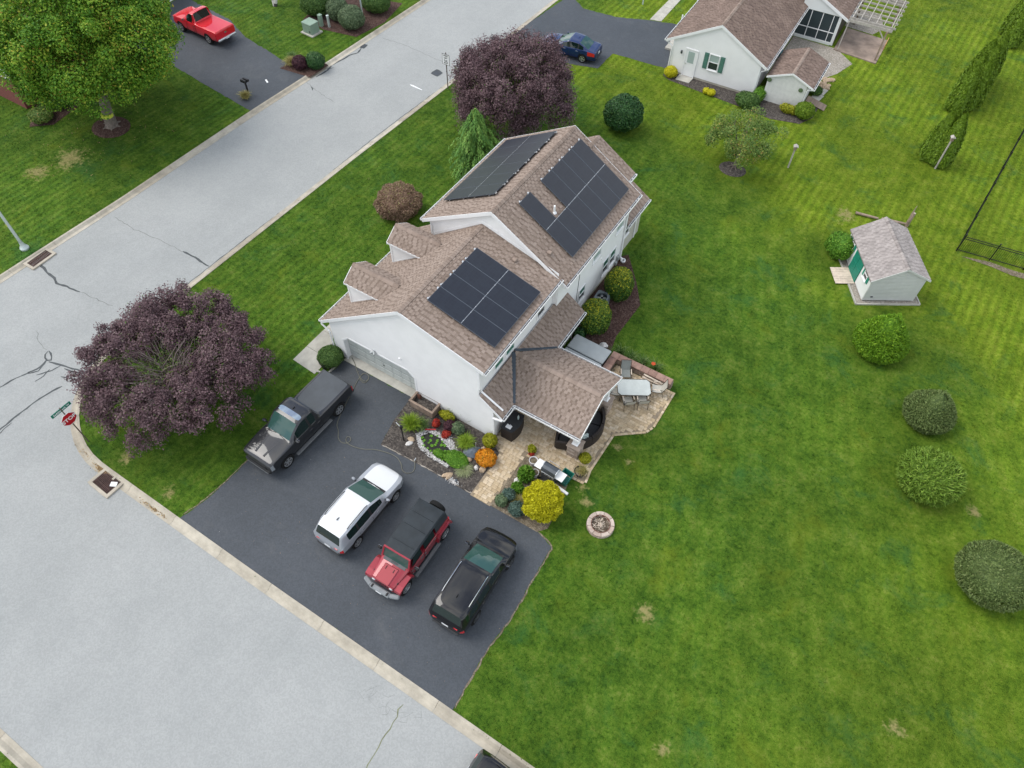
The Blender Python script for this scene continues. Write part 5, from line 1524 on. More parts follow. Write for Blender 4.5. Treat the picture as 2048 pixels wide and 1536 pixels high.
# dark pot with toys by the front path
tb = (-21.01, 15.13)
t = thing('toy_tub', 'round black tub filled with red and white odds and ends behind the pickup', 'tub', (tb[0], tb[1], .03))
b = MB(); b.lathe([(0, .05), (.25, .05), (.30, .45), (.33, .46), (.33, .50), (.28, .50), (.25, .2), (0, .2)], n=22); b.build('body', M['black'], t, smooth=True)
for k, (c_, px_, py_, s_) in enumerate(((((.55, .02, .05)), .06, .05, .09), ((.72, .71, .7), -.1, -.05, .11), ((.58, .4, .24), .13, .12, .09), ((.72, .7, .7), .05, -.14, .08), ((.3, .1, .08), -.06, .12, .06))):
    b = MB(); b.box((px_, py_, .36), (s_ * 1.8, s_ * 1.2, .12), rz=k * .9, bev=.03); b.build('item', plain('item_%d' % k, c_, .6, .05, 3), t, smooth=True)
# air conditioner
M['acgrey'] = plain('grey_painted_steel', (0.15, 0.175, 0.19), .5, .06, 3)
t = thing('air_conditioner', 'grey outdoor air conditioner unit with open fan top between two shrubs', 'air conditioner', (-10.55, 27.2, 0), R(2))
b = MB(); n = 20; hw_ = .37
for lv, z in enumerate((.02, .80)): pass
b.box((0, hw_ - .01, .41), (hw_ * 2, .02, .78)); b.box((0, -hw_ + .01, .41), (hw_ * 2, .02, .78)); b.box((hw_ - .01, 0, .41), (.02, hw_ * 2 - .04, .78)); b.box((-hw_ + .01, 0, .41), (.02, hw_ * 2 - .04, .78))
b.build('casing', M['acgrey'], t)
vs = []; fs = []
ring = [(.30 * math.cos(2 * math.pi * i / n), .30 * math.sin(2 * math.pi * i / n)) for i in range(n)]
outr = []
for x, y_ in ring:
    k = (hw_ + .01) / max(abs(x), abs(y_)); outr.append((x * k, y_ * k))
b = MB(); b.add([(x, y_, .82) for x, y_ in ring] + [(x, y_, .82) for x, y_ in outr] + [(x, y_, .70) for x, y_ in ring], [[i, i + n, (i + 1) % n + n, (i + 1) % n] for i in range(n)] + [[i, (i + 1) % n, (i + 1) % n + 2 * n, i + 2 * n] for i in range(n)])
b.build('top_cover', M['acgrey'], t)
for k in range(4):
    a = k * math.pi / 2 + .4; b = MB(); b.box((.14 * math.cos(a), .14 * math.sin(a), .66), (.22, .14, .012), rz=a); b.build('fan_blade', M['grey_metal'], t)
b = MB(); b.cyl((0, 0, .60), (0, 0, .70), .06, n=10); b.box((0, 0, .3), (.6, .6, .02)); b.build('fan_hub', M['black'], t, kind='stuff')
rock('stepping_stone', (-8.98, 24.60), .24, .20, .12, 'whiterock', 'round pale stone between hot tub and shrubs', seed=4)

# ------------------------------------------------------------------ vehicles
def paint(name, col, metal=.25, rough=.28, coat=1.0):
    m, nt, b = new_mat(name)
    b.inputs['Base Color'].default_value = c4(col)
    b.inputs['Metallic'].default_value = metal
    b.inputs['Roughness'].default_value = rough
    b.inputs['Specular IOR Level'].default_value = .15
    b.inputs['Coat Weight'].default_value = coat
    b.inputs['Coat Roughness'].default_value = .03
    return m
M['p_black'] = paint('black_car_paint', (0.004, 0.004, 0.005), 0, .6)
M['p_truck'] = paint('black_metallic_paint', (0.022, 0.023, 0.026), .35, .38)
M['p_silver_lit'] = paint('lit_silver_car_paint', (0.60, 0.61, 0.62), 0, .5, .8)  # silver paint again, whitened by overexposure put into the colour
M['p_silver'] = paint('silver_car_paint', (0.34, 0.36, 0.39), .35, .42)
M['p_red'] = paint('metallic_red_paint', (0.27, 0.022, 0.034), .15, .42)
M['p_bred'] = paint('bright_red_paint', (0.56, 0.008, 0.018), 0, .5)
M['p_blue'] = paint('deep_blue_paint', (0.003, 0.017, 0.085), .1, .5)
M['tyre'] = plain('tyre_rubber', (0.012, 0.012, 0.012), .85, .1, 8, spec=.2)
M['rim'] = plain('alloy_rim', (0.50, 0.51, 0.52), .3, .06, 5, metal=.75)
M['rimdark'] = plain('dark_alloy', (0.10, 0.105, 0.11), .3, .06, 5, metal=.6)
M['well'] = plain('wheel_well', (0.008, 0.008, 0.008), .9, 0)
M['trimblack'] = plain('black_car_trim', (0.014, 0.014, 0.015), .6, .1, 5)
M['chrome'] = plain('chrome', (0.68, 0.69, 0.70), .12, 0, metal=1.0)
M['autoglass'] = glass_mat('tinted_car_glass', (0.006, 0.016, 0.014), .02)
M['windscreen'] = glass_mat('green_windscreen', (0.030, 0.075, 0.064), .02)
M['lamp'] = plain('headlamp_lens', (0.62, 0.64, 0.66), .1, 0, spec=.8)
M['lampdark'] = plain('smoked_headlamp', (0.22, 0.235, 0.25), .08, 0, spec=.8)
M['taillamp'] = plain('tail_lamp_lens', (0.50, 0.012, 0.018), .12, 0, spec=.8)
M['softtop'] = plain('black_canvas', (0.020, 0.026, 0.031), .75, .18, 2.2, bmp=.2, bscale=8)
M['plate'] = plain('licence_plate', (0.68, 0.69, 0.70), .5, .05, 8)
M['plastic_grey'] = plain('grey_cladding', (0.10, 0.105, 0.11), .7, .08, 5)
M['cladding'] = plain('dark_cladding', (0.03, 0.031, 0.033), .75, .08, 5)
LABELS = ['body', 'windshield', 'side_window', 'rear_window', 'wheel_well', 'roof_panel', 'lower_cladding', 'sunroof', 'bed_cover', 'headlight', 'taillight', 'pillar']
def car_shell(st, glass, mats, wheels, wr, parent, width_cut=.34, subdiv=2):
    """st: stations front to back, each (x, half_w_low, z_low, half_w_mid, z_mid, half_w_belt, z_belt, half_w_top, z_top, crown)
       glass(i, j) -> label for the face between station i,i+1 and ring step j"""
    NS = len(st); rings = []
    for (x, wl_, zl, wm, zm, wb, zb, wt, zt, cr) in st:
        half = [(0, zl), (wl_ * .8, zl), (wl_, zl + .05), (wm, zm), (wb, zb), (wb - .035, zb + .035 if zt > zb + .12 else zb + (zt - zb) * .4), (wt + .03, zt - .055 if zt > zb + .12 else zb + (zt - zb) * .7), (wt - .06, zt), (wt * .5, zt + cr * .75), (0, zt + cr)]
        full = [(x, y, z) for y, z in half] + [(x, -y, z) for y, z in half[-2:0:-1]]
        rings.append(full)
    m = len(rings[0])
    bm = bmesh.new()
    V = [[bm.verts.new(p) for p in r_] for r_ in rings]
    def jstep(k): return k if k < 9 else m - 1 - k
    for i in range(NS - 1):
        for k in range(m):
            j = (k + 1) % m
            f = bm.faces.new([V[i][k], V[i + 1][k], V[i + 1][j], V[i][j]])
            f.material_index = LABELS.index(glass(i, jstep(k)))
    # end caps in horizontal strips
    for ri, lab in ((0, 'front'), (NS - 1, 'rear')):
        r_ = V[ri]
        for k in range(9):
            a, c = k, k + 1; a2, c2 = (m - k) % m, m - k - 1
            q = [r_[a], r_[c], r_[c2], r_[a2]]
            q2 = []
            for v in q:
                if v not in q2: q2.append(v)
            f = bm.faces.new(q2)
            f.material_index = 0
    bmesh.ops.recalc_face_normals(bm, faces=bm.faces)
    # crease panel edges so windows keep their outline
    cl = bm.edges.layers.float.get('crease_edge') or bm.edges.layers.float.new('crease_edge')
    for e in bm.edges:
        if len(e.link_faces) == 2 and e.link_faces[0].material_index != e.link_faces[1].material_index: e[cl] = 1.0 if 'window' in LABELS[e.link_faces[0].material_index] + LABELS[e.link_faces[1].material_index] else .8
    vl = bm.verts.layers.float.get('crease_vert') or bm.verts.layers.float.new('crease_vert')
    for f in bm.faces:
        if 'window' in LABELS[f.material_index] or LABELS[f.material_index] in ('windshield', 'headlight', 'taillight'):
            for v in f.verts: v[vl] = .92
    for f in bm.faces: f.smooth = True
    me = bpy.data.meshes.new('shell'); bm.to_mesh(me); bm.free()
    for l in LABELS: me.materials.append(mats.get(l, mats['body']))
    o = bpy.data.objects.new('shell', me); COL.objects.link(o)
    md = o.modifiers.new('s', 'SUBSURF'); md.levels = subdiv; md.render_levels = subdiv
    cut = MB()
    for wx in wheels:
        for s_ in (-1, 1):
            wy = max(a[3] for a in st)
            cut.cyl((wx, s_ * (wy - width_cut), wr), (wx, s_ * (wy + .3), wr), wr * 1.15, n=28)
    cme = bpy.data.meshes.new('cut'); cme.from_pydata(cut.v, [], cut.f)
    for l in LABELS: cme.materials.append(mats.get(l, mats['body']))
    cme.polygons.foreach_set('material_index', [4] * len(cme.polygons))
    bmc = bmesh.new(); bmc.from_mesh(cme); bmesh.ops.recalc_face_normals(bmc, faces=bmc.faces); bmc.to_mesh(cme); bmc.free()
    co = bpy.data.objects.new('cut', cme); COL.objects.link(co)
    bd = o.modifiers.new('b', 'BOOLEAN'); bd.object = co; bd.operation = 'DIFFERENCE'; bd.solver = 'EXACT'
    dg = bpy.context.evaluated_depsgraph_get(); dg.update()
    ev = bpy.data.meshes.new_from_object(o.evaluated_get(dg))
    bpy.data.objects.remove(o); bpy.data.objects.remove(co)
    mi = np.zeros(len(ev.polygons), np.int32); ev.polygons.foreach_get('material_index', mi)
    parts = {}
    for k, l in enumerate(LABELS):
        if not (mi == k).any(): continue
        b2 = bmesh.new(); b2.from_mesh(ev); b2.faces.ensure_lookup_table()
        bmesh.ops.delete(b2, geom=[f for f in b2.faces if f.material_index != k], context='FACES')
        # separate glass panes become separate parts
        groups = []
        if 'window' in l or 'light' in l or l in ('pillar', 'roof_panel'):
            seen = set()
            for f in b2.faces:
                if f in seen: continue
                stack = [f]; comp = []
                seen.add(f)
                while stack:
                    q = stack.pop(); comp.append(q)
                    for e in q.edges:
                        for g in e.link_faces:
                            if g not in seen: seen.add(g); stack.append(g)
                groups.append({v.co.copy().freeze() for q in comp for v in q.verts})
        def emit(bmx):
            mm = bpy.data.meshes.new(l); 
            for f in bmx.faces: f.material_index = 0; f.smooth = True
            bmx.to_mesh(mm); mm.materials.append(mats.get(l, mats['body']))
            mm.set_sharp_from_angle(angle=R(50))
            return link_mesh(l, mm, parent)
        if len(groups) > 1:
            for g in groups:
                b3 = b2.copy(); bmesh.ops.delete(b3, geom=[f for f in b3.faces if f.verts[0].co.copy().freeze() not in g], context='FACES'); emit(b3); b3.free()
        else:
            parts[l] = emit(b2)
        b2.free()
    return parts
def make_wheel(r, w, spokes, mat, parent, twin=True):
    t = MB(); t.lathe([(r * .62, -w / 2 + .02), (r * .80, -w / 2), (r * .96, -w / 2 + .02), (r, -w / 2 + .06), (r, w / 2 - .06), (r * .96, w / 2 - .02), (r * .80, w / 2), (r * .62, w / 2 - .02)], axis='y', n=28, closed=True)
    wh = t.build('wheel', M['tyre'], parent, smooth=True)
    rm = MB(); rr = r * .66
    rm.lathe([(rr, -w / 2 + .03), (rr, w / 2 - .005), (rr * .93, w / 2 - .005), (rr * .9, w / 2 - .05)], axis='y', n=28)
    for k in range(spokes):
        a = 2 * math.pi * k / spokes
        for da in ((-.12, .12) if twin else (0,)):
            aa = a + da
            A = Vector((.05 * math.cos(a), w / 2 - .03, .05 * math.sin(a))); B = Vector((rr * .95 * math.cos(aa), w / 2 - .02, rr * .95 * math.sin(aa)))
            rm.beam(A, B, .045 if twin else .085, .03, up=(0, 1, 0))
    rm.cyl((0, w / 2 - .05, 0), (0, w / 2 - .005, 0), .065, n=12)
    ro = rm.build('rim', M[mat], wh)
    dk = MB(); dk.cyl((0, -w / 2 + .06, 0), (0, w / 2 - .075, 0), rr * .98, n=24); dk.build('brake_disc', M['well'], wh)
    return wh
def fit_wheels(parent, xs, hw, r, w, spokes, mat, twin=True):
    src = None
    for x in xs:
        for s_ in (1, -1):
            if src is None: src = make_wheel(r, w, spokes, mat, parent, twin); o = src
            else: o = copy_tree(src, parent)
            o.location = (x, s_ * (hw - w / 2 + .01), r); o.rotation_euler = (0, rnd(0, 1), 0 if s_ > 0 else math.pi)
def part_box(parent, name, mat, c, size, bev=.02, rz=0, M_=None, smooth=True):
    b = MB()
    if M_ is None: b.box((0, 0, 0), size, rz=0, bev=bev)
    o_ = b.build(name, M[mat], parent, smooth=smooth); o_.location = c
    if rz is not None: o_.rotation_euler = rz if hasattr(rz, '__len__') else (0, 0, rz)
    return o_
def mirrors(parent, x, y, z, mat, w=.2):
    for s_ in (-1, 1):
        m_ = part_box(parent, 'mirror', mat, (x, s_ * (y + .12), z), (.13, w, .15), .05, (0, 0, s_ * -.15))
        b = MB(); b.box((0, 0, 0), (.06, .12, .04)); a = b.build('arm', M['trimblack'], m_); a.location = (.0, -s_ * .10, -.05)
        b = MB(); b.box((-.068, 0, 0), (.006, w * .8, .11)); b.build('mirror_glass', M['chrome'], m_)

def suv(name, label, loc, heading, L, W, H, wb, body, roof=None, nose=.86, group=None, rake=.35, clad=True, rimm='rim', tall=.0, rails='trimblack', rear_over=.98, hood=1.02, wr=.37, spokes=5, sedan=False, tumble=.20, cowl_off=.52, wrun=.86, rnd_=1.0):
    """a passenger car lofted from stations; x=0 at wheelbase centre, +x is forward"""
    t = thing(name, label, 'car', (loc[0], loc[1], .012), heading, group)
    hw = W / 2; xf = wb / 2; fr = xf + nose; rr = -(wb / 2 + rear_over)
    zb = .95 if not sedan else .90            # belt line
    zl = .22
    top = hw - tumble
    hz = hood
    S = []
    def s_(x, wl_, zl_, wm, zm, wbt, zbt, wt, zt, cr): S.append((x, wl_, zl_, wm, zm, wbt, zbt, wt, zt, cr))
    s_(fr, hw * .48, .30, hw * .52, .50, hw * .50, .66, hw * .40, .70, .01)
    s_(fr - .05, hw * .66, .24, hw * .71, .52, hw * .68, hz - .28, hw * .55, hz - .24, .015)
    s_(fr - .16, hw * .82, .22, hw * .87, .55, hw * .84, hz - .16, hw * .70, hz - .13, .03)
    s_(fr - .42, hw * .93, zl, hw * .98, .58, hw * .95, hz - .08, hw * .80, hz - .055, .035)
    s_(xf - .0, hw * .95, zl, hw, .62, hw * .97, hz - .03, hw * .82, hz, .035)
    cowl = xf - cowl_off
    s_(cowl + .14, hw * .95, zl, hw, .64, hw * .975, hz + .01, hw * .80, hz + .05, .03)
    s_(cowl, hw * .95, zl, hw, .65, hw * .975, hz + .02, hw * .78, hz + .07, .03)
    roofz = H - .03
    ws = cowl - (wrun if not sedan else .98)
    s_((cowl * .55 + ws * .45), hw * .95, zl, hw, .66, hw * .97, zb + .06, (hw * .78 + top) / 2, hz + .07 + (roofz - hz - .07) * .50, .035)
    s_(ws + .04, hw * .95, zl, hw, .66, hw * .97, zb + .06, top + .015, roofz - .035, .035)
    s_(ws - .10, hw * .95, zl, hw, .66, hw * .97, zb + .06, top, roofz, .035)
    bp1 = -.20
    s_(bp1 + .06, hw * .95, zl, hw, .66, hw * .97, zb + .07, top, roofz + .01, .035)
    s_(bp1 - .06, hw * .95, zl, hw, .66, hw * .97, zb + .07, top, roofz + .01, .035)
    if not sedan:
        cp = -wb / 2 + .32
        s_(cp + .05, hw * .95, zl, hw, .68, hw * .975, zb + .10, top, roofz, .035)
        s_(cp - .06, hw * .95, zl, hw, .68, hw * .975, zb + .10, top, roofz - .005, .035)
        dp = rr + .62
        s_(dp, hw * .94, .24, hw * .99, .70, hw * .965, zb + .16, top - .01, roofz - .03, .03)
        s_(rr + .46, hw * .93, .26, hw * .985, .70, hw * .955, zb + .17, top - .03, roofz - .05, .03)
        s_(rr + .34, hw * .92, .27, hw * .98, .70, hw * .95, zb + .14, top - .05, roofz - .09, .03)
        s_(rr + .13, hw * .90, .28, hw * .955, .72, hw * .93, zb + .06, hw * .80, zb + .22, .02)
        s_(rr + .07, hw * .84, .29, hw * .89, .72, hw * .87, zb - .02, hw * .76, zb + .06, .02)
        s_(rr + .02, hw * .74, .32, hw * .79, .70, hw * .77, zb - .12, hw * .68, zb - .05, .015)
        s_(rr, hw * .60, .38, hw * .66, .62, hw * .64, .74, hw * .54, .78, .01)
    else:
        rg_ = -wb / 2 + .42
        s_(rg_ + .06, hw * .95, zl, hw, .68, hw * .97, zb + .08, top - .02, roofz - .03, .035)
        s_(rg_ - .06, hw * .95, zl, hw, .68, hw * .97, zb + .08, top - .03, roofz - .06, .035)
        s_(rg_ - .42, hw * .95, zl, hw * .99, .68, hw * .965, zb + .08, (top + hw * .76) / 2, (roofz + zb + .12) / 2 + .02, .03)
        s_(rg_ - .80, hw * .94, zl, hw * .98, .68, hw * .955, zb + .09, hw * .76, zb + .14, .02)
        s_(rr + .30, hw * .93, .25, hw * .97, .68, hw * .94, zb + .07, hw * .80, zb + .12, .015)
        s_(rr + .08, hw * .90, .27, hw * .94, .68, hw * .91, zb + .02, hw * .78, zb + .10, .01)
        s_(rr + .02, hw * .84, .30, hw * .88, .66, hw * .86, zb - .12, hw * .74, zb - .04, .01)
        s_(rr, hw * .74, .36, hw * .78, .60, hw * .76, .70, hw * .66, .74, .01)
    def gl(i, j):
        if clad and j in (1, 2) : return 'lower_cladding'
        if j == 3 and i in (1, 2): return 'headlight'
        if j == 3 and i in ((17, 18) if not sedan else (15, 16)): return 'taillight'
        if j in (7, 8) and i in (6, 7): return 'windshield'
        if j == 5 and i in (7, 8, 9): return 'side_window'
        if j == 5 and i in (10, 12): return 'pillar'
        if not sedan:
            if j == 5 and i in (11, 13): return 'side_window'
            if j == 5 and i == 14 and tall: return 'side_window'
            if j in (7, 8) and i == 16: return 'rear_window'
            if roof and j in (7, 8) and (8 <= i <= 15 or 1 <= i <= 5): return 'roof_panel'
        else:
            if j == 5 and i == 11: return 'side_window'
            if j == 5 and i in (13,): return 'side_window'
            if j in (7, 8) and i in (13, 14): return 'rear_window'
        return 'body'
    mats = {'body': M[body], 'windshield': M['windscreen'], 'side_window': M['autoglass'], 'rear_window': M['autoglass'] if not sedan else M['windscreen'], 'wheel_well': M['well'], 'roof_panel': M[roof or body], 'lower_cladding': M['cladding'], 'pillar': M['trimblack'], 'headlight': M['lampdark'], 'taillight': M['taillamp']}
    car_shell(S, gl, mats, (xf, -xf), wr, t)
    fit_wheels(t, (xf, -xf), hw, wr, .23, spokes, rimm)
    mirrors(t, cowl - .22, hw - .02, zb + .16, body)
    rt = roofz + .035
    if rails:
        for k in (-1, 1):
            b = MB(); b.tube([(ws - .15, k * (top - .08), rt - .03), (ws - .3, k * (top - .075), rt + .025), (-wb / 2 + .1, k * (top - .075), rt + .02), (-wb / 2 - .12, k * (top - .08), rt - .03)], .02, 6); b.build('roof_rail', M[rails], t, smooth=True)
    b = MB(); b.extrude([(-wb / 2 - (.05 if not sedan else -.6), -.012, rt + .0), (-wb / 2 + (.14 if not sedan else .7), -.012, rt), (-wb / 2 - (.02 if not sedan else -.6), -.012, rt + .06)], (0, .024, 0)); b.build('antenna', M['trimblack'], t)
    # lamps, grille, plates, handles, wipers
    for k in (-1, 1):
        if not sedan:
            part_box(t, 'tail_lamp_strip', 'taillamp', (rr + .055, k * hw * .50, zb - .05), (.08, .30, .06), .02, (0, -.3, k * .12))
        for hx in (.18, -.86):
            part_box(t, 'door_handle', 'chrome' if body != 'p_black' else body, (hx, k * (hw * .985), .86), (.17, .035, .03), .012)
        b = MB(); b.tube([(cowl + .06, k * .55 - .0, hz + .115), (cowl + .01, k * .12, hz + .135)], .012, 5); b.build('wiper', M['trimblack'], t)
    part_box(t, 'grille', 'trimblack', (fr - .035, 0, .60), (.08, hw * 1.0, .20), .03)
    part_box(t, 'bumper', 'cladding', (rr + .015, 0, .42), (.12, hw * 1.45, .16), .05)
    part_box(t, 'licence_plate', 'plate', (rr + .0, 0, .70), (.02, .32, .15), .005)
    b = MB(); b.box((cowl + .03, 0, hz + .085), (.12, hw * 1.42, .02), bev=.008); b.build('cowl', M['trimblack'], t)
    for k in (-1, 1):   # door seams
        for sx in (bp1, cowl - .30, -wb / 2 + .28):
            b = MB(); b.beam((sx, k * (hw * .998), .36), (sx, k * (hw * .986), .92), .012, .012); b.build('door_seam', M['trimblack'], t)
    return t
RAV = suv('parked_suv', 'silver grey suv with bright light painted into its roof and bonnet, parked nose to the flower bed', (-13.80, 9.40), R(89.4), 4.6, 1.86, 1.70, 2.78, 'p_silver', 'p_silver_lit', nose=.93, rear_over=.95, rails='trimblack', wr=.36, cowl_off=.38, wrun=.98)
SUV2 = suv('parked_suv', 'black suv with bright roof rails, parked nearest the lawn edge', (-7.38, 9.44), R(91.8), 4.7, 1.90, 1.66, 2.88, 'p_black', None, nose=.92, rear_over=1.02, rails='chrome', rimm='rimdark', wr=.38, tall=1, clad=False, hood=1.0, cowl_off=.20, wrun=1.12)
SED = suv('parked_sedan', 'dark blue sedan parked on the driveway beyond the far plum tree', (-25.52, 50.0), R(187.6), 4.8, 1.84, 1.50, 2.75, 'p_blue', None, nose=.95, rear_over=1.06, rails=None, wr=.34, sedan=True, clad=False, hood=.93, spokes=5)
cdir = math.atan2(-0.15, 2.06)
SUV3 = suv('parked_suv', 'black suv cut off by the bottom frame edge, parked along the kerb', (-0.98, 2.90), R(-2.5), 4.7, 1.90, 1.66, 2.9, 'p_black', None, nose=.92, rear_over=1.02, rails='trimblack', rimm='rimdark', wr=.38, clad=False, hood=1.0)
SUV3.location.z = -.12

def pickup(label, loc, heading, wb, W, body, cabw, crew, H, bedcover, nose, rear_over, rimm, hood=1.18, wr=.41):
    t = thing('pickup_truck', label, 'pickup truck', (loc[0], loc[1], .012), heading)
    hw = W / 2; xf = wb / 2; fr = xf + nose; rr = -(wb / 2 + rear_over)
    zb = 1.12; zl = .34; top = hw - .24; S = []; hz = hood; roofz = H - .03
    s_ = lambda *a: S.append(a)
    s_(fr, hw * .80, .42, hw * .84, .70, hw * .80, .92, hw * .70, .95, .01)
    s_(fr - .05, hw * .88, .38, hw * .92, .72, hw * .88, hz - .16, hw * .76, hz - .12, .02)
    s_(fr - .22, hw * .93, .36, hw * .97, .74, hw * .93, hz - .07, hw * .82, hz - .03, .03)
    s_(fr - .55, hw * .95, zl, hw * .99, .76, hw * .95, hz - .03, hw * .84, hz + .0, .045)
    s_(xf, hw * .95, zl, hw, .78, hw * .97, hz - .01, hw * .84, hz + .025, .045)
    cowl = xf - .62
    s_(cowl + .15, hw * .95, zl, hw, .78, hw * .97, hz + .01, hw * .80, hz + .06, .04)
    s_(cowl, hw * .95, zl, hw, .78, hw * .97, hz + .02, hw * .78, hz + .08, .04)
    ws = cowl - .74
    s_(cowl * .52 + ws * .48, hw * .95, zl, hw, .78, hw * .965, zb + .06, (hw * .78 + top) / 2, hz + .08 + (roofz - hz - .08) * .52, .04)
    s_(ws + .04, hw * .95, zl, hw, .78, hw * .965, zb + .06, top + .02, roofz - .035, .04)
    s_(ws - .12, hw * .95, zl, hw, .78, hw * .965, zb + .06, top, roofz, .04)
    cr_ = cabw                                # x of the cab's rear face
    bpx = (ws + cr_) / 2 + (.08 if crew else -.2)
    s_(bpx + .06, hw * .95, zl, hw, .78, hw * .965, zb + .07, top, roofz + .01, .04)
    s_(bpx - .06, hw * .95, zl, hw, .78, hw * .965, zb + .07, top, roofz + .01, .04)
    s_(cr_ + .22, hw * .95, zl, hw, .78, hw * .965, zb + .07, top - .01, roofz - .01, .035)
    s_(cr_ + .10, hw * .95, zl, hw, .78, hw * .965, zb + .07, top - .03, roofz - .06, .03)
    s_(cr_ - .06, hw * .95, zl, hw, .78, hw * .965, zb + .06, top + .04, zb + .16, .02)
    s_(cr_ - .14, hw * .95, zl, hw, .78, hw * .97, zb + .06, hw * .86, zb + .10, .01)
    s_(-wb / 2, hw * .95, zl, hw, .78, hw * .97, zb + .07, hw * .87, zb + .11, .012)
    s_(rr + .30, hw * .94, .40, hw * .99, .78, hw * .965, zb + .08, hw * .87, zb + .12, .012)
    s_(rr + .10, hw * .93, .44, hw * .98, .78, hw * .955, zb + .08, hw * .86, zb + .12, .012)
    s_(rr + .04, hw * .92, .46, hw * .96, .78, hw * .94, zb + .02, hw * .84, zb + .06, .01)
    s_(rr + .02, hw * .88, .50, hw * .92, .78, hw * .90, zb - .1, hw * .8, zb - .06, .01)
    def gl(i, j):
        if j == 3 and i == 1: return 'headlight'
        if j == 3 and i == 18: return 'taillight'
        if j in (7, 8) and i in (6, 7): return 'windshield'
        if j == 5 and i in (7, 8, 9): return 'side_window'
        if crew and j == 5 and i == 11: return 'side_window'
        if crew and j == 5 and i == 10: return 'pillar'
        if j in (7, 8) and i == 13: return 'rear_window'
        if crew and j in (7, 8) and i == 9: return 'sunroof'
        if j in (7, 8) and 15 <= i <= 17: return 'bed_cover'
        return 'body'
    mats = {'body': M[body], 'windshield': M['windscreen'], 'side_window': M['autoglass'], 'rear_window': M['autoglass'], 'wheel_well': M['well'], 'bed_cover': M[bedcover], 'sunroof': M['sunroofglass'], 'pillar': M['trimblack'], 'headlight': M['lampdark'], 'taillight': M['taillamp']}
    car_shell(S, gl, mats, (xf, -xf), wr, t)
    fit_wheels(t, (xf, -xf), hw, wr, .28, 6 if crew else 5, rimm)
    mirrors(t, cowl - .20, hw - .02, zb + .20, body if crew else 'trimblack', .24)
    for k in (-1, 1):
        for hx in ((ws - .45, bpx - .5) if crew else (ws - .5,)):
            part_box(t, 'door_handle', body if crew else 'trimblack', (hx, k * hw * .985, 1.02), (.2, .04, .035), .012)
        b = MB(); b.tube([(cowl + .07, k * .55, hz + .125), (cowl + .01, k * .12, hz + .145)], .012, 5); b.build('wiper', M['trimblack'], t)
        if crew:
            b = MB(); b.box(((ws + cr_) / 2 + .1, k * (hw + .02), .36), (2.5, .20, .06), bev=.025); b.build('running_board', M['plastic_grey'], t, smooth=True)
        for sx in ((bpx, cowl - .28, cr_ + .12) if crew else (cowl - .28, cr_ + .15)):
            b = MB(); b.beam((sx, k * (hw * .998), .46), (sx, k * (hw * .985), 1.1), .012, .012); b.build('door_seam', M['trimblack'], t)
        b = MB(); b.beam((cr_ - .10, k * (hw * .997), .5), (cr_ - .10, k * (hw * .987), 1.12), .02, .02); b.build('cab_gap', M['trimblack'], t)
        if crew: 
            b = MB(); b.beam((fr - .30, k * .26, hz + .02), (cowl + .3, k * .34, hz + .072), .10, .03, bev=.012); b.build('hood_bulge', M[body], t, smooth=True)
    part_box(t, 'grille', 'trimblack', (fr - .03, 0, .78), (.09, hw * 1.25, .30), .03)
    part_box(t, 'bumper', 'trimblack', (fr - .02, 0, .56), (.16, hw * 1.66, .22), .06); part_box(t, 'bumper_trim', 'plastic_grey', (fr + .03, 0, .45), (.10, hw * 1.40, .05), .02)
    part_box(t, 'bumper', 'trimblack' if crew else 'steel', (rr - .02, 0, .56), (.16, hw * 1.8, .17), .05)
    part_box(t, 'licence_plate', 'plate', (rr - .11, 0, .58), (.02, .32, .15), .005)
    if not crew:
        b = MB(); b.lathe([(0, 0), (.12, 0), (.12, .012), (0, .018)], n=18); e = b.build('emblem', M['chrome'], t); e.location = (rr + .005, 0, .98); e.rotation_euler = (0, R(-90), 0); e.scale = (.5, 1, 1)
    part_box(t, 'antenna_fin', 'trimblack', (cr_ + .55, 0, roofz + .07), (.16, .04, .05), .015)
    return t
M['sunroofglass'] = plain('mirror_sunroof_glass', (0.30, 0.36, 0.42), .02, 0, metal=1.0)
M['softtop_g'] = plain('grey_tonneau_vinyl', (0.055, 0.063, 0.072), .55, .1, 2, bmp=.1, bscale=5)
pickup('black crew cab pickup with panoramic sunroof and covered bed, parked by the garage', (-19.38, 11.32), R(-91.5), 3.72, 2.02, 'p_truck', -.62, True, 1.93, 'softtop_g', .97, 1.22, 'rim')
pickup('bright red single cab pickup with a flat red bed lid across the street', (-52.05, 36.2), R(177), 3.25, 2.0, 'p_bred', -.22, False, 1.93, 'p_bred', .95, 1.15, 'rim')

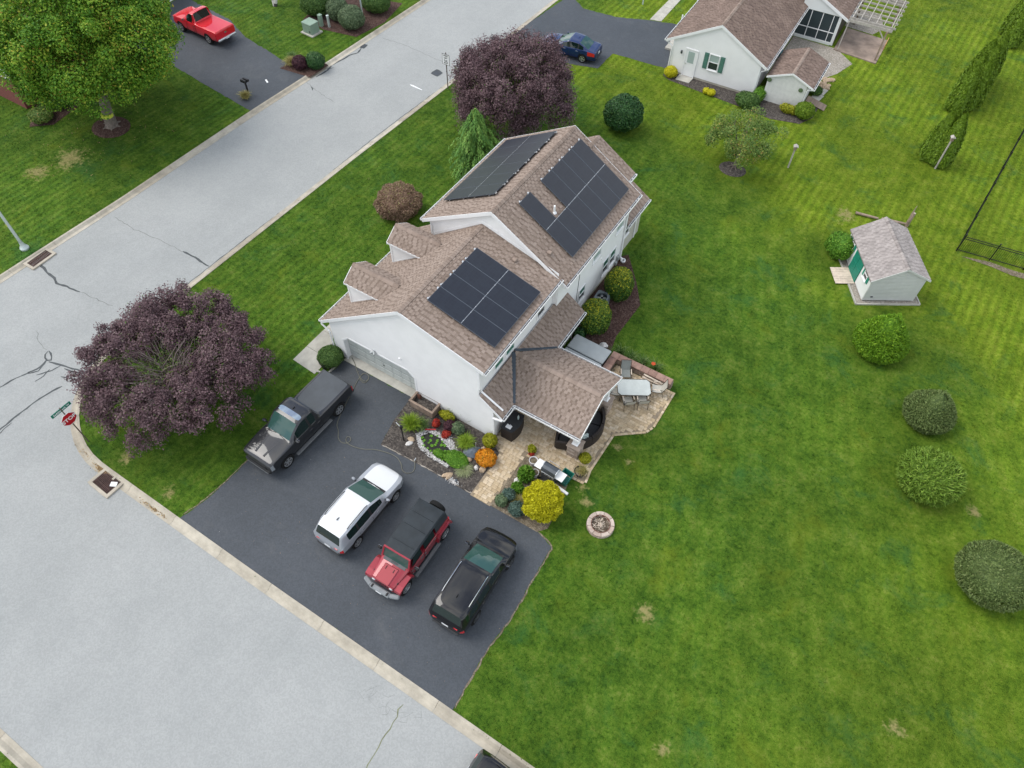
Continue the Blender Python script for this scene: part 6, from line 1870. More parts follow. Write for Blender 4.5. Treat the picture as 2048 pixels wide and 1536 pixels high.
# boxy four wheel drive with canvas top, built panel by panel
def jeep(label, loc, heading):
    t = thing('off_road_car', label, 'car', (loc[0], loc[1], .012), heading)
    red = 'p_red'; wb = 3.02; xf, xr_ = wb / 2, -wb / 2; r = .41
    def slab_(name, mat, pts, y0, y1, bev=0):
        b = MB(); b.extrude([(x, y0, z) for x, z in pts], (0, y1 - y0, 0)); return b.build(name, M[mat], t)
    slab_('body_tub', red, [(.98, .48), (.98, 1.10), (-1.98, 1.10), (-2.02, .55), (-1.95, .48), (xr_ - .45, .48), (xr_ - .45, .86), (xr_ + .45, .86), (xr_ + .5, .48)], -.78, .78)
    # hood: tapered box with raised centre
    b = MB()
    def hull(xa, wa, za, xb, wb_, zb_, z0): b.add([(xa, -wa, z0), (xa, wa, z0), (xa, wa, za), (xa, wa * .9, za + .05), (xa, -wa * .9, za + .05), (xa, -wa, za), (xb, -wb_, z0), (xb, wb_, z0), (xb, wb_, zb_), (xb, wb_ * .9, zb_ + .05), (xb, -wb_ * .9, zb_ + .05), (xb, -wb_, zb_)], [[0, 5, 4, 3, 2, 1], [6, 7, 8, 9, 10, 11]] + [[i, (i + 1) % 6, (i + 1) % 6 + 6, i + 6] for i in range(6)])
    hull(.98, .73, 1.07, 1.96, .60, .98, .55)
    hd = b.build('hood', M[red], t, smooth=True)
    b = MB(); b.box((1.42, 0, 1.092), (.82, .72, .06), bev=.04); h2 = b.build('hood_bulge', M[red], hd, smooth=True); h2.rotation_euler = (0, R(5.2), 0); h2.location = (.10, 0, .125)
    part_box(t, 'cowl', 'plastic_grey', (1.03, 0, 1.125), (.17, 1.16, .03), .01)
    for k in range(9): part_box(t, 'cowl_slot', 'trimblack', (1.03, -.16 + .04 * k, 1.142), (.09, .012, .012), .003)
    for k in (-1, 1): part_box(t, 'hood_vent', 'trimblack', (1.38, k * .20, 1.152), (.16, .03, .012), .004, (0, .09, 0)); part_box(t, 'hood_latch', 'trimblack', (1.70, k * .62, 1.0), (.10, .04, .06), .01)
    # grille with seven slots, round lamps
    part_box(t, 'grille', red, (1.985, 0, .80), (.07, 1.18, .44), .03)
    for k in range(7): part_box(t, 'grille_slot', 'trimblack', (2.018, -.27 + .09 * k, .83), (.02, .045, .27), .008)
    for k in (-1, 1):
        b = MB(); b.lathe([(0, .03), (.06, .025), (.095, 0), (.105, -.02)], n=18); h = b.build('headlight', M['lamp'], t, smooth=True); h.location = (2.02, k * .46, .84); h.rotation_euler = (0, R(90), 0)
        # flat-topped fenders
        f = MB(); ya, yb = k * .60, k * .94
        f.extrude([(x, ya, z) for x, z in ((2.02, .72), (1.98, .88), (1.72, .965), (1.16, .965), (.98, .82), (.92, .60), (1.0, .60), (1.10, .78), (1.24, .87), (1.70, .87), (1.90, .72))], (0, yb - ya, 0)); f.build('fender', M[red], t)
        f = MB(); ya, yb = k * .76, k * .94
        f.extrude([(x + xr_, ya, z) for x, z in ((.58, .50), (.50, .82), (.32, .985), (-.36, .985), (-.54, .80), (-.58, .62), (-.50, .62), (-.42, .80), (-.28, .90), (.26, .90), (.40, .76), (.50, .50))], (0, yb - ya, 0)); f.build('fender', M[red], t)
        part_box(t, 'turn_light', 'taillamp', (1.94, k * .80, .82), (.07, .2, .07), .02)
        b = MB(); b.beam((.86, k * .93, .40), (-1.02, k * .93, .40), .17, .05, bev=.02); b.build('running_board', M['plastic_grey'], t)
        for dx0, dx1 in ((.88, -.02), (-.10, -1.0)):
            d = MB(); d.box(((dx0 + dx1) / 2, k * .795, .80), (dx0 - dx1, .035, .56), bev=.012); dr = d.build('door', M[red], t)
            b = MB(); b.box((dx1 + .16, k * .83, .98), (.19, .03, .035), bev=.01); b.build('door_handle', M['plastic_grey'], dr)
            b = MB(); b.box(((dx0 + dx1) / 2, k * .80, 1.11), (dx0 - dx1, .03, .04), bev=.01); b.build('sill_trim', M[red], dr)
            for zz in (.66, .92): 
                b = MB(); b.box((dx0 - .01, k * .825, zz), (.09, .025, .04)); b.build('hinge', M['plastic_grey'], dr)
            g = MB(); g.extrude([(dx0 - .06, k * .775, 1.13), (dx1 + .05, k * .775, 1.13), (dx1 + .08, k * .695, 1.60), (dx0 - (.36 if dx0 > .5 else .1), k * .695, 1.60)], (0, -k * .012, 0)); g.build('side_window', M['autoglass'], t)
        m_ = part_box(t, 'mirror', 'trimblack', (.78, k * 1.0, 1.17), (.11, .22, .17), .04)
        b = MB(); b.box((-.058, 0, 0), (.006, .18, .13)); b.build('mirror_glass', M['chrome'], m_)
        part_box(t, 'taillight', 'taillamp', (-2.03, k * .72, .88), (.10, .15, .22), .03)
    # windscreen frame
    fr_ = MB(); A = lambda y, z: (.99 - (z - 1.10) * .42, y, z)
    for y_ in (-.71, .71): fr_.beam(A(y_, 1.08), A(y_ * .95, 1.66), .075, .06, up=(1, 0, 0))
    fr_.beam(A(-.70, 1.66), A(.70, 1.66), .06, .075, up=(1, 0, 0)); fr_.beam(A(-.72, 1.10), A(.72, 1.10), .06, .06, up=(1, 0, 0)); fr_.build('windshield_frame', M[red], t)
    g = MB(); g.extrude([A(-.67, 1.12), A(.67, 1.12), A(.64, 1.64), A(-.64, 1.64)], (-.012, 0, 0)); g.build('windshield', M['windscreen'], t)
    b = MB(); b.box((.70, 0, 1.58), (.04, .24, .08), bev=.02); b.build('rear_mirror', M['trimblack'], t)
    # canvas top with cross bows
    st = [(.76, 1.665), (.70, 1.70), (.30, 1.755), (-.10, 1.765), (-.55, 1.785), (-1.0, 1.785), (-1.40, 1.775), (-1.80, 1.745), (-1.93, 1.66)]
    b = MB(); n = len(st); hwj = .70
    vs = []
    for x, z in st: vs += [(x, -hwj, z - .09), (x, -hwj + .05, z - .015), (x, -hwj * .5, z), (x, 0, z + .006), (x, hwj * .5, z), (x, hwj - .05, z - .015), (x, hwj, z - .09)]
    fs = [[i * 7 + j, (i + 1) * 7 + j, (i + 1) * 7 + j + 1, i * 7 + j + 1] for i in range(n - 1) for j in range(6)]
    b.add(vs, fs); tp = b.build('soft_top', M['softtop'], t, smooth=True)
    for x, z in ((.28, 1.758), (-.56, 1.79), (-1.22, 1.785)):
        b = MB(); b.tube([(x, y_, z - .012 + (.022 if abs(y_) < .6 else -.03)) for y_ in (-.66, -.5, 0, .5, .66)], .016, 6); b.build('roof_seam', M['softtop'], tp)
    for k in (-1, 1):
        b = MB(); b.extrude([(-1.06, k * .70, 1.70), (-1.06, k * .765, 1.12), (-1.98, k * .765, 1.12), (-1.94, k * .70, 1.66)], (0, -k * .015, 0)); b.build('top_side', M['softtop'], t)
        b = MB(); b.extrude([(.72, k * .70, 1.60), (.62, k * .70, 1.66), (-1.06, k * .70, 1.70), (-1.06, k * .70, 1.60)], (0, -k * .02, 0)); b.build('top_edge', M['softtop'], t)
    b = MB(); b.extrude([(-1.93, -.70, 1.66), (-1.93, .70, 1.66), (-2.0, .765, 1.1), (-2.0, -.765, 1.1)], (.015, 0, 0)); b.build('top_back', M['softtop'], t)
    # bumpers, spare wheel
    fb = MB(); fb.box((2.22, 0, .56), (.24, 1.05, .20), bev=.05)
    for k in (-1, 1): fb.beam((2.22, k * .50, .56), (2.06, k * .92, .58), .20, .18, bev=.04)
    fb.build('bumper', M['plastic_l'], t)
    for k in (-1, 1): part_box(t, 'tow_hook', 'trimblack', (2.24, k * .40, .67), (.16, .09, .05), .02)
    part_box(t, 'licence_plate', 'plate', (2.345, 0, .56), (.015, .3, .13), .004)
    part_box(t, 'bumper', 'plastic_l', (-2.10, 0, .58), (.16, 1.6, .18), .05)
    fit_wheels(t, (xf, xr_), .91, r, .27, 5, 'rim', False)
    sp = make_wheel(r, .25, 5, 'rim', t, False); sp.name = 'spare_wheel'; sp.location = (-2.17, .06, 1.08); sp.rotation_euler = (0, 0, R(90))
    return t
M['plastic_l'] = plain('light_grey_bumper', (0.20, 0.215, 0.225), .6, .08, 5)
jeep('dark red off road car with black canvas top and spare wheel between two suvs', (-10.64, 8.95), R(-88.6))

# ------------------------------------------------------------------ vegetation
def leaf_mat(name, stops, trans=.18, rough=.6): return tinted(name, stops, rough, .25, trans)
M['lf_plum'] = leaf_mat('plum_leaves', [(0, (0.050, 0.028, 0.034)), (.4, (0.105, 0.060, 0.068)), (.75, (0.175, 0.112, 0.120)), (.93, (0.25, 0.18, 0.18)), (1, (0.075, 0.13, 0.03))], .12)
M['lf_plum_in'] = leaf_mat('inner_plum_leaves', [(0, (0.039, 0.091, 0.014)), (.5, (0.091, 0.156, 0.024)), (1, (0.156, 0.130, 0.060))], .2)
M['lf_maple'] = leaf_mat('maple_leaves', [(0, (0.050, 0.155, 0.014)), (.45, (0.125, 0.275, 0.020)), (.75, (0.27, 0.39, 0.035)), (.93, (0.42, 0.42, 0.05)), (1, (0.42, 0.24, 0.05))], .28)
M['lf_spruce'] = leaf_mat('weeping_spruce_needles', [(0, (0.05, 0.14, 0.03)), (.6, (0.125, 0.27, 0.05)), (1, (0.24, 0.38, 0.08))], .12)
M['lf_brown'] = leaf_mat('rusty_brown_leaves', [(0, (0.12, 0.072, 0.048)), (.5, (0.25, 0.155, 0.105)), (.85, (0.36, 0.26, 0.175)), (1, (0.30, 0.29, 0.10))], .12)
M['lf_holly'] = leaf_mat('dark_holly_leaves', [(0, (0.014, 0.049, 0.015)), (.6, (0.032, 0.098, 0.025)), (.9, (0.081, 0.169, 0.044)), (1, (0.162, 0.260, 0.075))], .06, .45)
M['lf_bush'] = leaf_mat('mid_green_leaves', [(0, (0.038, 0.088, 0.019)), (.6, (0.078, 0.155, 0.034)), (1, (0.162, 0.243, 0.058))], .15)
M['lf_grey'] = leaf_mat('grey_green_leaves', [(0, (0.062, 0.106, 0.054)), (.6, (0.131, 0.188, 0.094)), (1, (0.237, 0.288, 0.156))], .12)
M['lf_multi'] = leaf_mat('thinning_autumn_leaves', [(0, (0.065, 0.140, 0.028)), (.5, (0.145, 0.231, 0.049)), (.8, (0.275, 0.315, 0.070)), (1, (0.450, 0.252, 0.098))], .25)
M['lf_arbor'] = leaf_mat('arborvitae_sprays', [(0, (0.075, 0.139, 0.008)), (.6, (0.128, 0.217, 0.013)), (1, (0.225, 0.310, 0.026))], .1)
M['lf_lime'] = leaf_mat('lime_green_sprays', [(0, (0.078, 0.192, 0.009)), (.6, (0.147, 0.288, 0.015)), (1, (0.295, 0.464, 0.030))], .12)
M['lf_juniper'] = leaf_mat('dull_juniper_sprays', [(0, (0.072, 0.112, 0.032)), (.6, (0.145, 0.205, 0.060)), (1, (0.26, 0.30, 0.115))], .08)
M['lf_cypress'] = leaf_mat('yellow_green_cypress', [(0, (0.088, 0.168, 0.019)), (.6, (0.169, 0.280, 0.033)), (1, (0.324, 0.434, 0.078))], .12)
M['lf_gold'] = leaf_mat('golden_yellow_sprays', [(0, (0.36, 0.33, 0.008)), (.5, (0.56, 0.53, 0.012)), (1, (0.70, 0.67, 0.04))], .15)
M['lf_ygreen'] = leaf_mat('yellow_tipped_holly', [(0, (0.019, 0.068, 0.012)), (.5, (0.058, 0.135, 0.018)), (.8, (0.208, 0.270, 0.024)), (1, (0.468, 0.446, 0.030))], .1)
M['lf_yshrub'] = leaf_mat('yellow_green_shrub', [(0, (0.14, 0.17, 0.01)), (.5, (0.30, 0.31, 0.015)), (1, (0.48, 0.46, 0.04))], .2)
M['lf_orange'] = leaf_mat('orange_blooms', [(0, (0.10, 0.12, 0.02)), (.2, (0.55, 0.18, 0.008)), (.7, (0.66, 0.27, 0.012)), (1, (0.72, 0.40, 0.03))], .1)
M['lf_red'] = leaf_mat('red_foliage', [(0, (0.16, 0.015, 0.02)), (.6, (0.42, 0.04, 0.025)), (1, (0.60, 0.10, 0.03))], .15)
M['lf_burg'] = leaf_mat('burgundy_foliage', [(0, (0.03, 0.012, 0.02)), (.6, (0.075, 0.028, 0.038)), (1, (0.16, 0.07, 0.07))], .1)
M['lf_bright'] = leaf_mat('bright_green_leaves', [(0, (0.058, 0.162, 0.012)), (.6, (0.117, 0.270, 0.024)), (1, (0.247, 0.405, 0.048))], .22)
M['lf_blue'] = leaf_mat('blue_green_leaves', [(0, (0.052, 0.098, 0.078)), (.6, (0.111, 0.176, 0.143)), (1, (0.208, 0.273, 0.221))], .1)
M['bl_lime'] = leaf_mat('lime_grass_blades', [(0, (0.100, 0.195, 0.012)), (.6, (0.213, 0.325, 0.024)), (1, (0.375, 0.468, 0.060))], .25)
M['bl_pale'] = leaf_mat('pale_grass_blades', [(0, (0.22, 0.27, 0.12)), (.6, (0.36, 0.40, 0.21)), (1, (0.52, 0.53, 0.34))], .25)
M['bl_straw'] = leaf_mat('straw_grass_blades', [(0, (0.14, 0.17, 0.03)), (.5, (0.29, 0.25, 0.08)), (1, (0.46, 0.38, 0.17))], .2)
M['bl_green'] = leaf_mat('green_grass_blades', [(0, (0.04, 0.10, 0.02)), (.6, (0.10, 0.18, 0.04)), (1, (0.25, 0.30, 0.12))], .25)
M['trunk'] = plain('grey_brown_bark', (0.15, 0.125, 0.105), .9, .25, 6, bmp=.5, bscale=22)
M['twigs'] = plain('grey_twigs', (0.235, 0.185, 0.17), .9, .2, 6)
M['birchbark'] = tinted('mottled_birch_bark', [(0, (0.06, 0.055, 0.05)), (.45, (0.12, 0.11, 0.10)), (.55, (0.52, 0.50, 0.47)), (1, (0.62, 0.60, 0.56))], .85)
def unit(v): return v / np.maximum(np.linalg.norm(v, axis=-1, keepdims=True), 1e-9)
def rand_dirs(g, n): return unit(g.normal(size=(n, 3)))
def leaf_quads(C, N, T, L, W, fold=.0):
    """leaf blades: centre C, facing N, pointing along T, length L, width W -> verts, faces (diamond of two triangles as one quad)"""
    T = unit(T - N * (T * N).sum(1, keepdims=True)); B = np.cross(N, T)
    L = L[:, None]; W = W[:, None]
    V = np.stack([C - T * L * .5, C + B * W * .5 - N * L * fold, C + T * L * .5, C - B * W * .5 - N * L * fold], 1)
    n = len(C)
    return V.reshape(-1, 3), (np.arange(n)[:, None] * 4 + np.arange(4)[None]).astype(np.int32)
def tint_vals(g, n, spread=.22, mean=.5): return np.clip(g.normal(mean, spread, n), 0, 1)
def plant(name, label, cat, xy, z=0.0, group=None): return thing(name, label, cat, (xy[0], xy[1], z), 0, group)
def lump(g, D, K, amp, sharp):
    """radius factor from K random bumps for unit directions D"""
    A = rand_dirs(g, K); h = g.uniform(.35, 1, K)
    return 1 + amp * ((np.exp(sharp * (D @ A.T - 1)) * h).max(1) - .55)
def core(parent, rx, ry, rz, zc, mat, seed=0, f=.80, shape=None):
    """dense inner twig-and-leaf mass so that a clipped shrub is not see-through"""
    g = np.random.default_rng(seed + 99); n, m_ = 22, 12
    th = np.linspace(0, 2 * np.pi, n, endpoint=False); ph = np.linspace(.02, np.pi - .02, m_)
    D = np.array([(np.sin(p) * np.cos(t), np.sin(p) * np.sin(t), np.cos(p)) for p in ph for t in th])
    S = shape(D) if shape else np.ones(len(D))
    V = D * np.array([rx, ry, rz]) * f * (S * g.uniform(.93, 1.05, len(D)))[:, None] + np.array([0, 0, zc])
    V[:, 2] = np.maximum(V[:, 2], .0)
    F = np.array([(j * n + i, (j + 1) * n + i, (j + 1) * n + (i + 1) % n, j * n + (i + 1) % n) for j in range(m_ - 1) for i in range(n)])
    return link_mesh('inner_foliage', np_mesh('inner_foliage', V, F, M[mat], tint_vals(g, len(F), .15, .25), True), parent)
def shrub(label, xy, rx, ry, rz, n, leaf, mat, seed, zc=None, mode='leaf', amp=.18, K=40, sharp=14, name='shrub', cat='shrub', group=None, shape=None, w=.55, top=None, tmat=None, z=0.0, fcore=.80, spread=.22, hang=0.0):
    """a shrub: leaves on the lumpy outer shell of an ellipsoid. mode 'leaf' lies flat, 'spray' points outward"""
    t = plant(name, label, cat, xy, z, group); g = np.random.default_rng(seed)
    zc = rz * .92 if zc is None else zc
    D = rand_dirs(g, int(n * 1.3)); D = D[D[:, 2] > -.75][:n]; n = len(D)
    S = lump(g, D, K, amp, sharp)
    if shape: S = S * shape(D)
    depth = 1 - np.abs(g.normal(0, .075, n))
    P = D * np.array([rx, ry, rz]) * (S * depth)[:, None] + np.array([0, 0, zc])
    N0 = unit(D / np.array([rx, ry, rz]))
    if mode == 'leaf':
        N = unit(N0 + g.normal(0, .55, (n, 3))); T = g.normal(size=(n, 3))
    else:
        T = unit(N0 + np.array([0, 0, .25 - hang]) + g.normal(0, .33, (n, 3))); N = unit(np.cross(T, g.normal(size=(n, 3))) + N0 * .6)
    L = leaf * g.uniform(.65, 1.35, n)
    P[:, 2] = np.maximum(P[:, 2], .03)
    V, F = leaf_quads(P, N, T, L, L * w, .12)
    tv = tint_vals(g, n, spread, .48)
    if top: tv = np.clip(tv + top * np.clip(D[:, 2] - .15, -.3, 1), 0, 1)
    link_mesh('foliage', np_mesh('foliage', V, F, M[mat], tv), t)
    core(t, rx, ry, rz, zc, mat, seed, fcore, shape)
    b = MB(); b.tube([(0, 0, -.02), (.02, .01, rz * .3), (0, 0, zc * .8)], [.05, .045, .02], 6); b.build('stem', M['trunk'], t)
    return t
def limb_path(g, a, b_, k=4, wob=.12):
    a, b_ = np.array(a), np.array(b_); L = np.linalg.norm(b_ - a)
    return [tuple(a + (b_ - a) * i / k + (g.normal(0, wob * L / k, 3) if 0 < i < k else 0)) for i in range(k + 1)]
def tree(label, xy, c, rx, ry, rz, zt, nclump, per, leaf, mat, seed, cr=(.55, 1.0), name='tree', cat='tree', group=None, trunk_r=.2, flare=1.6, inner=None, bias=.72, w=.6, lean=None, barkmat='trunk', spike=.0, nlimb=9, low=-.55, inner_n=0, outw=.35, thin=None):
    """a broadleaf tree: trunk, limbs out to clumps of leaves spread through the crown (c = crown centre relative to the base)"""
    t = plant(name, label, cat, xy, 0, group); g = np.random.default_rng(seed); c = np.array(c, float)
    D = rand_dirs(g, nclump * 3); D = D[D[:, 2] > low][:nclump]; nc = len(D)
    S = lump(g, D, 30, .30, 9)
    rad = np.where(g.random(nc) < bias, g.uniform(.80, 1.0, nc), g.uniform(.35, .8, nc))
    if thin:      # sparse patch where the crown has died back
        dd = D @ unit(np.array(thin[:3])); kp = (np.arccos(np.clip(dd, -1, 1)) > thin[3] * g.uniform(.7, 1.5, nc)); D, S, rad = D[kp], S[kp], rad[kp]; nc = len(D)
    R3 = np.array([rx, ry, rz])
    CC = D * R3 * (rad * S)[:, None] + c
    rcl = g.uniform(cr[0], cr[1], nc)
    which = np.repeat(np.arange(nc), per); n = len(which)
    d2 = rand_dirs(g, n); outd = unit(D / R3)[which]
    d2 = unit(d2 + outd * outw + np.array([0, 0, .25]))
    rr = rcl[which] * g.uniform(.25, 1.0, n) ** .6
    if spike: rr = rr * (1 + spike * np.clip((d2 * outd).sum(1) - .55, 0, 1) * g.random(n) * 2)
    P = CC[which] + d2 * rr[:, None]
    N = unit(d2 * .6 + np.array([0, 0, .55]) + g.normal(0, .55, (n, 3))); T = g.normal(size=(n, 3)) + outd * .4
    L = leaf * g.uniform(.6, 1.4, n)
    V, F = leaf_quads(P, N, T, L, L * w, .15)
    ct = g.normal(0, .10, nc)
    tv = np.clip(tint_vals(g, n, .2, .45) + ct[which], 0, 1)
    link_mesh('crown', np_mesh('crown', V, F, M[mat], tv), t)
    if inner:
        ni = inner_n; D2 = rand_dirs(g, ni); P = D2 * R3 * (g.uniform(.1, .78, ni) ** .7)[:, None] + c; P[:, 2] = np.maximum(P[:, 2], .5)
        V, F = leaf_quads(P, unit(D2 + g.normal(0, .7, (ni, 3))), g.normal(size=(ni, 3)), leaf * g.uniform(.6, 1.3, ni), leaf * w * g.uniform(.6, 1.3, ni))
        link_mesh('inner_foliage', np_mesh('inner_foliage', V, F, M[inner], tint_vals(g, ni, .25)), t)
    b = MB(); fork = np.array([c[0] * .5, c[1] * .5, zt])
    b.tube([(0, 0, -.05), (0, 0, .12), (fork[0] * .3, fork[1] * .3, zt * .5), tuple(fork)], [trunk_r * flare, trunk_r * 1.15, trunk_r, trunk_r * .85], 12)
    for k in range(6):
        a = k * 1.05 + .3; b.tube([(0, 0, .28), (.20 * flare * math.cos(a), .20 * flare * math.sin(a), .07), (.5 * flare * math.cos(a), .5 * flare * math.sin(a), -.03)], [trunk_r * .5, trunk_r * .35, .03], 5)
    b.build('trunk', M[barkmat], t, smooth=True)
    order = np.argsort(-rcl)[:nlimb]
    for k in order:
        p = CC[k]; b = MB(); b.tube(limb_path(g, fork, p, 5), list(np.linspace(trunk_r * .42, .02, 6)), 7); b.build('limb', M[barkmat], t, smooth=True)
    return t
def blades(label, xy, r, h, n, mat, seed, wid=.02, name='ornamental_grass', cat='grass', z=.02, group=None, droop=1.0, sx=1.0, part='blade'):
    t = plant(name, label, cat, xy, z, group); g = np.random.default_rng(seed)
    a = g.uniform(0, 2 * np.pi, n); lean = g.uniform(.05, 1, n) ** .7; hh = h * g.uniform(.6, 1.1, n); bs = g.normal(0, r * .16, (n, 2))
    K = 5; V = np.zeros((n, K, 2, 3)); 
    side = np.stack([-np.sin(a), np.cos(a)], 1)
    for k in range(K):
        q = k / (K - 1); rad = r * lean * (q ** 1.4); zz = hh * (q * (1.25 - .25 * q) - droop * lean * .55 * q ** 2.6)
        wv = wid * (1 - q) ** .7 * .5 + .0015
        for s_ in (0, 1):
            V[:, k, s_, 0] = (bs[:, 0] + np.cos(a) * rad + side[:, 0] * wv * (1 if s_ else -1)) * sx; V[:, k, s_, 1] = bs[:, 1] + np.sin(a) * rad + side[:, 1] * wv * (1 if s_ else -1); V[:, k, s_, 2] = np.maximum(zz, .01)
    base = (np.arange(n) * K * 2)[:, None, None]
    f = np.array([[2 * k, 2 * k + 1, 2 * k + 3, 2 * k + 2] for k in range(K - 1)])
    F = (f[None] + base).reshape(-1, 4)
    o = link_mesh(part, np_mesh(part, V.reshape(-1, 3), F, M[mat], np.repeat(tint_vals(g, n), K - 1)), t); o['kind'] = 'stuff'
    return t
# the big trees
GPT = 'purple leaved plum trees'
tree('nearer purple leaved plum tree on the street corner above the stop sign', (-25.6, 10.1), (-.34, -.12, 2.6), 4.55, 4.5, 1.75, 1.3, 440, 240, .105, 'lf_plum', 21, (.30, .58), thin=(.20, -.25, .93, .42), group=GPT, trunk_r=.19, inner='lf_plum_in', inner_n=9000, spike=.7, low=-.35, nlimb=16, bias=.66)
tr = tree('farther purple leaved plum tree beyond the house by the speed limit sign', (-23.4, 37.8), (-.1, .0, 3.9), 4.05, 4.05, 3.1, 1.4, 430, 250, .11, 'lf_plum', 22, (.36, .68), group=GPT, trunk_r=.2, inner='lf_plum_in', inner_n=5000, spike=.8, low=-.6, bias=.7)
# bare grey branches showing through the top of the corner tree
pl = bpy.data.objects['tree']
g = np.random.default_rng(3); b = MB()
for k in range(230):
    a = g.uniform(0, 6.28); r1 = g.uniform(.8, 3.0); o_ = np.array([g.normal(.1, .45), g.normal(-.6, .45), 2.0]); e = np.array([.25 + math.cos(a) * r1, -.75 + math.sin(a) * r1, 4.25 - .11 * r1 ** 2 + g.normal(0, .15)])
    b.tube(limb_path(g, o_, e, 4, .16), [.026, .021, .016, .012, .007], 4)
b.build('bare_branch', M['twigs'], pl, kind='stuff')
tree('big green street tree with a yellow band round its trunk', (-48.2, 23.5), (-.5, 1.2, 6.1), 5.8, 5.8, 4.3, 2.6, 420, 300, .16, 'lf_maple', 23, (.6, 1.15), trunk_r=.36, flare=1.9, low=-.62, bias=.8, inner='lf_maple', inner_n=16000)
b = MB(); b.cyl((0, 0, .80), (0, 0, 1.0), .42, .405, 16); o = b.build('trunk_band', plain('yellow_band', (.50, .56, .06), .7, .08, 5)); o.location = (-48.2, 23.5, 0); tag(o, 'yellow green band wrapped round the big street tree trunk', 'tree band')
tree('small many stemmed tree with thin yellowing crown in a mulch ring', (-8.85, 43.5), (-.1, .9, 1.95), 2.35, 2.3, 1.25, .6, 75, 150, .115, 'lf_multi', 24, (.35, .65), trunk_r=.09, low=-.5, bias=.7, nlimb=12)
# weeping spruce: hanging boughs
t = plant('weeping_spruce', 'bright green weeping spruce at the far corner of the house', 'tree', (-23.3, 33.4)); g = np.random.default_rng(31)
Vs, Fs, Ts, off = [], [], [], 0
for k in range(210):
    zz = 4.5 * g.random() ** .8 + .3; a = g.uniform(0, 6.28); reach = 1.95 * min(1, (5.2 - zz) / 2.3) * g.uniform(.35, 1.1)
    n = 110; q = g.random(n) ** .8; x = reach * q; z_ = zz + .35 * q - .55 * q ** 2 - np.maximum(0, q - .7) * 1.8
    sway = g.normal(0, .07, n); P = np.stack([np.cos(a) * x - np.sin(a) * sway, np.sin(a) * x + np.cos(a) * sway, np.maximum(z_ + g.normal(0, .05, n) - np.abs(sway) * 1.2, .05)], 1)
    T = np.stack([np.cos(a) * .5 + g.normal(0, .3, n), np.sin(a) * .5 + g.normal(0, .3, n), np.full(n, -.9)], 1); N = unit(np.stack([np.full(n, np.cos(a)), np.full(n, np.sin(a)), np.full(n, .8)], 1) + g.normal(0, .35, (n, 3)))
    V, F = leaf_quads(P, N, T, .17 * g.uniform(.6, 1.3, n), .055 * g.uniform(.7, 1.3, n)); Vs.append(V); Fs.append(F + off); off += len(V); Ts.append(np.clip(tint_vals(g, n, .16, .25 + .6 * g.random()), 0, 1))
link_mesh('foliage', np_mesh('foliage', np.concatenate(Vs), np.concatenate(Fs), M['lf_spruce'], np.concatenate(Ts)), t)
b = MB(); b.tube([(0, 0, -.02), (.05, 0, 2), (.0, .1, 4.4)], [.12, .08, .02], 8); b.build('trunk', M['trunk'], t)
# shrubs on our lawn
shrub('rusty brown weeping shrub alone on the front lawn', (-25.3, 27.3), 1.5, 1.5, .95, 11000, .13, 'lf_brown', 41, mode='spray', w=.3, hang=.6, amp=.34, top=.25, K=50)
shrub('round dark green clipped shrub on the lawn behind the house', (-17.5, 43.4), 1.45, 1.45, 1.25, 9000, .13, 'lf_holly', 42, zc=1.15, amp=.20, K=70, sharp=24)
def taper(A, p=1.3):
    def f(D):
        h = np.hypot(D[:, 0], D[:, 1]); c_ = np.clip(D[:, 2], 0, 1)
        return np.where(D[:, 2] > 0, 1 / ((h ** p + (c_ / A) ** p) ** (1 / p)), 1.0)
    return f
GS = 'shrubs in a row along the back lawn'
shrub('pointed lime green shrub standing just in front of the garden shed', (4.0, 32.75), 1.5, 1.5, 1.2, 15000, .15, 'lf_lime', 43, mode='spray', w=.30, amp=.06, K=120, sharp=40, group=GS, shape=taper(1.9, 1.05), zc=.8)
shrub('dull green pointed shrub, second in the row below the shed', (7.45, 29.35), 1.32, 1.32, 1.05, 13000, .12, 'lf_juniper', 44, mode='spray', w=.28, amp=.05, K=120, sharp=40, group=GS, shape=taper(1.75, 1.05), zc=.75)
shrub('feathery yellow green shrub, third in the row below the shed', (8.35, 25.25), 1.52, 1.52, 1.05, 7000, .25, 'lf_cypress', 45, mode='spray', w=.20, amp=.14, K=90, sharp=30, group=GS)
shrub('grey green dome shrub cut by the right frame edge', (11.90, 21.60), 1.62, 1.6, 1.2, 13000, .12, 'lf_juniper', 46, mode='spray', w=.28, amp=.06, K=120, sharp=40, group=GS)
shrub('round bright golden yellow shrub beside the barbecue', (-6.72, 14.05), .98, .98, 1.06, 11000, .12, 'lf_gold', 47, mode='spray', w=.36, amp=.26, K=110, sharp=45, zc=1.0)
shrub('yellow tipped holly on the hot tub side of the air conditioner', (-10.0, 25.25), .92, .95, 1.2, 7000, .10, 'lf_ygreen', 48, zc=1.2, amp=.14, top=.30, K=70, sharp=25, group='hollies beside the air conditioner')
shrub('yellow tipped holly on the far side of the air conditioner', (-10.05, 28.25), .85, .85, 1.2, 6500, .10, 'lf_ygreen', 49, zc=1.15, amp=.14, top=.38, K=70, sharp=25, group='hollies beside the air conditioner')
shrub('low rounded green shrub by the left corner of the garage', (-20.98, 15.55), .72, .72, .50, 5000, .085, 'lf_bush', 50, amp=.08, K=80, sharp=35, z=.03)
shrub('large leaved hosta between path and garage wall', (-21.42, 17.0), .36, .62, .32, 320, .30, 'lf_bright', 51, amp=.2, w=.75, name='hosta', cat='plant', fcore=.5, z=.03)
shrub('dark green broadleaf plant at the house corner above the hot tub', (-10.35, 24.25), .32, .42, .42, 260, .24, 'lf_holly', 52, amp=.2, w=.7, name='hosta', cat='plant', fcore=.5, z=.03)
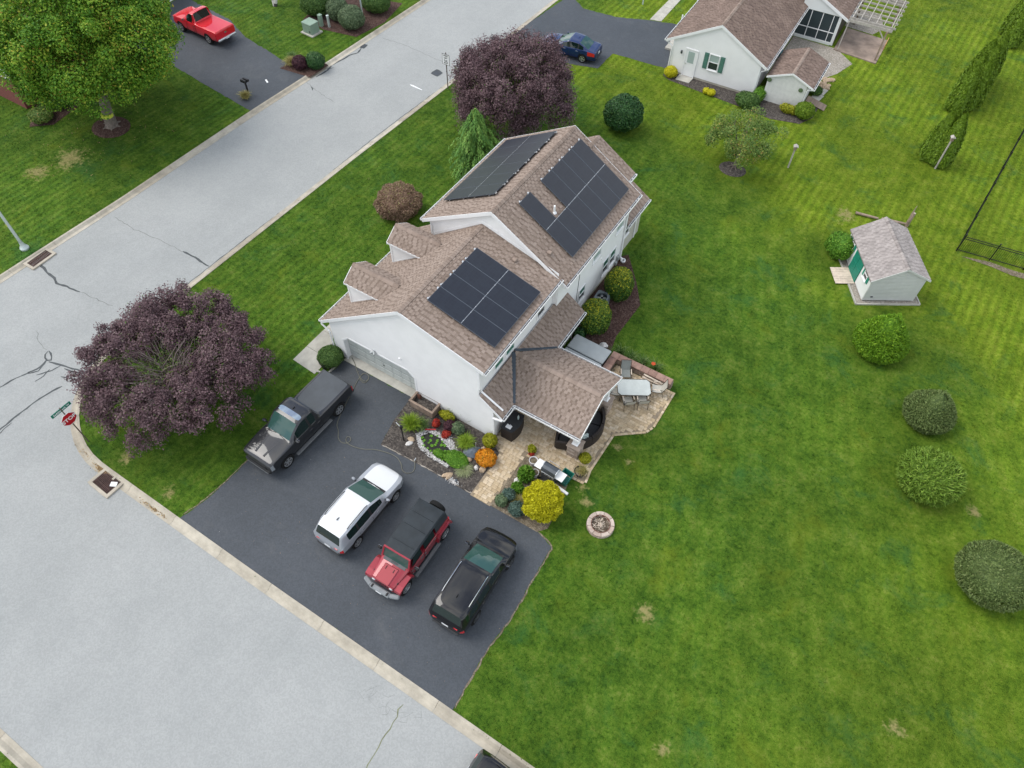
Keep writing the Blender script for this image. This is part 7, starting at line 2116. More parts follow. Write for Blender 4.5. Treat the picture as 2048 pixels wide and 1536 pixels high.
shrub('bright yellow bush peeping out behind the street side roof', (-20.55, 29.6), .62, .62, .75, 1800, .12, 'lf_gold', 53, amp=.2)
# planting round the pond
blades('tall lime green bamboo grass clump beside the planter box', (-14.75, 14.51), .62, .95, 520, 'bl_lime', 61, .028, droop=.7)
blades('green spiky grass clump in front of the planter box', (-14.30, 14.72), .50, .80, 300, 'bl_green', 62, .028)
blades('lime green fountain grass beside the blue grey plastic sheet', (-11.85, 15.16), .58, .62, 520, 'bl_lime', 63, .026, droop=1.2)
blades('pale cream fountain grass tuft at the driveway edge of the bed', (-11.05, 13.83), .50, .40, 620, 'bl_pale', 64, .016, droop=1.25)
shrub('small yellow green shrub at the corner downspout', (-10.80, 15.80), .39, .39, .42, 1700, .085, 'lf_yshrub', 65, amp=.12)
shrub('mound of orange chrysanthemums beside the paved walk', (-10.45, 14.89), .55, .50, .34, 3600, .075, 'lf_orange', 66, amp=.22, K=160, sharp=60, name='flower_mound', cat='flowers', w=.9)
shrub('red flowers just below the right end of the planter box', (-13.75, 15.26), .20, .24, .26, 420, .09, 'lf_red', 67, amp=.2, name='flower_clump', cat='flowers')
shrub('strip of red bedding plants along the white pebbles', (-12.97, 15.08), .22, .36, .18, 520, .085, 'lf_red', 68, amp=.2, name='flower_clump', cat='flowers')
shrub('burgundy leaved plant behind the red bedding plants', (-13.05, 15.46), .32, .34, .34, 900, .09, 'lf_burg', 69, amp=.25, name='bedding_plant', cat='plant')
shrub('grey green bushy plant beside the burgundy one near the wall', (-12.62, 15.55), .42, .34, .34, 1000, .08, 'lf_grey', 70, amp=.3, name='bedding_plant', cat='plant')
shrub('low yellow green plant against the wall right of the planter', (-13.52, 15.91), .46, .26, .32, 900, .09, 'lf_yshrub', 71, amp=.3, name='bedding_plant', cat='plant')
shrub('bright green creeper covering the lower end of the pond', (-11.69, 14.06), .72, .48, .20, 2800, .07, 'lf_bright', 72, amp=.2, name='ground_plant', cat='plant', z=.05)
shrub('bright green patch at the left tip of the pond', (-12.62, 13.91), .34, .24, .14, 700, .07, 'lf_bright', 73, amp=.2, name='ground_plant', cat='plant', z=.05)
for k, (x, y, lb) in enumerate((((-13.47, 16.30), 0, 'tall thin spiky plant against the wall, nearest the planter box'), ((-12.99, 16.38), 0, 'tall thin spiky plant against the wall, right of the first'), ((-12.30, 16.38), 0, 'wispy plant against the white wall, nearest the corner'))):
    blades(lb, x, .38, 1.0, 60, 'bl_green', 80 + k, .022, name='spiky_plant', cat='plant', droop=.9)
g = np.random.default_rng(8); n = 46       # lily pads floating on the pond
for k in range(n):
    x, y = g.uniform(-13.9, -12.1), g.uniform(13.7, 14.75)
    if not in_poly(np.array([x]), np.array([y]), pond_in)[0]: continue
    r_ = g.uniform(.05, .10)
    if k < 3 or 'pad' not in globals():
        b = MB(); b.cur = .5; b.add([(0, 0, 0)] + [(math.cos(.3 + i * .6), math.sin(.3 + i * .6), .03) for i in range(10)], [[0, i, i + 1] for i in range(1, 10)]); pad = b.build('lily_pad', M['lf_bright'], pond)
    else: pad = link_mesh('lily_pad', pad.data, pond)
    pad.location = (x + 13.0, y - 14.2, .088 + .002 * (k % 8)); pad.scale = (r_, r_, r_); pad.rotation_euler = (0, 0, g.uniform(0, 6.28))
# bed right of the walk
shrub('bright green lily clump left of the white pots', (-8.27, 15.14), .40, .40, .42, 700, .22, 'lf_bright', 90, mode='spray', w=.28, amp=.2, name='plant_clump', cat='plant', fcore=.55)
shrub('small glossy green plant between lily clump and golden shrub', (-8.27, 14.36), .32, .30, .26, 420, .16, 'lf_bright', 91, mode='spray', w=.35, amp=.2, name='plant_clump', cat='plant', fcore=.55)
blades('straw coloured grass tuft on the left of the golden shrub', (-7.91, 13.83), .48, .45, 200, 'bl_straw', 92, .018)
shrub('blue grey lavender mound nearest the driveway', (-7.70, 13.35), .42, .40, .34, 1600, .09, 'lf_blue', 93, mode='spray', w=.3, amp=.25, name='plant_clump', cat='plant')
shrub('pale blue green plant beside the walk', (-8.42, 13.79), .34, .32, .30, 900, .10, 'lf_blue', 94, mode='spray', w=.35, amp=.25, name='plant_clump', cat='plant')
shrub('yellow green scrappy plant beside the walk nearest the driveway', (-8.56, 13.38), .36, .34, .26, 620, .09, 'lf_grey', 95, amp=.3, name='plant_clump', cat='plant')
shrub('round yellow green potted shrub beside the stone pier', (-6.31, 17.57), .32, .32, .26, 1500, .07, 'lf_yshrub', 96, amp=.08, K=90, sharp=40)
blades('straggly cream plants spilling from the wide black tub', (-6.06, 16.79), .45, .45, 160, 'bl_straw', 97, .018, name='potted_plant', cat='plant', z=.22)
shrub('red and yellow potted plant standing on the patio', (-8.81, 16.59), .24, .24, .26, 420, .11, 'lf_yshrub', 98, amp=.3, name='potted_plant', cat='plant', fcore=.5)
shrub('little red flowers in front of the yellow potted plant', (-8.72, 16.41), .15, .13, .14, 200, .09, 'lf_red', 99, amp=.3, name='potted_plant', cat='flowers', fcore=.5)
for k, (p, lb) in enumerate((((-7.97, 24.66), 'daylily leaves behind the corner of the seat wall'), ((-7.26, 24.61), 'daylily leaves behind the middle of the seat wall'), ((-6.57, 24.64), 'daylily leaves left of the red poppy'), ((-5.84, 24.70), 'daylily leaves right of the red poppy'))):
    blades(lb, p, .55, .62, 70, 'bl_green', 110 + k, .03, name='daylily', cat='plant', sx=1.3)
t = plant('poppy', 'single red poppy behind the seat wall', 'flower', (-5.95, 24.44)); b = MB(); b.tube([(0, 0, 0), (.02, .02, .3), (0, .03, .6)], .008, 5); b.build('stem', M['bl_green'], t)
b = MB(); b.cur = .9
for k in range(5):
    a = k * 1.257; b.add([(0, .03, .6), (.11 * math.cos(a - .6), .03 + .11 * math.sin(a - .6), .65), (.13 * math.cos(a), .03 + .13 * math.sin(a), .66), (.11 * math.cos(a + .6), .03 + .11 * math.sin(a + .6), .65)], [[0, 1, 2, 3]])
b.build('bloom', M['lf_red'], t)
# across the street
shrub('dark green mounded shrub behind the utility cabinet', (-46.5, 43.5), 1.3, 1.2, 1.0, 5200, .12, 'lf_bush', 120, amp=.12, group='shrubs in the bed across the street')
shrub('grey green round shrub second along the bed across the street', (-44.4, 43.9), .95, .95, .95, 3600, .12, 'lf_grey', 121, amp=.12, group='shrubs in the bed across the street')
shrub('grey green round shrub nearest the kerb across the street', (-42.6, 43.5), 1.15, 1.1, .92, 5200, .11, 'lf_grey', 122, amp=.10, group='shrubs in the bed across the street')
shrub('dark clipped shrub farthest up the bed across the street', (-42.7, 46.8), 1.4, 1.2, .9, 5200, .11, 'lf_bush', 123, amp=.08, group='shrubs in the bed across the street')
shrub('small purple barberry by the red truck driveway', (-42.0, 36.5), .62, .62, .55, 2600, .09, 'lf_burg', 124, amp=.1)
shrub('small dark green yew next to the purple barberry', (-41.1, 37.3), .80, .75, .62, 3200, .09, 'lf_holly', 125, amp=.12, top=.2)
blades('golden grass clump left of the purple barberry', (-43.0, 36.5), .75, .7, 360, 'bl_straw', 126, .03)
blades('green and straw grass tuft a little up from the barberry', (-43.6, 37.2), .6, .6, 220, 'bl_green', 129, .03)
blades('straw coloured grass tuft at the mailbox across the street', (-42.75, 31.25), .62, .6, 320, 'bl_straw', 127, .03)
for k, (x, y, r_) in enumerate(((-54.1, 25.6, .8), (-53.3, 23.2, .9), (-52.9, 21.3, .9))):
    shrub(('low leafy plant under the far house window', 'low green and yellow plant in the bed by the brick house', 'loose plant at the street end of the brick house bed')[k], (x, y), r_, r_, .45, 1500, .13, 'lf_multi' if k != 1 else 'lf_bush', 130 + k, amp=.25, name='bedding_plant', cat='plant')
t = plant('birch_tree', 'two stemmed birch trunk at the top edge beyond the red truck', 'tree', (-50.4, 42.6)); 
for k, (dx, dy) in enumerate(((-.9, .5), (.4, .9))):
    b = MB(); g2 = random.Random(k)
    for s_ in range(22):
        b.cur = g2.random(); q0, q1 = s_ / 22, (s_ + 1) / 22; b.cyl((dx * q0 * 1.6, dy * q0 * 1.6, 5 * q0), (dx * q1 * 1.6, dy * q1 * 1.6, 5 * q1), .17 - .08 * q0, .17 - .08 * q1, 8, False)
    b.build('trunk', M['birchbark'], t)
g = np.random.default_rng(77); n = 5000; D = rand_dirs(g, n); P = D * np.array([2.2, 2.2, 1.5]) * (g.random(n) ** .35)[:, None] + np.array([-.2, 1.5, 6.6])
V, F = leaf_quads(P, unit(D + g.normal(0, .6, (n, 3))), g.normal(size=(n, 3)), .12 * g.uniform(.7, 1.3, n), .08 * g.uniform(.7, 1.3, n)); link_mesh('crown', np_mesh('crown', V, F, M['lf_bush'], tint_vals(g, n)), t)
# neighbour's plants
shrub('golden yellow shrub at the foot of the white wall by the step', (-17.33, 51.43), .55, .5, .42, 1500, .10, 'lf_gold', 140, amp=.15)
shrub('small golden plant in the dark bed, left of a pair', (-14.07, 50.81), .28, .28, .24, 420, .09, 'lf_gold', 141, amp=.15, group='pair of small golden plants')
shrub('small golden plant in the dark bed, right of a pair', (-13.65, 50.78), .34, .34, .26, 520, .09, 'lf_gold', 142, amp=.15, group='pair of small golden plants')
shrub('leafy green shrub at the corner of the white wall', (-10.82, 50.76), .95, .75, .62, 2400, .13, 'lf_bush', 143, amp=.2)
shrub('dark leafy shrub in the gap beside the small white annex', (-10.41, 52.22), .5, .9, .5, 1200, .13, 'lf_bright', 144, amp=.2)
shrub('round yellow green shrub at the annex corner', (-6.81, 51.83), .75, .72, .62, 2800, .11, 'lf_arbor', 145, amp=.12)
shrub('low straggling plant against the annex wall', (-7.89, 51.75), .8, .35, .38, 900, .11, 'lf_yshrub', 146, amp=.3, name='bedding_plant', cat='plant')
shrub('small leafy plant behind the annex by the stepping slabs', (-7.01, 55.28), .5, .45, .34, 700, .13, 'lf_bush', 147, amp=.3, name='bedding_plant', cat='plant')
shrub('climbing leafy vine on the corner of the garden shed', (-.15, 38.85), .95, .85, .95, 2600, .12, 'lf_bright', 148, amp=.35, zc=.8, name='climbing_vine', cat='vine', K=20, sharp=8)
# arborvitae screens: leaning rows of flame-shaped stems
def arbor(label, stems, seed, group):
    t = plant('arborvitae', label, 'hedge', stems[0][:2], 0, group); g = np.random.default_rng(seed); x0, y0 = stems[0][:2]
    for (x, y, h, r_) in stems:
        n = int(4200 * r_ * h / 1.6); q = g.random(n) ** .85; a = g.uniform(0, 6.28, n)
        prof = r_ * np.minimum(1, (q + .08) * 6) ** .5 * (1 - q ** 2.2) ** .75
        k_ = 1 + .22 * np.sin(a * 5 + q * 3 + seed) * g.random(n); rad = prof * k_ * (1 - np.abs(g.normal(0, .07, n)))
        P = np.stack([x - x0 + np.cos(a) * rad, y - y0 + np.sin(a) * rad, h * q + .03], 1)
        T = unit(np.stack([np.cos(a) * .35, np.sin(a) * .35, np.full(n, 1.0)], 1) + g.normal(0, .2, (n, 3))); N = unit(np.stack([np.cos(a), np.sin(a), np.full(n, .25)], 1) + g.normal(0, .45, (n, 3)))
        L = .20 * g.uniform(.7, 1.3, n); V, F = leaf_quads(P, N, T, L, L * .42)
        link_mesh('stem_foliage', np_mesh('stem_foliage', V, F, M['lf_arbor'], tint_vals(g, n, .2, .45)), t)
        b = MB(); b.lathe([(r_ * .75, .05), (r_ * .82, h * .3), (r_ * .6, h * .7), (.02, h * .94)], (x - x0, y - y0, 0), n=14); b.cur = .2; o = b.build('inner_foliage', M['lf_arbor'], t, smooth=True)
    return t
arbor('nearest clump of tall arborvitae beside the birdhouse pole', [(2.3, 52.0, 3.7, .78), (3.0, 51.75, 3.9, .72), (2.6, 52.6, 3.5, .75)], 151, 'arborvitae screens')
arbor('long middle hedge of tall arborvitae behind the nearest clump', [(2.5, 59.2, 3.5, .85), (3.1, 60.0, 3.7, .85), (2.6, 61.0, 3.6, .9), (3.2, 62.2, 3.8, .85), (2.8, 63.3, 3.6, .85), (3.4, 64.6, 3.7, .8)], 152, 'arborvitae screens')
arbor('farthest arborvitae cut off at the top right corner', [(4.2, 71.2, 3.0, .8), (3.9, 73.0, 3.3, .85), (4.6, 74.6, 3.3, .8)], 153, 'arborvitae screens')

# ------------------------------------------------------------------ neighbour's white house
M['nsiding'] = plain('neighbour_siding', (0.70, 0.715, 0.70), .55, .03, 1.2)
nh = thing('neighbour_house', 'white single storey house with brown roof, green shutters and a screened room behind', 'house', (-17.77, 52.01, 0), R(2.335))
NW, NE, NP = 6.88, 2.55, 4.62; NL = 17.0
nm = (NP - 2.5) / 3.95; nz = lambda x: NP - abs(x - 3.36) * nm
b = MB(); b.extrude([(0, 0, .18), (NW, 0, .18), (NW, 0, nz(NW) - .15), (3.36, 0, NP - .15), (0, 0, nz(0) - .15)], (0, NL, 0)); b.build('wall', M['nsiding'], nh)
b = MB(); b.box((NW / 2, NL / 2, .09), (NW - .04, NL - .04, .18)); b.build('foundation', M['found'], nh)
laps(nh, (0, 0, 0), (1, 0, 0), (0, -1, 0), lambda z: [(max(0, 3.36 - (NP - .15 - z) / nm), min(NW, 3.36 + (NP - .15 - z) / nm))], .2, 4.4, world=False)
laps(nh, (NW, 0, 0), (0, 1, 0), (1, 0, 0), lambda z: [(0, NL)], .2, 2.4, world=False)
nx0, nx1, ny0 = -.58, 7.30, -.10
b = roof_slab([(nx0, ny0, nz(nx0)), (3.36, ny0, NP), (3.36, NL, NP), (nx0, NL, nz(nx0))]); b.extrude([(3.36, ny0, NP), (nx1, ny0, nz(nx1)), (nx1, NL, nz(nx1)), (3.36, NL, NP)], (0, 0, -.14)); nr = b.build('roof', M['roofbase2'] if 'roofbase2' in M else M['roofbase'], nh)
SH2 = [(0.0, (0.095, 0.066, 0.054)), (0.4, (0.15, 0.108, 0.088)), (1.0, (0.235, 0.175, 0.145))]
M['shingle2'] = tinted('warm_brown_shingle', SH2, .92, .15, nscale=1.2)
LN = 3.94 * math.sqrt(1 + nm * nm)
shingles('shingle', nr, [((nx0, ny0, nz(nx0)), (0, 1, 0), (1, 0, nm), [(0, 0), (NL, 0), (NL, LN), (0, LN)]), ((nx1, ny0, nz(nx1)), (0, 1, 0), (-1, 0, nm), [(0, 0), (NL, 0), (NL, LN), (0, LN)])], M['shingle2'], wmin=.2, wmax=.4, seed=31, world=False)
ridge_cap(nr, (3.36, ny0, NP), (3.36, NL, NP), (-1, 0, -nm), (1, 0, -nm), w=.15, step=.25, seed=32, world=False)
for x0, x1 in ((nx0, 3.36), (3.36, nx1)):
    b = MB(); A, B = Vector((x0, ny0 - .012, nz(x0))), Vector((x1, ny0 - .012, nz(x1))); b.extrude([A + dn * .012, B + dn * .012, B - dn * .2, A - dn * .2], (0, .024, 0)); b.build('rake_board', M['trim'], nh)
gutter(nh, (nx0 - .01, ny0, nz(nx0) - .08), (nx0 - .01, NL, nz(nx0) - .08), (-1, 0, 0), world=False); gutter(nh, (nx1 + .01, ny0, nz(nx1) - .08), (nx1 + .01, NL, nz(nx1) - .08), (1, 0, 0), world=False)
downspout(nh, [(nx0, .0, 2.35), (-.06, -.05, 2.1), (-.06, -.06, .35), (-.12, -.5, .08)], world=False); downspout(nh, [(nx1 + .05, .05, 2.3), (NW + .05, .06, 2.05), (NW + .05, .06, .1)], world=False); b = MB(); b.box((.04, -.012, 1.3), (.09, .03, 2.3)); b.build('corner_board', M['trim'], nh); b = MB(); b.box((NW - .04, -.012, 1.3), (.09, .03, 2.3)); b.build('corner_board', M['trim'], nh)
b = MB(); b.box((1.575, -.02, 1.13), (.82, .05, 2.04)); dr = b.build('door', M['trim'], nh)
b = MB(); b.box((1.575, -.05, 1.62), (.50, .02, .88)); b.build('pane', M['pane_pale'], dr); b = MB()
for sx in (-.46, .46): b.box((1.575 + sx, -.03, 1.14), (.09, .07, 2.1))
b.box((1.575, -.03, 2.21), (1.0, .07, .09)); b.build('door_frame', M['trim'], nh, kind='stuff'); b = MB(); b.cyl((1.26, -.05, 1.1), (1.26, -.12, 1.1), .035, n=8); b.build('handle', M['steel'], dr)
b = MB(); b.box((.77, -.06, 1.85), (.13, .12, .26), bev=.03); b.build('wall_lantern', M['lid'], nh)
window_part(nh, (3.37, 0, 1.72), (1, 0, 0), (0, -1, 0), .70, 1.12, pane='pane_pale', pane2='pane_dark', world=False)
for sx in (-1, 1):
    b = MB(); b.box((3.37 + sx * .63, -.035, 1.72), (.34, .04, 1.24), bev=.006); sh = b.build('shutter', M['shutter'], nh)
    for zz in (1.42, 2.02):
        b = MB(); b.box((3.37 + sx * .63, -.06, zz), (.24, .02, .50), bev=.006); b.build('shutter_panel', M['shutter'], sh)
for yy_ in (3.2, 5.6): window_part(nh, (NW, yy_, 1.4), (0, 1, 0), (1, 0, 0), .8, 1.0, pane='pane_dark', world=False)
b = MB(); b.cyl((-.9, 4.0, .1), (-.9, 4.0, 2.45), .055, n=10); b.build('porch_post', M['trim'], nh); b = MB(); b.cyl((-.9, 7.5, .1), (-.9, 7.5, 2.45), .055, n=10); b.build('porch_post', M['trim'], nh)
b = MB(); b.box((-.85, 6.4, .08), (1.3, 7.0, .16)); b.build('porch_slab', M['slab'], nh)
b = MB(); b.prism([(.95, -.85), (2.05, -.85), (2.1, -.02), (.98, -.02)], .0, .09); o = b.build('step', M['slab'], nh)
# screened room and its gable
sz = lambda x: 4.3 - abs(x - 6.5) * .47
b = MB(); b.extrude([(NW + .02, 10.42, 2.36), (10.1, 10.42, 2.36), (10.1, 10.42, sz(10.1) - .14), (6.9, 10.42, sz(6.9) - .14)], (0, .1, 0)); b.box((10.02, 10.46, 1.2), (.22, .12, 2.3)); b.box((8.4, 10.46, .12), (3.0, .12, .22)); b.build('room_gable', M['nsiding'], nh)
b = MB(); b.box((8.4, 10.5, 1.25), (3.0, .02, 2.1)); b.build('screen', M['screen'] if 'screen' in M else glass_mat('dark_insect_screen', (0.03, 0.045, 0.05), .25), nh)
for k, x in enumerate((7.75, 8.65, 9.5)): b = MB(); b.box((x, 10.46, 1.25), (.05, .06, 2.1)); b.build('mullion', M['trim'], nh)
b = MB(); b.box((8.4, 10.455, .98), (3.0, .05, .05)); b.build('transom', M['trim'], nh)
b = MB(); b.extrude([(6.5, 10.3, 4.3), (10.65, 10.3, sz(10.65)), (10.65, 17, sz(10.65)), (6.5, 17, 4.3)], (0, 0, -.14)); rr_ = b.build('room_roof', M['roofbase'], nh)
shingles('shingle', rr_, [((10.65, 10.3, sz(10.65)), (0, 1, 0), (-1, 0, .47), [(0, 0), (6.7, 0), (6.7, 4.58), (0, 4.58)])], M['shingle2'], wmin=.2, wmax=.4, seed=33, world=False)
b = MB(); A, B = Vector((6.5, 10.288, 4.3)), Vector((10.65, 10.288, sz(10.65))); b.extrude([A + dn * .012, B + dn * .012, B - dn * .22, A - dn * .22], (0, .024, 0)); b.build('rake_board', M['trim'], nh)
b = MB(); b.box((10.1, 13.6, 1.2), (.08, 6.2, 2.3)); b.build('room_side', M['bronze'], nh); gutter(nh, (10.66, 10.3, sz(10.65) - .08), (10.66, 17, sz(10.65) - .08), (1, 0, 0), world=False)
# small annex shed beside it
an = thing('garden_annex', 'small scuffed white shed with brown gable roof tight beside the neighbouring house', 'shed', (-10.17, 52.35, 0), R(2.335))
az = lambda x: 2.66 - abs(x - 1.62) * .40
b = MB(); b.extrude([(-.02, 0, .0), (2.86, 0, .0), (2.86, 0, az(2.86) - .1), (1.62, 0, 2.56), (-.02, 0, az(-.02) - .1)], (0, 3.9, 0)); b.build('wall', M['scuffed'] if 'scuffed' in M else plain('scuffed_white_board', (.66, .66, .63), .7, .06, 3.5), an)
b = MB(); b.extrude([(-.15, -.1, az(-.15)), (1.62, -.1, 2.66), (1.62, 4.05, 2.66), (-.15, 4.05, az(-.15))], (0, 0, -.09)); b.extrude([(1.62, -.1, 2.66), (3.32, -.1, az(3.32)), (3.32, 4.05, az(3.32)), (1.62, 4.05, 2.66)], (0, 0, -.09)); ar = b.build('roof', M['roofbase'], an)
la = 1.74 * math.sqrt(1.16)
shingles('shingle', ar, [((-.15, -.1, az(-.15)), (0, 1, 0), (1, 0, .4), [(0, 0), (4.15, 0), (4.15, la), (0, la)]), ((3.32, -.1, az(3.32)), (0, 1, 0), (-1, 0, .4), [(0, 0), (4.15, 0), (4.15, 1.7 * 1.077), (0, 1.7 * 1.077)])], M['shingle2'], wmin=.2, wmax=.4, seed=34, world=False)
ridge_cap(ar, (1.62, -.1, 2.66), (1.62, 4.05, 2.66), (-1, 0, -.4), (1, 0, -.4), w=.13, step=.25, seed=35, world=False)
for x0, x1 in ((-.15, 1.62), (1.62, 3.32)):
    b = MB(); A, B = Vector((x0, -.112, az(x0))), Vector((x1, -.112, az(x1))); b.extrude([A + dn * .012, B + dn * .012, B - dn * .13, A - dn * .13], (0, .024, 0)); b.build('rake_board', M['trim'], an)
gutter(an, (3.33, -.1, az(3.32) - .08), (3.33, 4.05, az(3.32) - .08), (1, 0, 0), world=False); downspout(an, [(3.38, -.02, 1.85), (2.92, .05, 1.7), (2.92, .05, .1)], world=False)
for x, z_ in ((.12, 1.72), (2.5, 1.62)):
    b = MB(); b.lathe([(0, -.06), (.14, -.05), (.17, -.02), (.10, .01), (0, .0)], n=14); o = b.build('hanging_basket', M['lf_grey'], an); o.location = (x, -.10, z_); o.rotation_euler = (R(90), 0, 0)
b = MB()
for k in range(5): b.box((3.55, .95 + k * .15, .14 - .0), (1.45, .14, .035), bev=.005)
rp = thing('ramp', 'weathered timber ramp leading from the annex to the lawn', 'ramp', (-10.17, 52.35, 0), R(2.335))
for k in range(5): b = MB(); b.box((0, 0, 0), (1.6, .155, .04), bev=.005); o = b.build('plank', M['oldwood'], rp); o.location = (3.72, 1.18 + k * .165, .11 - .0 * k); o.rotation_euler = (0, R(4), R(-14))
for k, (x, y, w_, h_) in enumerate(((3.55, 2.5, .7, .9), (3.6, 3.45, .75, .85))):
    b = MB(); b.box((0, 0, 0), (w_, h_, .05), bev=.01); o = b.build('stepping_slab', M['slab']); p = rp.matrix_basis @ Vector((x, y, .03)); o.location = p; o.rotation_euler = (0, 0, R(-8)); tag(o, ('concrete stepping slab beside the annex, nearest the ramp', 'concrete stepping slab beside the annex, next to the stones')[k], 'slab', 'stepping slabs by the annex')
g = random.Random(5); Mn = Matrix.Translation((-17.77, 52.01, 0)) @ Matrix.Rotation(R(2.335), 4, 'Z')
rb = thing('rock_edging', 'loose edging of tan rocks beside the annex and the gravel', 'rock edging', Mn @ Vector((11.2, 4.8, 0)))
for k in range(16):
    p = Mn @ Vector((11.2 + g.uniform(-.35, .35), 4.0 + g.uniform(0, 1.6), 0)); 
    o = rock('rock', (p.x, p.y), g.uniform(.16, .28), g.uniform(.14, .22), .12, 'tanrock', None, None, seed=60 + k, rz=g.uniform(0, 3)); o.parent = rb; o.location = o.location - rb.location
# gravel court, slab, pergola
gp_ = [Mn @ Vector(p) for p in ((6.9, 5.0, 0), (10.4, 4.6, 0), (11.6, 6.5, 0), (12.3, 8.6, 0), (10.6, 10.2, 0), (6.95, 10.3, 0))]
bed([(p.x, p.y) for p in gp_], M['gravel_fine'], .02, 'gravel_court', .01)
gp_ = [Mn @ Vector(p) for p in ((10.2, 14.2, 0), (12.6, 14.0, 0), (13.2, 15.5, 0), (12.4, 17.8, 0), (10.2, 17.5, 0))]
bed([(p.x, p.y) for p in gp_], M['gravel_fine'], .02, 'gravel_court', .01)
M['slab2'] = plain('stained_slab', (0.265, 0.205, 0.165), .9, .3, .9, bmp=.15, bscale=30)
sp_ = [Mn @ Vector(p) for p in ((10.4, 9.9, 0), (13.9, 9.55, 0), (13.95, 13.6, 0), (10.4, 13.9, 0))]
b = MB(); b.prism([(p.x, p.y) for p in sp_], -.05, .08); tag(b.build('patio_slab', M['slab2']), kind='structure')
pg = thing('pergola', 'pale weathered timber pergola over the neighbouring patio slab', 'pergola', (-17.77, 52.01, 0), R(2.335))
M['greywood'] = plain('silvered_timber', (0.40, 0.37, 0.33), .85, .15, 5)
for k in range(7): b = MB(); b.box((12.45, 10.2 + k * .8, 2.62), (3.55, .045, .14)); b.build('rafter', M['greywood'], pg)
for k in range(6): b = MB(); b.box((10.9 + k * .60, 12.6, 2.72), (.05, 5.1, .045)); b.build('lath', M['greywood'], pg)
for yy_ in (10.15, 15.0):
    b = MB(); b.box((12.4, yy_ - .08, 2.46), (3.3, .05, .22)); b.build('beam', M['greywood'], pg)
b = MB(); b.box((14.05, 12.6, 2.5), (.05, 5.0, .18)); b.build('beam', M['greywood'], pg)
for x, y in ((13.72, 9.95), (13.72, 14.9), (10.85, 14.9)):
    b = MB(); b.box((x, y, 1.2), (.13, .13, 2.4)); b.build('post', M['oldwood'], pg)
for a, c in (((13.72, 9.95, 1.75), (13.1, 9.98, 2.4)), ((13.72, 9.95, 1.75), (13.75, 10.6, 2.4)), ((10.7, 9.9, .1), (10.75, 10.0, 2.4))):
    b = MB(); b.beam(a, c, .07, .07); b.build('brace', M['greywood'], pg)
b = MB(); b.box((13.95, 12.0, .55), (.05, 1.2, .5), bev=.01); o = b.build('orange_board', plain('orange_board', (.55, .30, .10), .7, .15, 5)); o.parent = None; o.matrix_world = Mn; tag(o, 'orange board standing at the lawn edge of the patio slab', 'board')
wm = thing('washtub', 'white oval tub with clutter on gravel behind the annex', 'tub', (Mn @ Vector((8.15, 5.3, .03))), R(10))
b = MB(); b.lathe([(0, .05), (.36, .05), (.45, .4), (.50, .42), (.48, .44), (.42, .40), (.34, .1), (0, .1)], n=20); o = b.build('body', M['whitepot'], wm); o.scale = (1.2, .7, 1)
b = MB(); b.box((0, 0, .3), (.4, .25, .12), bev=.03); b.build('item', M['grey_metal'], wm)
b = MB(); b.box((0, 0, .4), (.6, .7, .8), bev=.04); o = b.build('storage_bin', plain('teal_plastic', (.05, .14, .16), .6, .1, 4)); o.location = Mn @ Vector((7.3, 5.9, .03)); tag(o, 'teal storage bin against the side wall of the white house', 'bin')
# ------------------------------------------------------------------ garden shed
shd = thing('garden_shed', 'pale grey garden shed with green double doors and shuttered windows', 'shed', (2.23, 35.88, 0), R(31.75))
M['shedsiding'] = plain('pale_grey_siding', (0.58, 0.585, 0.555), .55, .04, 2); M['shedgreen'] = plain('bright_green_paint', (0.012, 0.20, 0.135), .5, .08, 4); M['shedroof'] = tinted('grey_shingle', [(0, (0.22, 0.195, 0.185)), (1, (0.36, 0.325, 0.305))], .92, .15, nscale=2)
zs = lambda x: 2.72 - abs(x - 1.62) * .56 if x < 1.62 else 2.72 - (x - 1.62) * .52
b = MB(); b.extrude([(0, 0, .12), (3.0, 0, .12), (3.0, 0, zs(3.0) - .1), (1.62, 0, 2.6), (0, 0, zs(0) - .1)], (0, 4.15, 0)); b.build('wall', M['shedsiding'], shd); b = MB(); b.box((-.012, 2.08, .96), (.024, 4.15, 1.66)); b.build('front_board', M['nsiding'], shd)
z = .13; k = 0
while z < 2.5:
    L_ = 0 if z < zs(0) - .1 else 1.62 - (2.6 - z) / .56; R_ = 3.0 if z < zs(3.0) - .1 else 1.62 + (2.6 - z) / .52
    if R_ - L_ > .2:
        b = MB(); b.extrude([(L_ + .04, -.002, z), (L_ + .04, -.034, z + .002), (L_ + .04, -.026, z + .094), (L_ + .04, -.002, z + .094)], (R_ - L_ - .08, 0, 0)); b.build('siding_board', M['shedsiding'], shd)
    z += .115
for x in (.02, 2.98): b = MB(); b.box((x, -.02, .95), (.07, .04, 1.66)); b.build('corner_board', M['shedsiding'], shd)
b = MB(); b.box((1.45, -.03, 2.28), (.42, .04, .26), bev=.01); b.build('gable_vent', M['shedsiding'], shd); b = MB(); b.box((.45, -.05, .42), (.14, .06, .10), bev=.02); b.build('wall_vent', M['lid'], shd)
ex0, ex1 = -.14, 3.24
b = roof_slab([(ex0, -.12, zs(ex0)), (1.62, -.12, 2.72), (1.62, 4.28, 2.72), (ex0, 4.28, zs(ex0))], .08); b.extrude([(1.62, -.12, 2.72), (ex1, -.12, zs(ex1)), (ex1, 4.28, zs(ex1)), (1.62, 4.28, 2.72)], (0, 0, -.08)); sr_ = b.build('roof', plain('grey_shingle_base', (.22, .19, .175), .95, .1, 5), shd)
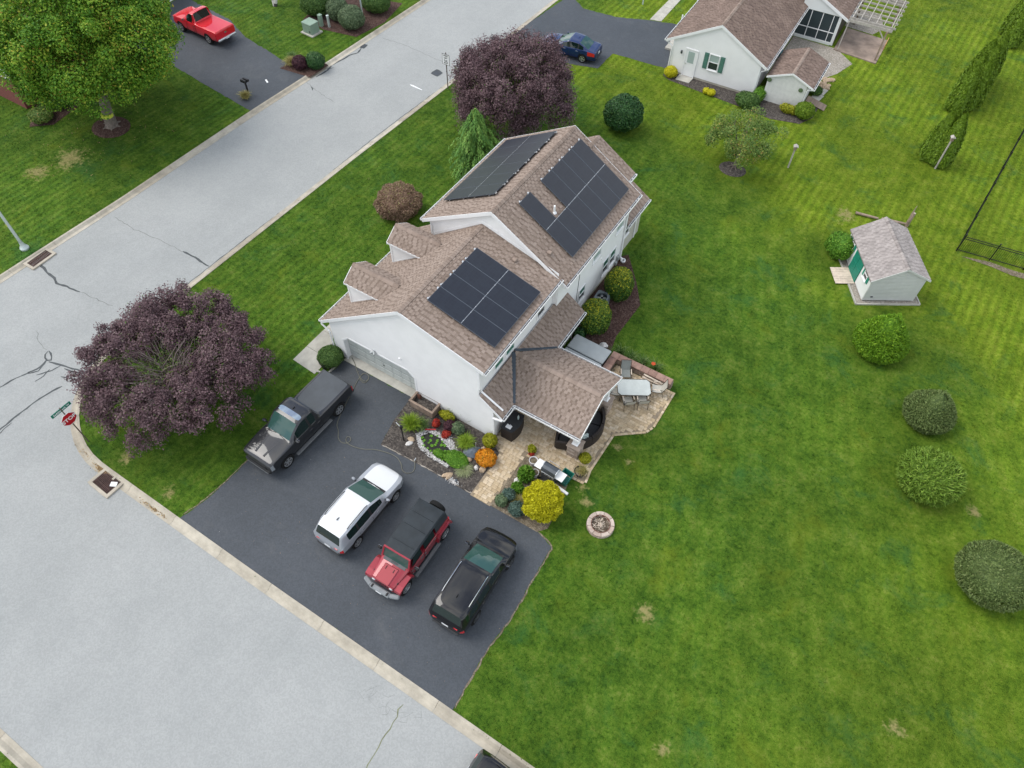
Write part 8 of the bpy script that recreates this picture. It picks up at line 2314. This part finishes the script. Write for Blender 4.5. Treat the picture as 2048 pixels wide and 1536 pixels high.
shingles('shingle', sr_, [((ex0, -.12, zs(ex0)), (0, 1, 0), (1, 0, .56), [(0, 0), (4.4, 0), (4.4, 1.76 * 1.146), (0, 1.76 * 1.146)]), ((ex1, -.12, zs(ex1)), (0, 1, 0), (-1, 0, .52), [(0, 0), (4.4, 0), (4.4, 1.62 * 1.127), (0, 1.62 * 1.127)])], M['shedroof'], seed=41, world=False)
ridge_cap(sr_, (1.62, -.12, 2.72), (1.62, 4.28, 2.72), (-1, 0, -.56), (1, 0, -.52), w=.14, step=.2, seed=42, world=False, mat='shedroof')
for x0, x1 in ((ex0, 1.62), (1.62, ex1)):
    b = MB(); A, B = Vector((x0, -.13, zs(x0))), Vector((x1, -.13, zs(x1))); b.extrude([A + dn * .01, B + dn * .01, B - dn * .12, A - dn * .12], (0, .022, 0)); b.build('rake_board', M['shedsiding'], shd)
for k in (0, 1):
    y_ = 1.74 + k * .66; b = MB(); b.box((-.05, y_, .93), (.04, .64, 1.66)); d_ = b.build('door', M['shedgreen'], shd)
    for q in range(5): b = MB(); b.box((-.075, y_ - .25 + q * .125, .93), (.014, .115, 1.62), bev=.004); b.build('door_board', M['shedgreen'], d_)
    b = MB(); b.box((-.09, y_, .93), (.016, .62, .08)); b.build('door_rail', M['shedgreen'], d_)
for y_ in (.74, 3.40):
    window_part(shd, (-.024, y_, 1.42), (0, -1, 0), (-1, 0, 0), .42, .58, pane='pane_dark', world=False, fw=.04)
    for q in (-1, 1): b = MB(); b.box((-.045, y_ + q * .35, 1.42), (.03, .20, .66), bev=.005); b.build('shutter', M['shedgreen'], shd)
pb = [(-.40, -.30), (3.38, -.28), (3.36, 4.5), (-.40, 4.4)]
b = MB(); b.prism(pb, .004, .05); o = b.build('gravel_pad', M['gravel_fine'], shd)
for a, c in zip(pb, pb[1:] + pb[:1]): b = MB(); b.beam((a[0], a[1], .05), (c[0], c[1], .05), .07, .10); b.build('edging_beam', M['slab'], shd)
dk = thing('shed_ramp', 'pale timber ramp of boards before the green shed doors', 'ramp', (2.23, 35.88, 0), R(31.75))
for k in range(7): b = MB(); b.box((-.62, 1.42 + k * .195, .09), (1.15, .185, .035), bev=.006); b.build('plank', M['palewood2'] if 'palewood2' in M else M['palewood'], dk)
for a, c, nm_ in (((-0.34, 43.35), (1.08, 43.53), 0), ((1.26, 43.70), (2.76, 43.99), 1)):
    b = MB(); L = (Vector(c) - Vector(a)); b.cyl((0, 0, .12), (L.x, L.y, .16), .09, .07, 9); o = b.build('fallen_log', M['oldwood']); o.location = (a[0], a[1], 0); tag(o, ('long grey fallen pole lying behind the shed on the left', 'grey fallen pole lying behind the shed on the right')[nm_], 'log', 'fallen poles behind the shed')
st_ = (2.79, 44.01); t = thing('tree_stump', 'forked grey stump sticking up behind the garden shed', 'stump', (st_[0], st_[1], 0)); b = MB(); b.tube([(0, 0, 0), (.02, .02, .6), (.05, .1, 1.0)], [.13, .11, .10], 8); b.tube([(0, 0, .5), (-.05, .05, .9), (-.02, .2, 1.5)], [.08, .06, .015], 7); b.build('trunk', M['oldwood'], t); b = MB(); b.cyl((.05, .1, 1.0), (.055, .11, 1.03), .10, n=10); b.build('cut_face', M['palewood'], t)
# ------------------------------------------------------------------ black metal fence
fn = thing('metal_fence', 'black metal picket fence enclosing the yard at the right frame edge', 'fence', (6.05, 43.4, 0))
M['fence'] = plain('black_fence_paint', (0.010, 0.011, 0.012), .45, .05, 3)
def fence_run(a, c, pan):
    a, c = Vector((a[0], a[1], 0)), Vector((c[0], c[1], 0)); L = (c - a).length; d = (c - a).normalized(); n = round(L / pan)
    for k in range(n + 1):
        p = a + d * (L * k / n); b = MB(); b.box((p.x, p.y, .66), (.06, .06, 1.32)); b.box((p.x, p.y, 1.33), (.08, .08, .03)); b.build('post', M['fence'], fn, world=True)
        if k == n: break
        q = a + d * (L * (k + 1) / n); 
        for zz in (.12, 1.02, 1.16): b = MB(); b.beam(p + dn * zz, q + dn * zz, .03, .035); b.build('rail', M['fence'], fn, world=True)
        m_ = round((q - p).length / .115)
        for i in range(1, m_): 
            r_ = p.lerp(q, i / m_); b = MB(); b.box((r_.x, r_.y, .66), (.016, .016, 1.20)); b.build('picket', M['fence'], fn, world=True)
fence_run((6.05, 43.4), (9.9, 43.9), 1.93); 
b = MB()
def fence_far(a, c, pan):
    a, c = Vector((a[0], a[1], 0)), Vector((c[0], c[1], 0)); L = (c - a).length; d = (c - a).normalized(); n = round(L / pan)
    for k in range(n + 1):
        p = a + d * (L * k / n); q = a + d * min(L, L * (k + 1) / n)
        b2 = MB(); b2.box((p.x, p.y, .66), (.06, .06, 1.32)); b2.build('post', M['fence'], fn, world=True)
        for zz in (.12, 1.02, 1.16):
            if k < n: b2 = MB(); b2.beam(p + dn * zz, q + dn * zz, .03, .035); b2.build('rail', M['fence'], fn, world=True)
        for i in range(1, round((q - p).length / .115)):
            r_ = p + d * (i * .115); b.box((r_.x, r_.y, .66), (.016, .016, 1.20))
fence_far((6.05, 43.52), (7.9, 66), 2.0); fence_far((9.9, 43.9), (22, 45.4), 1.95); b.build('picket', M['fence'], fn, world=True, kind='stuff')
bed([(6.4, 43.05), (8.0, 43.5), (9.4, 43.5), (12, 43.9), (12, 43.4), (9.4, 43.0), (8.2, 43.1)], M['soil'], .015, 'bare_strip', .0)
# ------------------------------------------------------------------ street furniture
for k, (xy, h, lb) in enumerate((((2.96, 51.1), 2.55, 'bird house on a tall pole in front of the nearest arborvitae'), ((-5.69, 45.6), 1.75, 'bird house on a short pole on the lawn right of the small tree'))):
    t = thing('bird_house', lb, 'bird house', (xy[0], xy[1], 0), R(20), 'bird houses on poles'); b = MB(); b.cyl((0, 0, 0), (0, 0, h - .3), .06, .055, 9); b.build('pole', M['greywood'], t); b = MB(); b.box((0, 0, h - .16), (.18, .2, .28), bev=.01); b.build('box', M['oldwood'], t)
    b = MB(); b.extrude([(-.16, -.16, h - .04), (.16, -.16, h - .04), (0, -.16, h + .06)], (0, .32, 0)); b.build('roof', M['greywood'], t)
t = thing('street_light', 'pale metal street light pole leaning out of the left frame edge', 'street light', (-42.57, 12.15, 0)); M['pole'] = plain('pale_metal_pole', (.52, .58, .56), .45, .06, 2, metal=.3)
b = MB(); b.lathe([(0, .0), (.26, 0), (.27, .10), (.19, .22), (.13, .34), (.115, .55)], n=16); b.build('base', M['pole'], t, smooth=True); b = MB(); b.cyl((0, 0, .3), (0, 0, 6.2), .095, .07, 12); b.build('pole', M['pole'], t, smooth=True); b = MB(); b.tube([(0, 0, 6.1), (.5, 0, 6.5), (1.6, 0, 6.6)], .04, 8); b.build('arm', M['pole'], t); b = MB(); b.box((1.8, 0, 6.58), (.6, .25, .12), bev=.04); b.build('lamp_head', M['lid'], t)
b = MB(); b.box((0, -.10, 1.9), (.07, .012, .14)); b.build('number_tag', plain('yellow_tag', (.6, .55, .1), .6, 0), t)
M['signgreen'] = plain('sign_green', (0.0, 0.16, 0.105), .45, .03, 4); M['signred'] = plain('sign_red', (0.48, 0.006, 0.02), .45, .03, 4); M['signwhite'] = plain('sign_white', (.80, .80, .80), .45, .02, 4); M['signblack'] = plain('sign_black', (.01, .01, .01), .5, 0); M['signpost'] = plain('rusted_post', (.11, .085, .07), .7, .2, 6)
def lettering(body, size, mat, parent, loc, rot, sx=1.0, bold=0.0):
    cu = bpy.data.curves.new('text', 'FONT'); cu.body = body; cu.size = size; cu.align_x = 'CENTER'; cu.align_y = 'CENTER'; cu.extrude = .002; cu.offset = bold; cu.resolution_u = 3
    o = bpy.data.objects.new('text', cu); COL.objects.link(o); bpy.context.view_layer.update()
    me = bpy.data.meshes.new_from_object(o.evaluated_get(bpy.context.evaluated_depsgraph_get())); bpy.data.objects.remove(o)
    me.materials.clear(); me.materials.append(mat); q = link_mesh('lettering', me, parent, loc, rot); q.scale = (sx, 1, 1); return q
EAST = (R(90), 0, R(90))
t = thing('stop_sign', 'red stop sign with green street name blade at the corner kerb', 'sign', (-27.93, 5.05, 0)); b = MB(); b.box((0, 0, 1.5), (.05, .05, 3.0)); b.build('post', M['signpost'], t)
def octa(r, x, th):
    b = MB(); pts = [(x, r * math.cos(R(22.5 + 45 * k)), 2.10 + r * math.sin(R(22.5 + 45 * k))) for k in range(8)]; b.extrude(pts, (th, 0, 0)); return b
octa(.405, .03, .01).build('border', M['signwhite'], t); octa(.375, .0405, .004).build('sign_face', M['signred'], t); lettering('STOP', .30, M['signwhite'], t, (.049, 0, 2.10), EAST, 1.0, .008)
b = MB(); b.box((.0, .0, 2.84), (.02, 1.05, .22), bev=.004); nb_ = b.build('name_blade', M['signgreen'], t); lettering('Saddleback W', .16, M['signwhite'], nb_, (.013, 0, 2.835), EAST, .95, .002)
SOUTH = (R(90), 0, 0)
t = thing('speed_limit_sign', 'white speed limit sign on a post beside the farther plum tree', 'sign', (-30.8, 40.5, 0)); b = MB(); b.box((0, 0, 1.45), (.06, .05, 2.9)); b.build('post', M['signpost'], t)
b = MB(); b.box((0, -.035, 2.38), (.66, .012, .82), bev=.004); b.build('border', M['signblack'], t); b = MB(); b.box((0, -.043, 2.38), (.59, .006, .75)); b.build('sign_face', M['signwhite'], t)
lettering('SPEED', .15, M['signblack'], t, (0, -.049, 2.66), SOUTH, .95, .002); lettering('LIMIT', .15, M['signblack'], t, (0, -.049, 2.49), SOUTH, .95, .002); lettering('25', .36, M['signblack'], t, (0, -.049, 2.20), SOUTH, 1.0, .008)
# storm drains
def drain(label, loc, rz, lx, ly):
    t = thing('storm_drain', label, 'drain', loc, rz, 'storm drains in the gutter'); b = MB()
    for s_ in (-1, 1): b.box((s_ * (lx / 2 + .08), 0, .02), (.16, ly + .3, .10)); b.box((0, s_ * (ly / 2 + .08), .02), (lx, .16, .098))
    b.build('frame', M['kerb'], t, kind='stuff'); b = MB(); b.box((0, 0, -.03), (lx, ly, .02)); b.build('pit', M['well'], t); n = int(lx / .085)
    for k in range(n): b = MB(); b.box((-lx / 2 + lx * (k + .5) / n, 0, .03), (.038, ly, .05)); b.build('grate_bar', M['rust2'], t)
    for s_ in (-.25, .25): b = MB(); b.box((0, s_ * ly, .028), (lx, .03, .04)); b.build('cross_bar', M['rust2'], t)
M['rust2'] = plain('rusty_iron', (.075, .042, .036), .8, .3, 8)
drain('storm drain with rusty grate at the corner near the stop sign', (-25.35, 4.02, -.10), R(-3), 1.15, .85); drain('storm drain with rusty grate beside the street light', (-41.15, 12.1, -.10), R(91), 1.35, .62)
M['leaves'] = tinted('dead_leaves', [(0, (.16, .10, .05)), (1, (.42, .30, .15))], .9)
def litter(n, fn_, seed, s0=.025, s1=.05):
    g = np.random.default_rng(seed); P = np.array([fn_(g) for _ in range(n)]); V, F = leaf_quads(P, unit(np.array([0, 0, 1.]) + g.normal(0, .4, (n, 3))), g.normal(size=(n, 3)), g.uniform(s0, s1, n) * 2, g.uniform(s0, s1, n) * 1.4)
    o = link_mesh('leaf_litter', np_mesh('leaf_litter', V, F, M['leaves'], g.random(n))); o['kind'] = 'stuff'
litter(420, lambda g: (-26.15 + g.normal(0, .22), 4.42 + g.normal(0, .10), .0 - .05), 3); litter(160, lambda g: (-27.2 + g.normal(0, .4), 4.60 + g.normal(0, .08), -.06), 4); litter(240, lambda g: (-48 + g.normal(0, 2.5), 23 + g.normal(0, 2.5), .03), 6)
litter(90, lambda g: (-22.3 + g.normal(0, .5), 4.25 + g.normal(0, .06), -.085), 7); litter(260, lambda g: (g.uniform(-21, -5), g.uniform(5, 16), .022), 9, .008, .018)
b = MB(); b.box((0, 0, .02), (.32, .24, .03), bev=.005); o = b.build('paper_scrap', M['signwhite']); o.location = (-24.95, 4.10, -.04); o.rotation_euler = (0, 0, .5); tag(o, 'white paper scrap lying on the corner storm drain', 'litter')
b = MB(); b.box((0, 0, .02), (.22, .12, .03), bev=.005); o = b.build('paper_scrap', M['kerb']); o.location = (-25.2, 4.35, -.04); o.rotation_euler = (0, 0, 1.5); tag(o, 'tan scrap lying beside the white one on the corner drain', 'litter')
# utility boxes
M['utility'] = plain('utility_green', (.22, .30, .235), .6, .08, 3)
t = thing('utility_cabinet', 'grey green transformer cabinet on a concrete pad across the street', 'utility box', (-44.9, 41.05, 0), R(-4)); b = MB(); b.box((0, 0, .04), (1.35, 1.2, .10)); b.build('pad', M['slab'], t); b = MB(); b.box((0, 0, .48), (1.02, .9, .78), bev=.02); b.build('cabinet', M['utility'], t); b = MB(); b.box((0, .0, .895), (1.06, .94, .05), bev=.015); b.build('lid', M['utility'], t); b = MB(); b.box((.3, -.46, .3), (.12, .02, .16)); b.build('latch', M['lid'], t)
for k, (x, y, w_, h_, lb) in enumerate(((-44.88, 42.25, .30, .95, 'wide green utility pedestal behind the transformer cabinet'), (-44.2, 42.45, .18, 1.0, 'slim pale utility post between pedestal and shrub'), (-42.9, 45.2, .12, 2.2, 'tall pale utility post among the shrubs across the street'))):
    t = thing('utility_post', lb, 'utility post', (x, y, 0)); b = MB(); b.box((0, 0, h_ / 2), (w_, w_, h_), bev=.03); b.build('body', M['utility'] if k == 0 else M['pole'], t); b = MB(); b.box((0, 0, h_), (w_ * 1.1, w_ * 1.1, .06), bev=.02); b.build('cap', M['utility'] if k < 1 else M['pole'], t)
t = thing('mailbox', 'pair of black mailboxes on a post at the red truck driveway', 'mailbox', (-42.95, 31.75, 0), R(90)); b = MB(); b.box((0, 0, .5), (.1, .1, 1.0)); b.build('post', M['black'], t)
for s_ in (-1, 1): b = MB(); b.extrude([(x, -.24, z_) for x, z_ in ((s_ * .12 - .09, 1.0), (s_ * .12 + .09, 1.0), (s_ * .12 + .09, 1.12), (s_ * .12 + .05, 1.19), (s_ * .12 - .05, 1.19), (s_ * .12 - .09, 1.12))], (0, .48, 0)); b.build('box', M['black'], t)
t = thing('mailbox', 'green mailbox post at the top edge by the neighbouring path', 'mailbox', (-24.1, 60.4, 0)); b = MB(); b.box((0, 0, .55), (.1, .1, 1.1)); b.build('post', M['pole'], t); b = MB(); b.box((0, 0, 1.25), (.12, .05, .6)); b.build('plate', M['signgreen'], t)
# far house across the street: only its corners show
fh = thing('brick_house', 'brick and white sided house half hidden behind the big street tree', 'house', (-60.5, 26.0, 0)); M['brick'] = plain('red_brick_wall', (.17, .055, .045), .85, .2, 8)
b = MB(); b.box((0, 0, 1.2), (11.0, 9.0, 2.4)); b.build('brick_wall', M['brick'], fh); b = MB(); b.box((0, 0, 3.6), (11.3, 9.3, 2.4)); b.build('upper_wall', M['siding'], fh)
laps(fh, (5.65, 0, 0), (0, 1, 0), (1, 0, 0), lambda z: [(-4.65, 4.65)], 2.42, 4.7, .16, world=False); b = MB(); b.extrude([(-5.9, -4.9, 4.8), (5.9, -4.9, 4.8), (0, -4.9, 7.0)], (0, 9.8, 0)); b.build('roof', M['roofbase'], fh)
wx = Vector((5.5, -2.55, 1.35)); window_part(fh, wx, (0, 1, 0), (1, 0, 0), 1.5, 1.55, pane='pane_dark', world=False, fw=.10)
for s_ in (-1, 1): b = MB(); b.box((5.53, -2.55 + s_ * 1.12, 1.35), (.05, .42, 1.7)); b.build('shutter', plain('dark_green_shutter', (.02, .05, .045), .6, .1, 4), fh)
gh = thing('white_garage', 'white sided garage wing with panelled door behind the red pickup', 'garage', (-62.0, 36.0, 0)); b = MB(); b.box((0, 0, 1.6), (7.2, 8.4, 3.2)); b.build('wall', M['siding'], gh); laps(gh, (3.6, 0, 0), (0, 1, 0), (1, 0, 0), lambda z: [(2.6, 4.2)], .1, 3.1, .16, world=False); b = MB(); b.box((3.62, -.4, 1.2), (.08, 5.2, 2.4)); b.build('garage_door', M['trim'], gh); b = MB(); b.box((3.62, 4.15, 1.6), (.1, .14, 3.2)); b.build('corner_board', plain('red_trim', (.4, .02, .03), .5, .05, 3), gh); b = MB(); b.extrude([(-4, -4.5, 3.25), (4, -4.5, 3.25), (0, -4.5, 5.2)], (0, 9, 0)); b.build('roof', M['roofbase'], gh)
# ------------------------------------------------------------------ grass standing above the turf
def grass():
    g = np.random.default_rng(17); n = 620000
    u_ = g.random(n); X = g.uniform(-75, 22, n); Y = g.uniform(-8, 80, n)
    q = np.stack([X, Y, np.full(n, -CAMH)], 1); f = np.array(_f); r_ = np.array(_r); up = np.array(_u)
    cz = q @ f; px = (q @ r_) / cz * 1450 + 1024; py = 768 - (q @ up) / cz * 1450
    keep = (cz > 1) & (px > -30) & (px < 2078) & (py > -30) & (py < 1566)
    X, Y = X[keep], Y[keep]
    lawn = in_poly(X, Y, offset(near_line, DEPTH - .08) + [(90, 110)]) | in_poly(X, Y, offset(far_line, DEPTH - .08) + [(-200, 110), (-200, -60)]) | in_poly(X, Y, offset(low_line, DEPTH - .08) + [(90, -60)])
    rectp = lambda a, b_, c, d: [(a, b_), (c, b_), (c, d), (a, d)]
    nrect = lambda a, b_, c, d: [tuple((Mn @ Vector(p))[:2]) for p in ((a, b_, 0), (c, b_, 0), (c, d, 0), (a, d, 0))]
    S = Matrix.Translation((2.23, 35.88, 0)) @ Matrix.Rotation(R(31.75), 4, 'Z')
    ban = [drive_poly, nb_drive, red_drive, front_bed, side_bed, patio_poly, rectp(-22.9, 14.4, -21.0, 24), rectp(-21.2, 14.6, -11, 34.2), rectp(-11.5, 21, -8.1, 24.3), rectp(-8.25, 22, -4.5, 24.2), nrect(-1, 0, 7, 18), nrect(7, 0, 11.6, 18), nrect(10.3, 9.5, 14, 13.8), [tuple((S @ Vector(p))[:2]) for p in ((-1.25, -.35, 0), (3.4, -.35, 0), (3.4, 4.5, 0), (-1.25, 4.5, 0))]]
    ban += [[tuple((o_.matrix_basis @ v.co)[:2]) for v in o_.data.vertices][:len(o_.data.vertices) // 2] for o_ in bpy.data.objects if o_.name.split('.')[0] in ('garden_bed', 'tree_bed')]
    for p in ban: lawn &= ~in_poly(X, Y, p)
    lawn &= np.hypot(X + 3.99, Y - 14.9) > .68
    X, Y = X[lawn], Y[lawn]; n = len(X)
    a = g.uniform(0, 6.28, n); h = g.uniform(.02, .055, n); w_ = g.uniform(.02, .045, n); ln = g.normal(0, .06, (n, 2))
    c, s_ = np.cos(a), np.sin(a)
    V = np.stack([np.stack([X - c * w_, Y - s_ * w_, np.full(n, -.005)], 1), np.stack([X + c * w_, Y + s_ * w_, np.full(n, -.005)], 1), np.stack([X + ln[:, 0], Y + ln[:, 1], h], 1)], 1)
    F = (np.arange(n)[:, None] * 3 + np.arange(3)[None]).astype(np.int32)
    o = link_mesh('grass', np_mesh('grass', V.reshape(-1, 3), F, M['lawn'])); o['kind'] = 'stuff'; print('tufts', n)
grass()
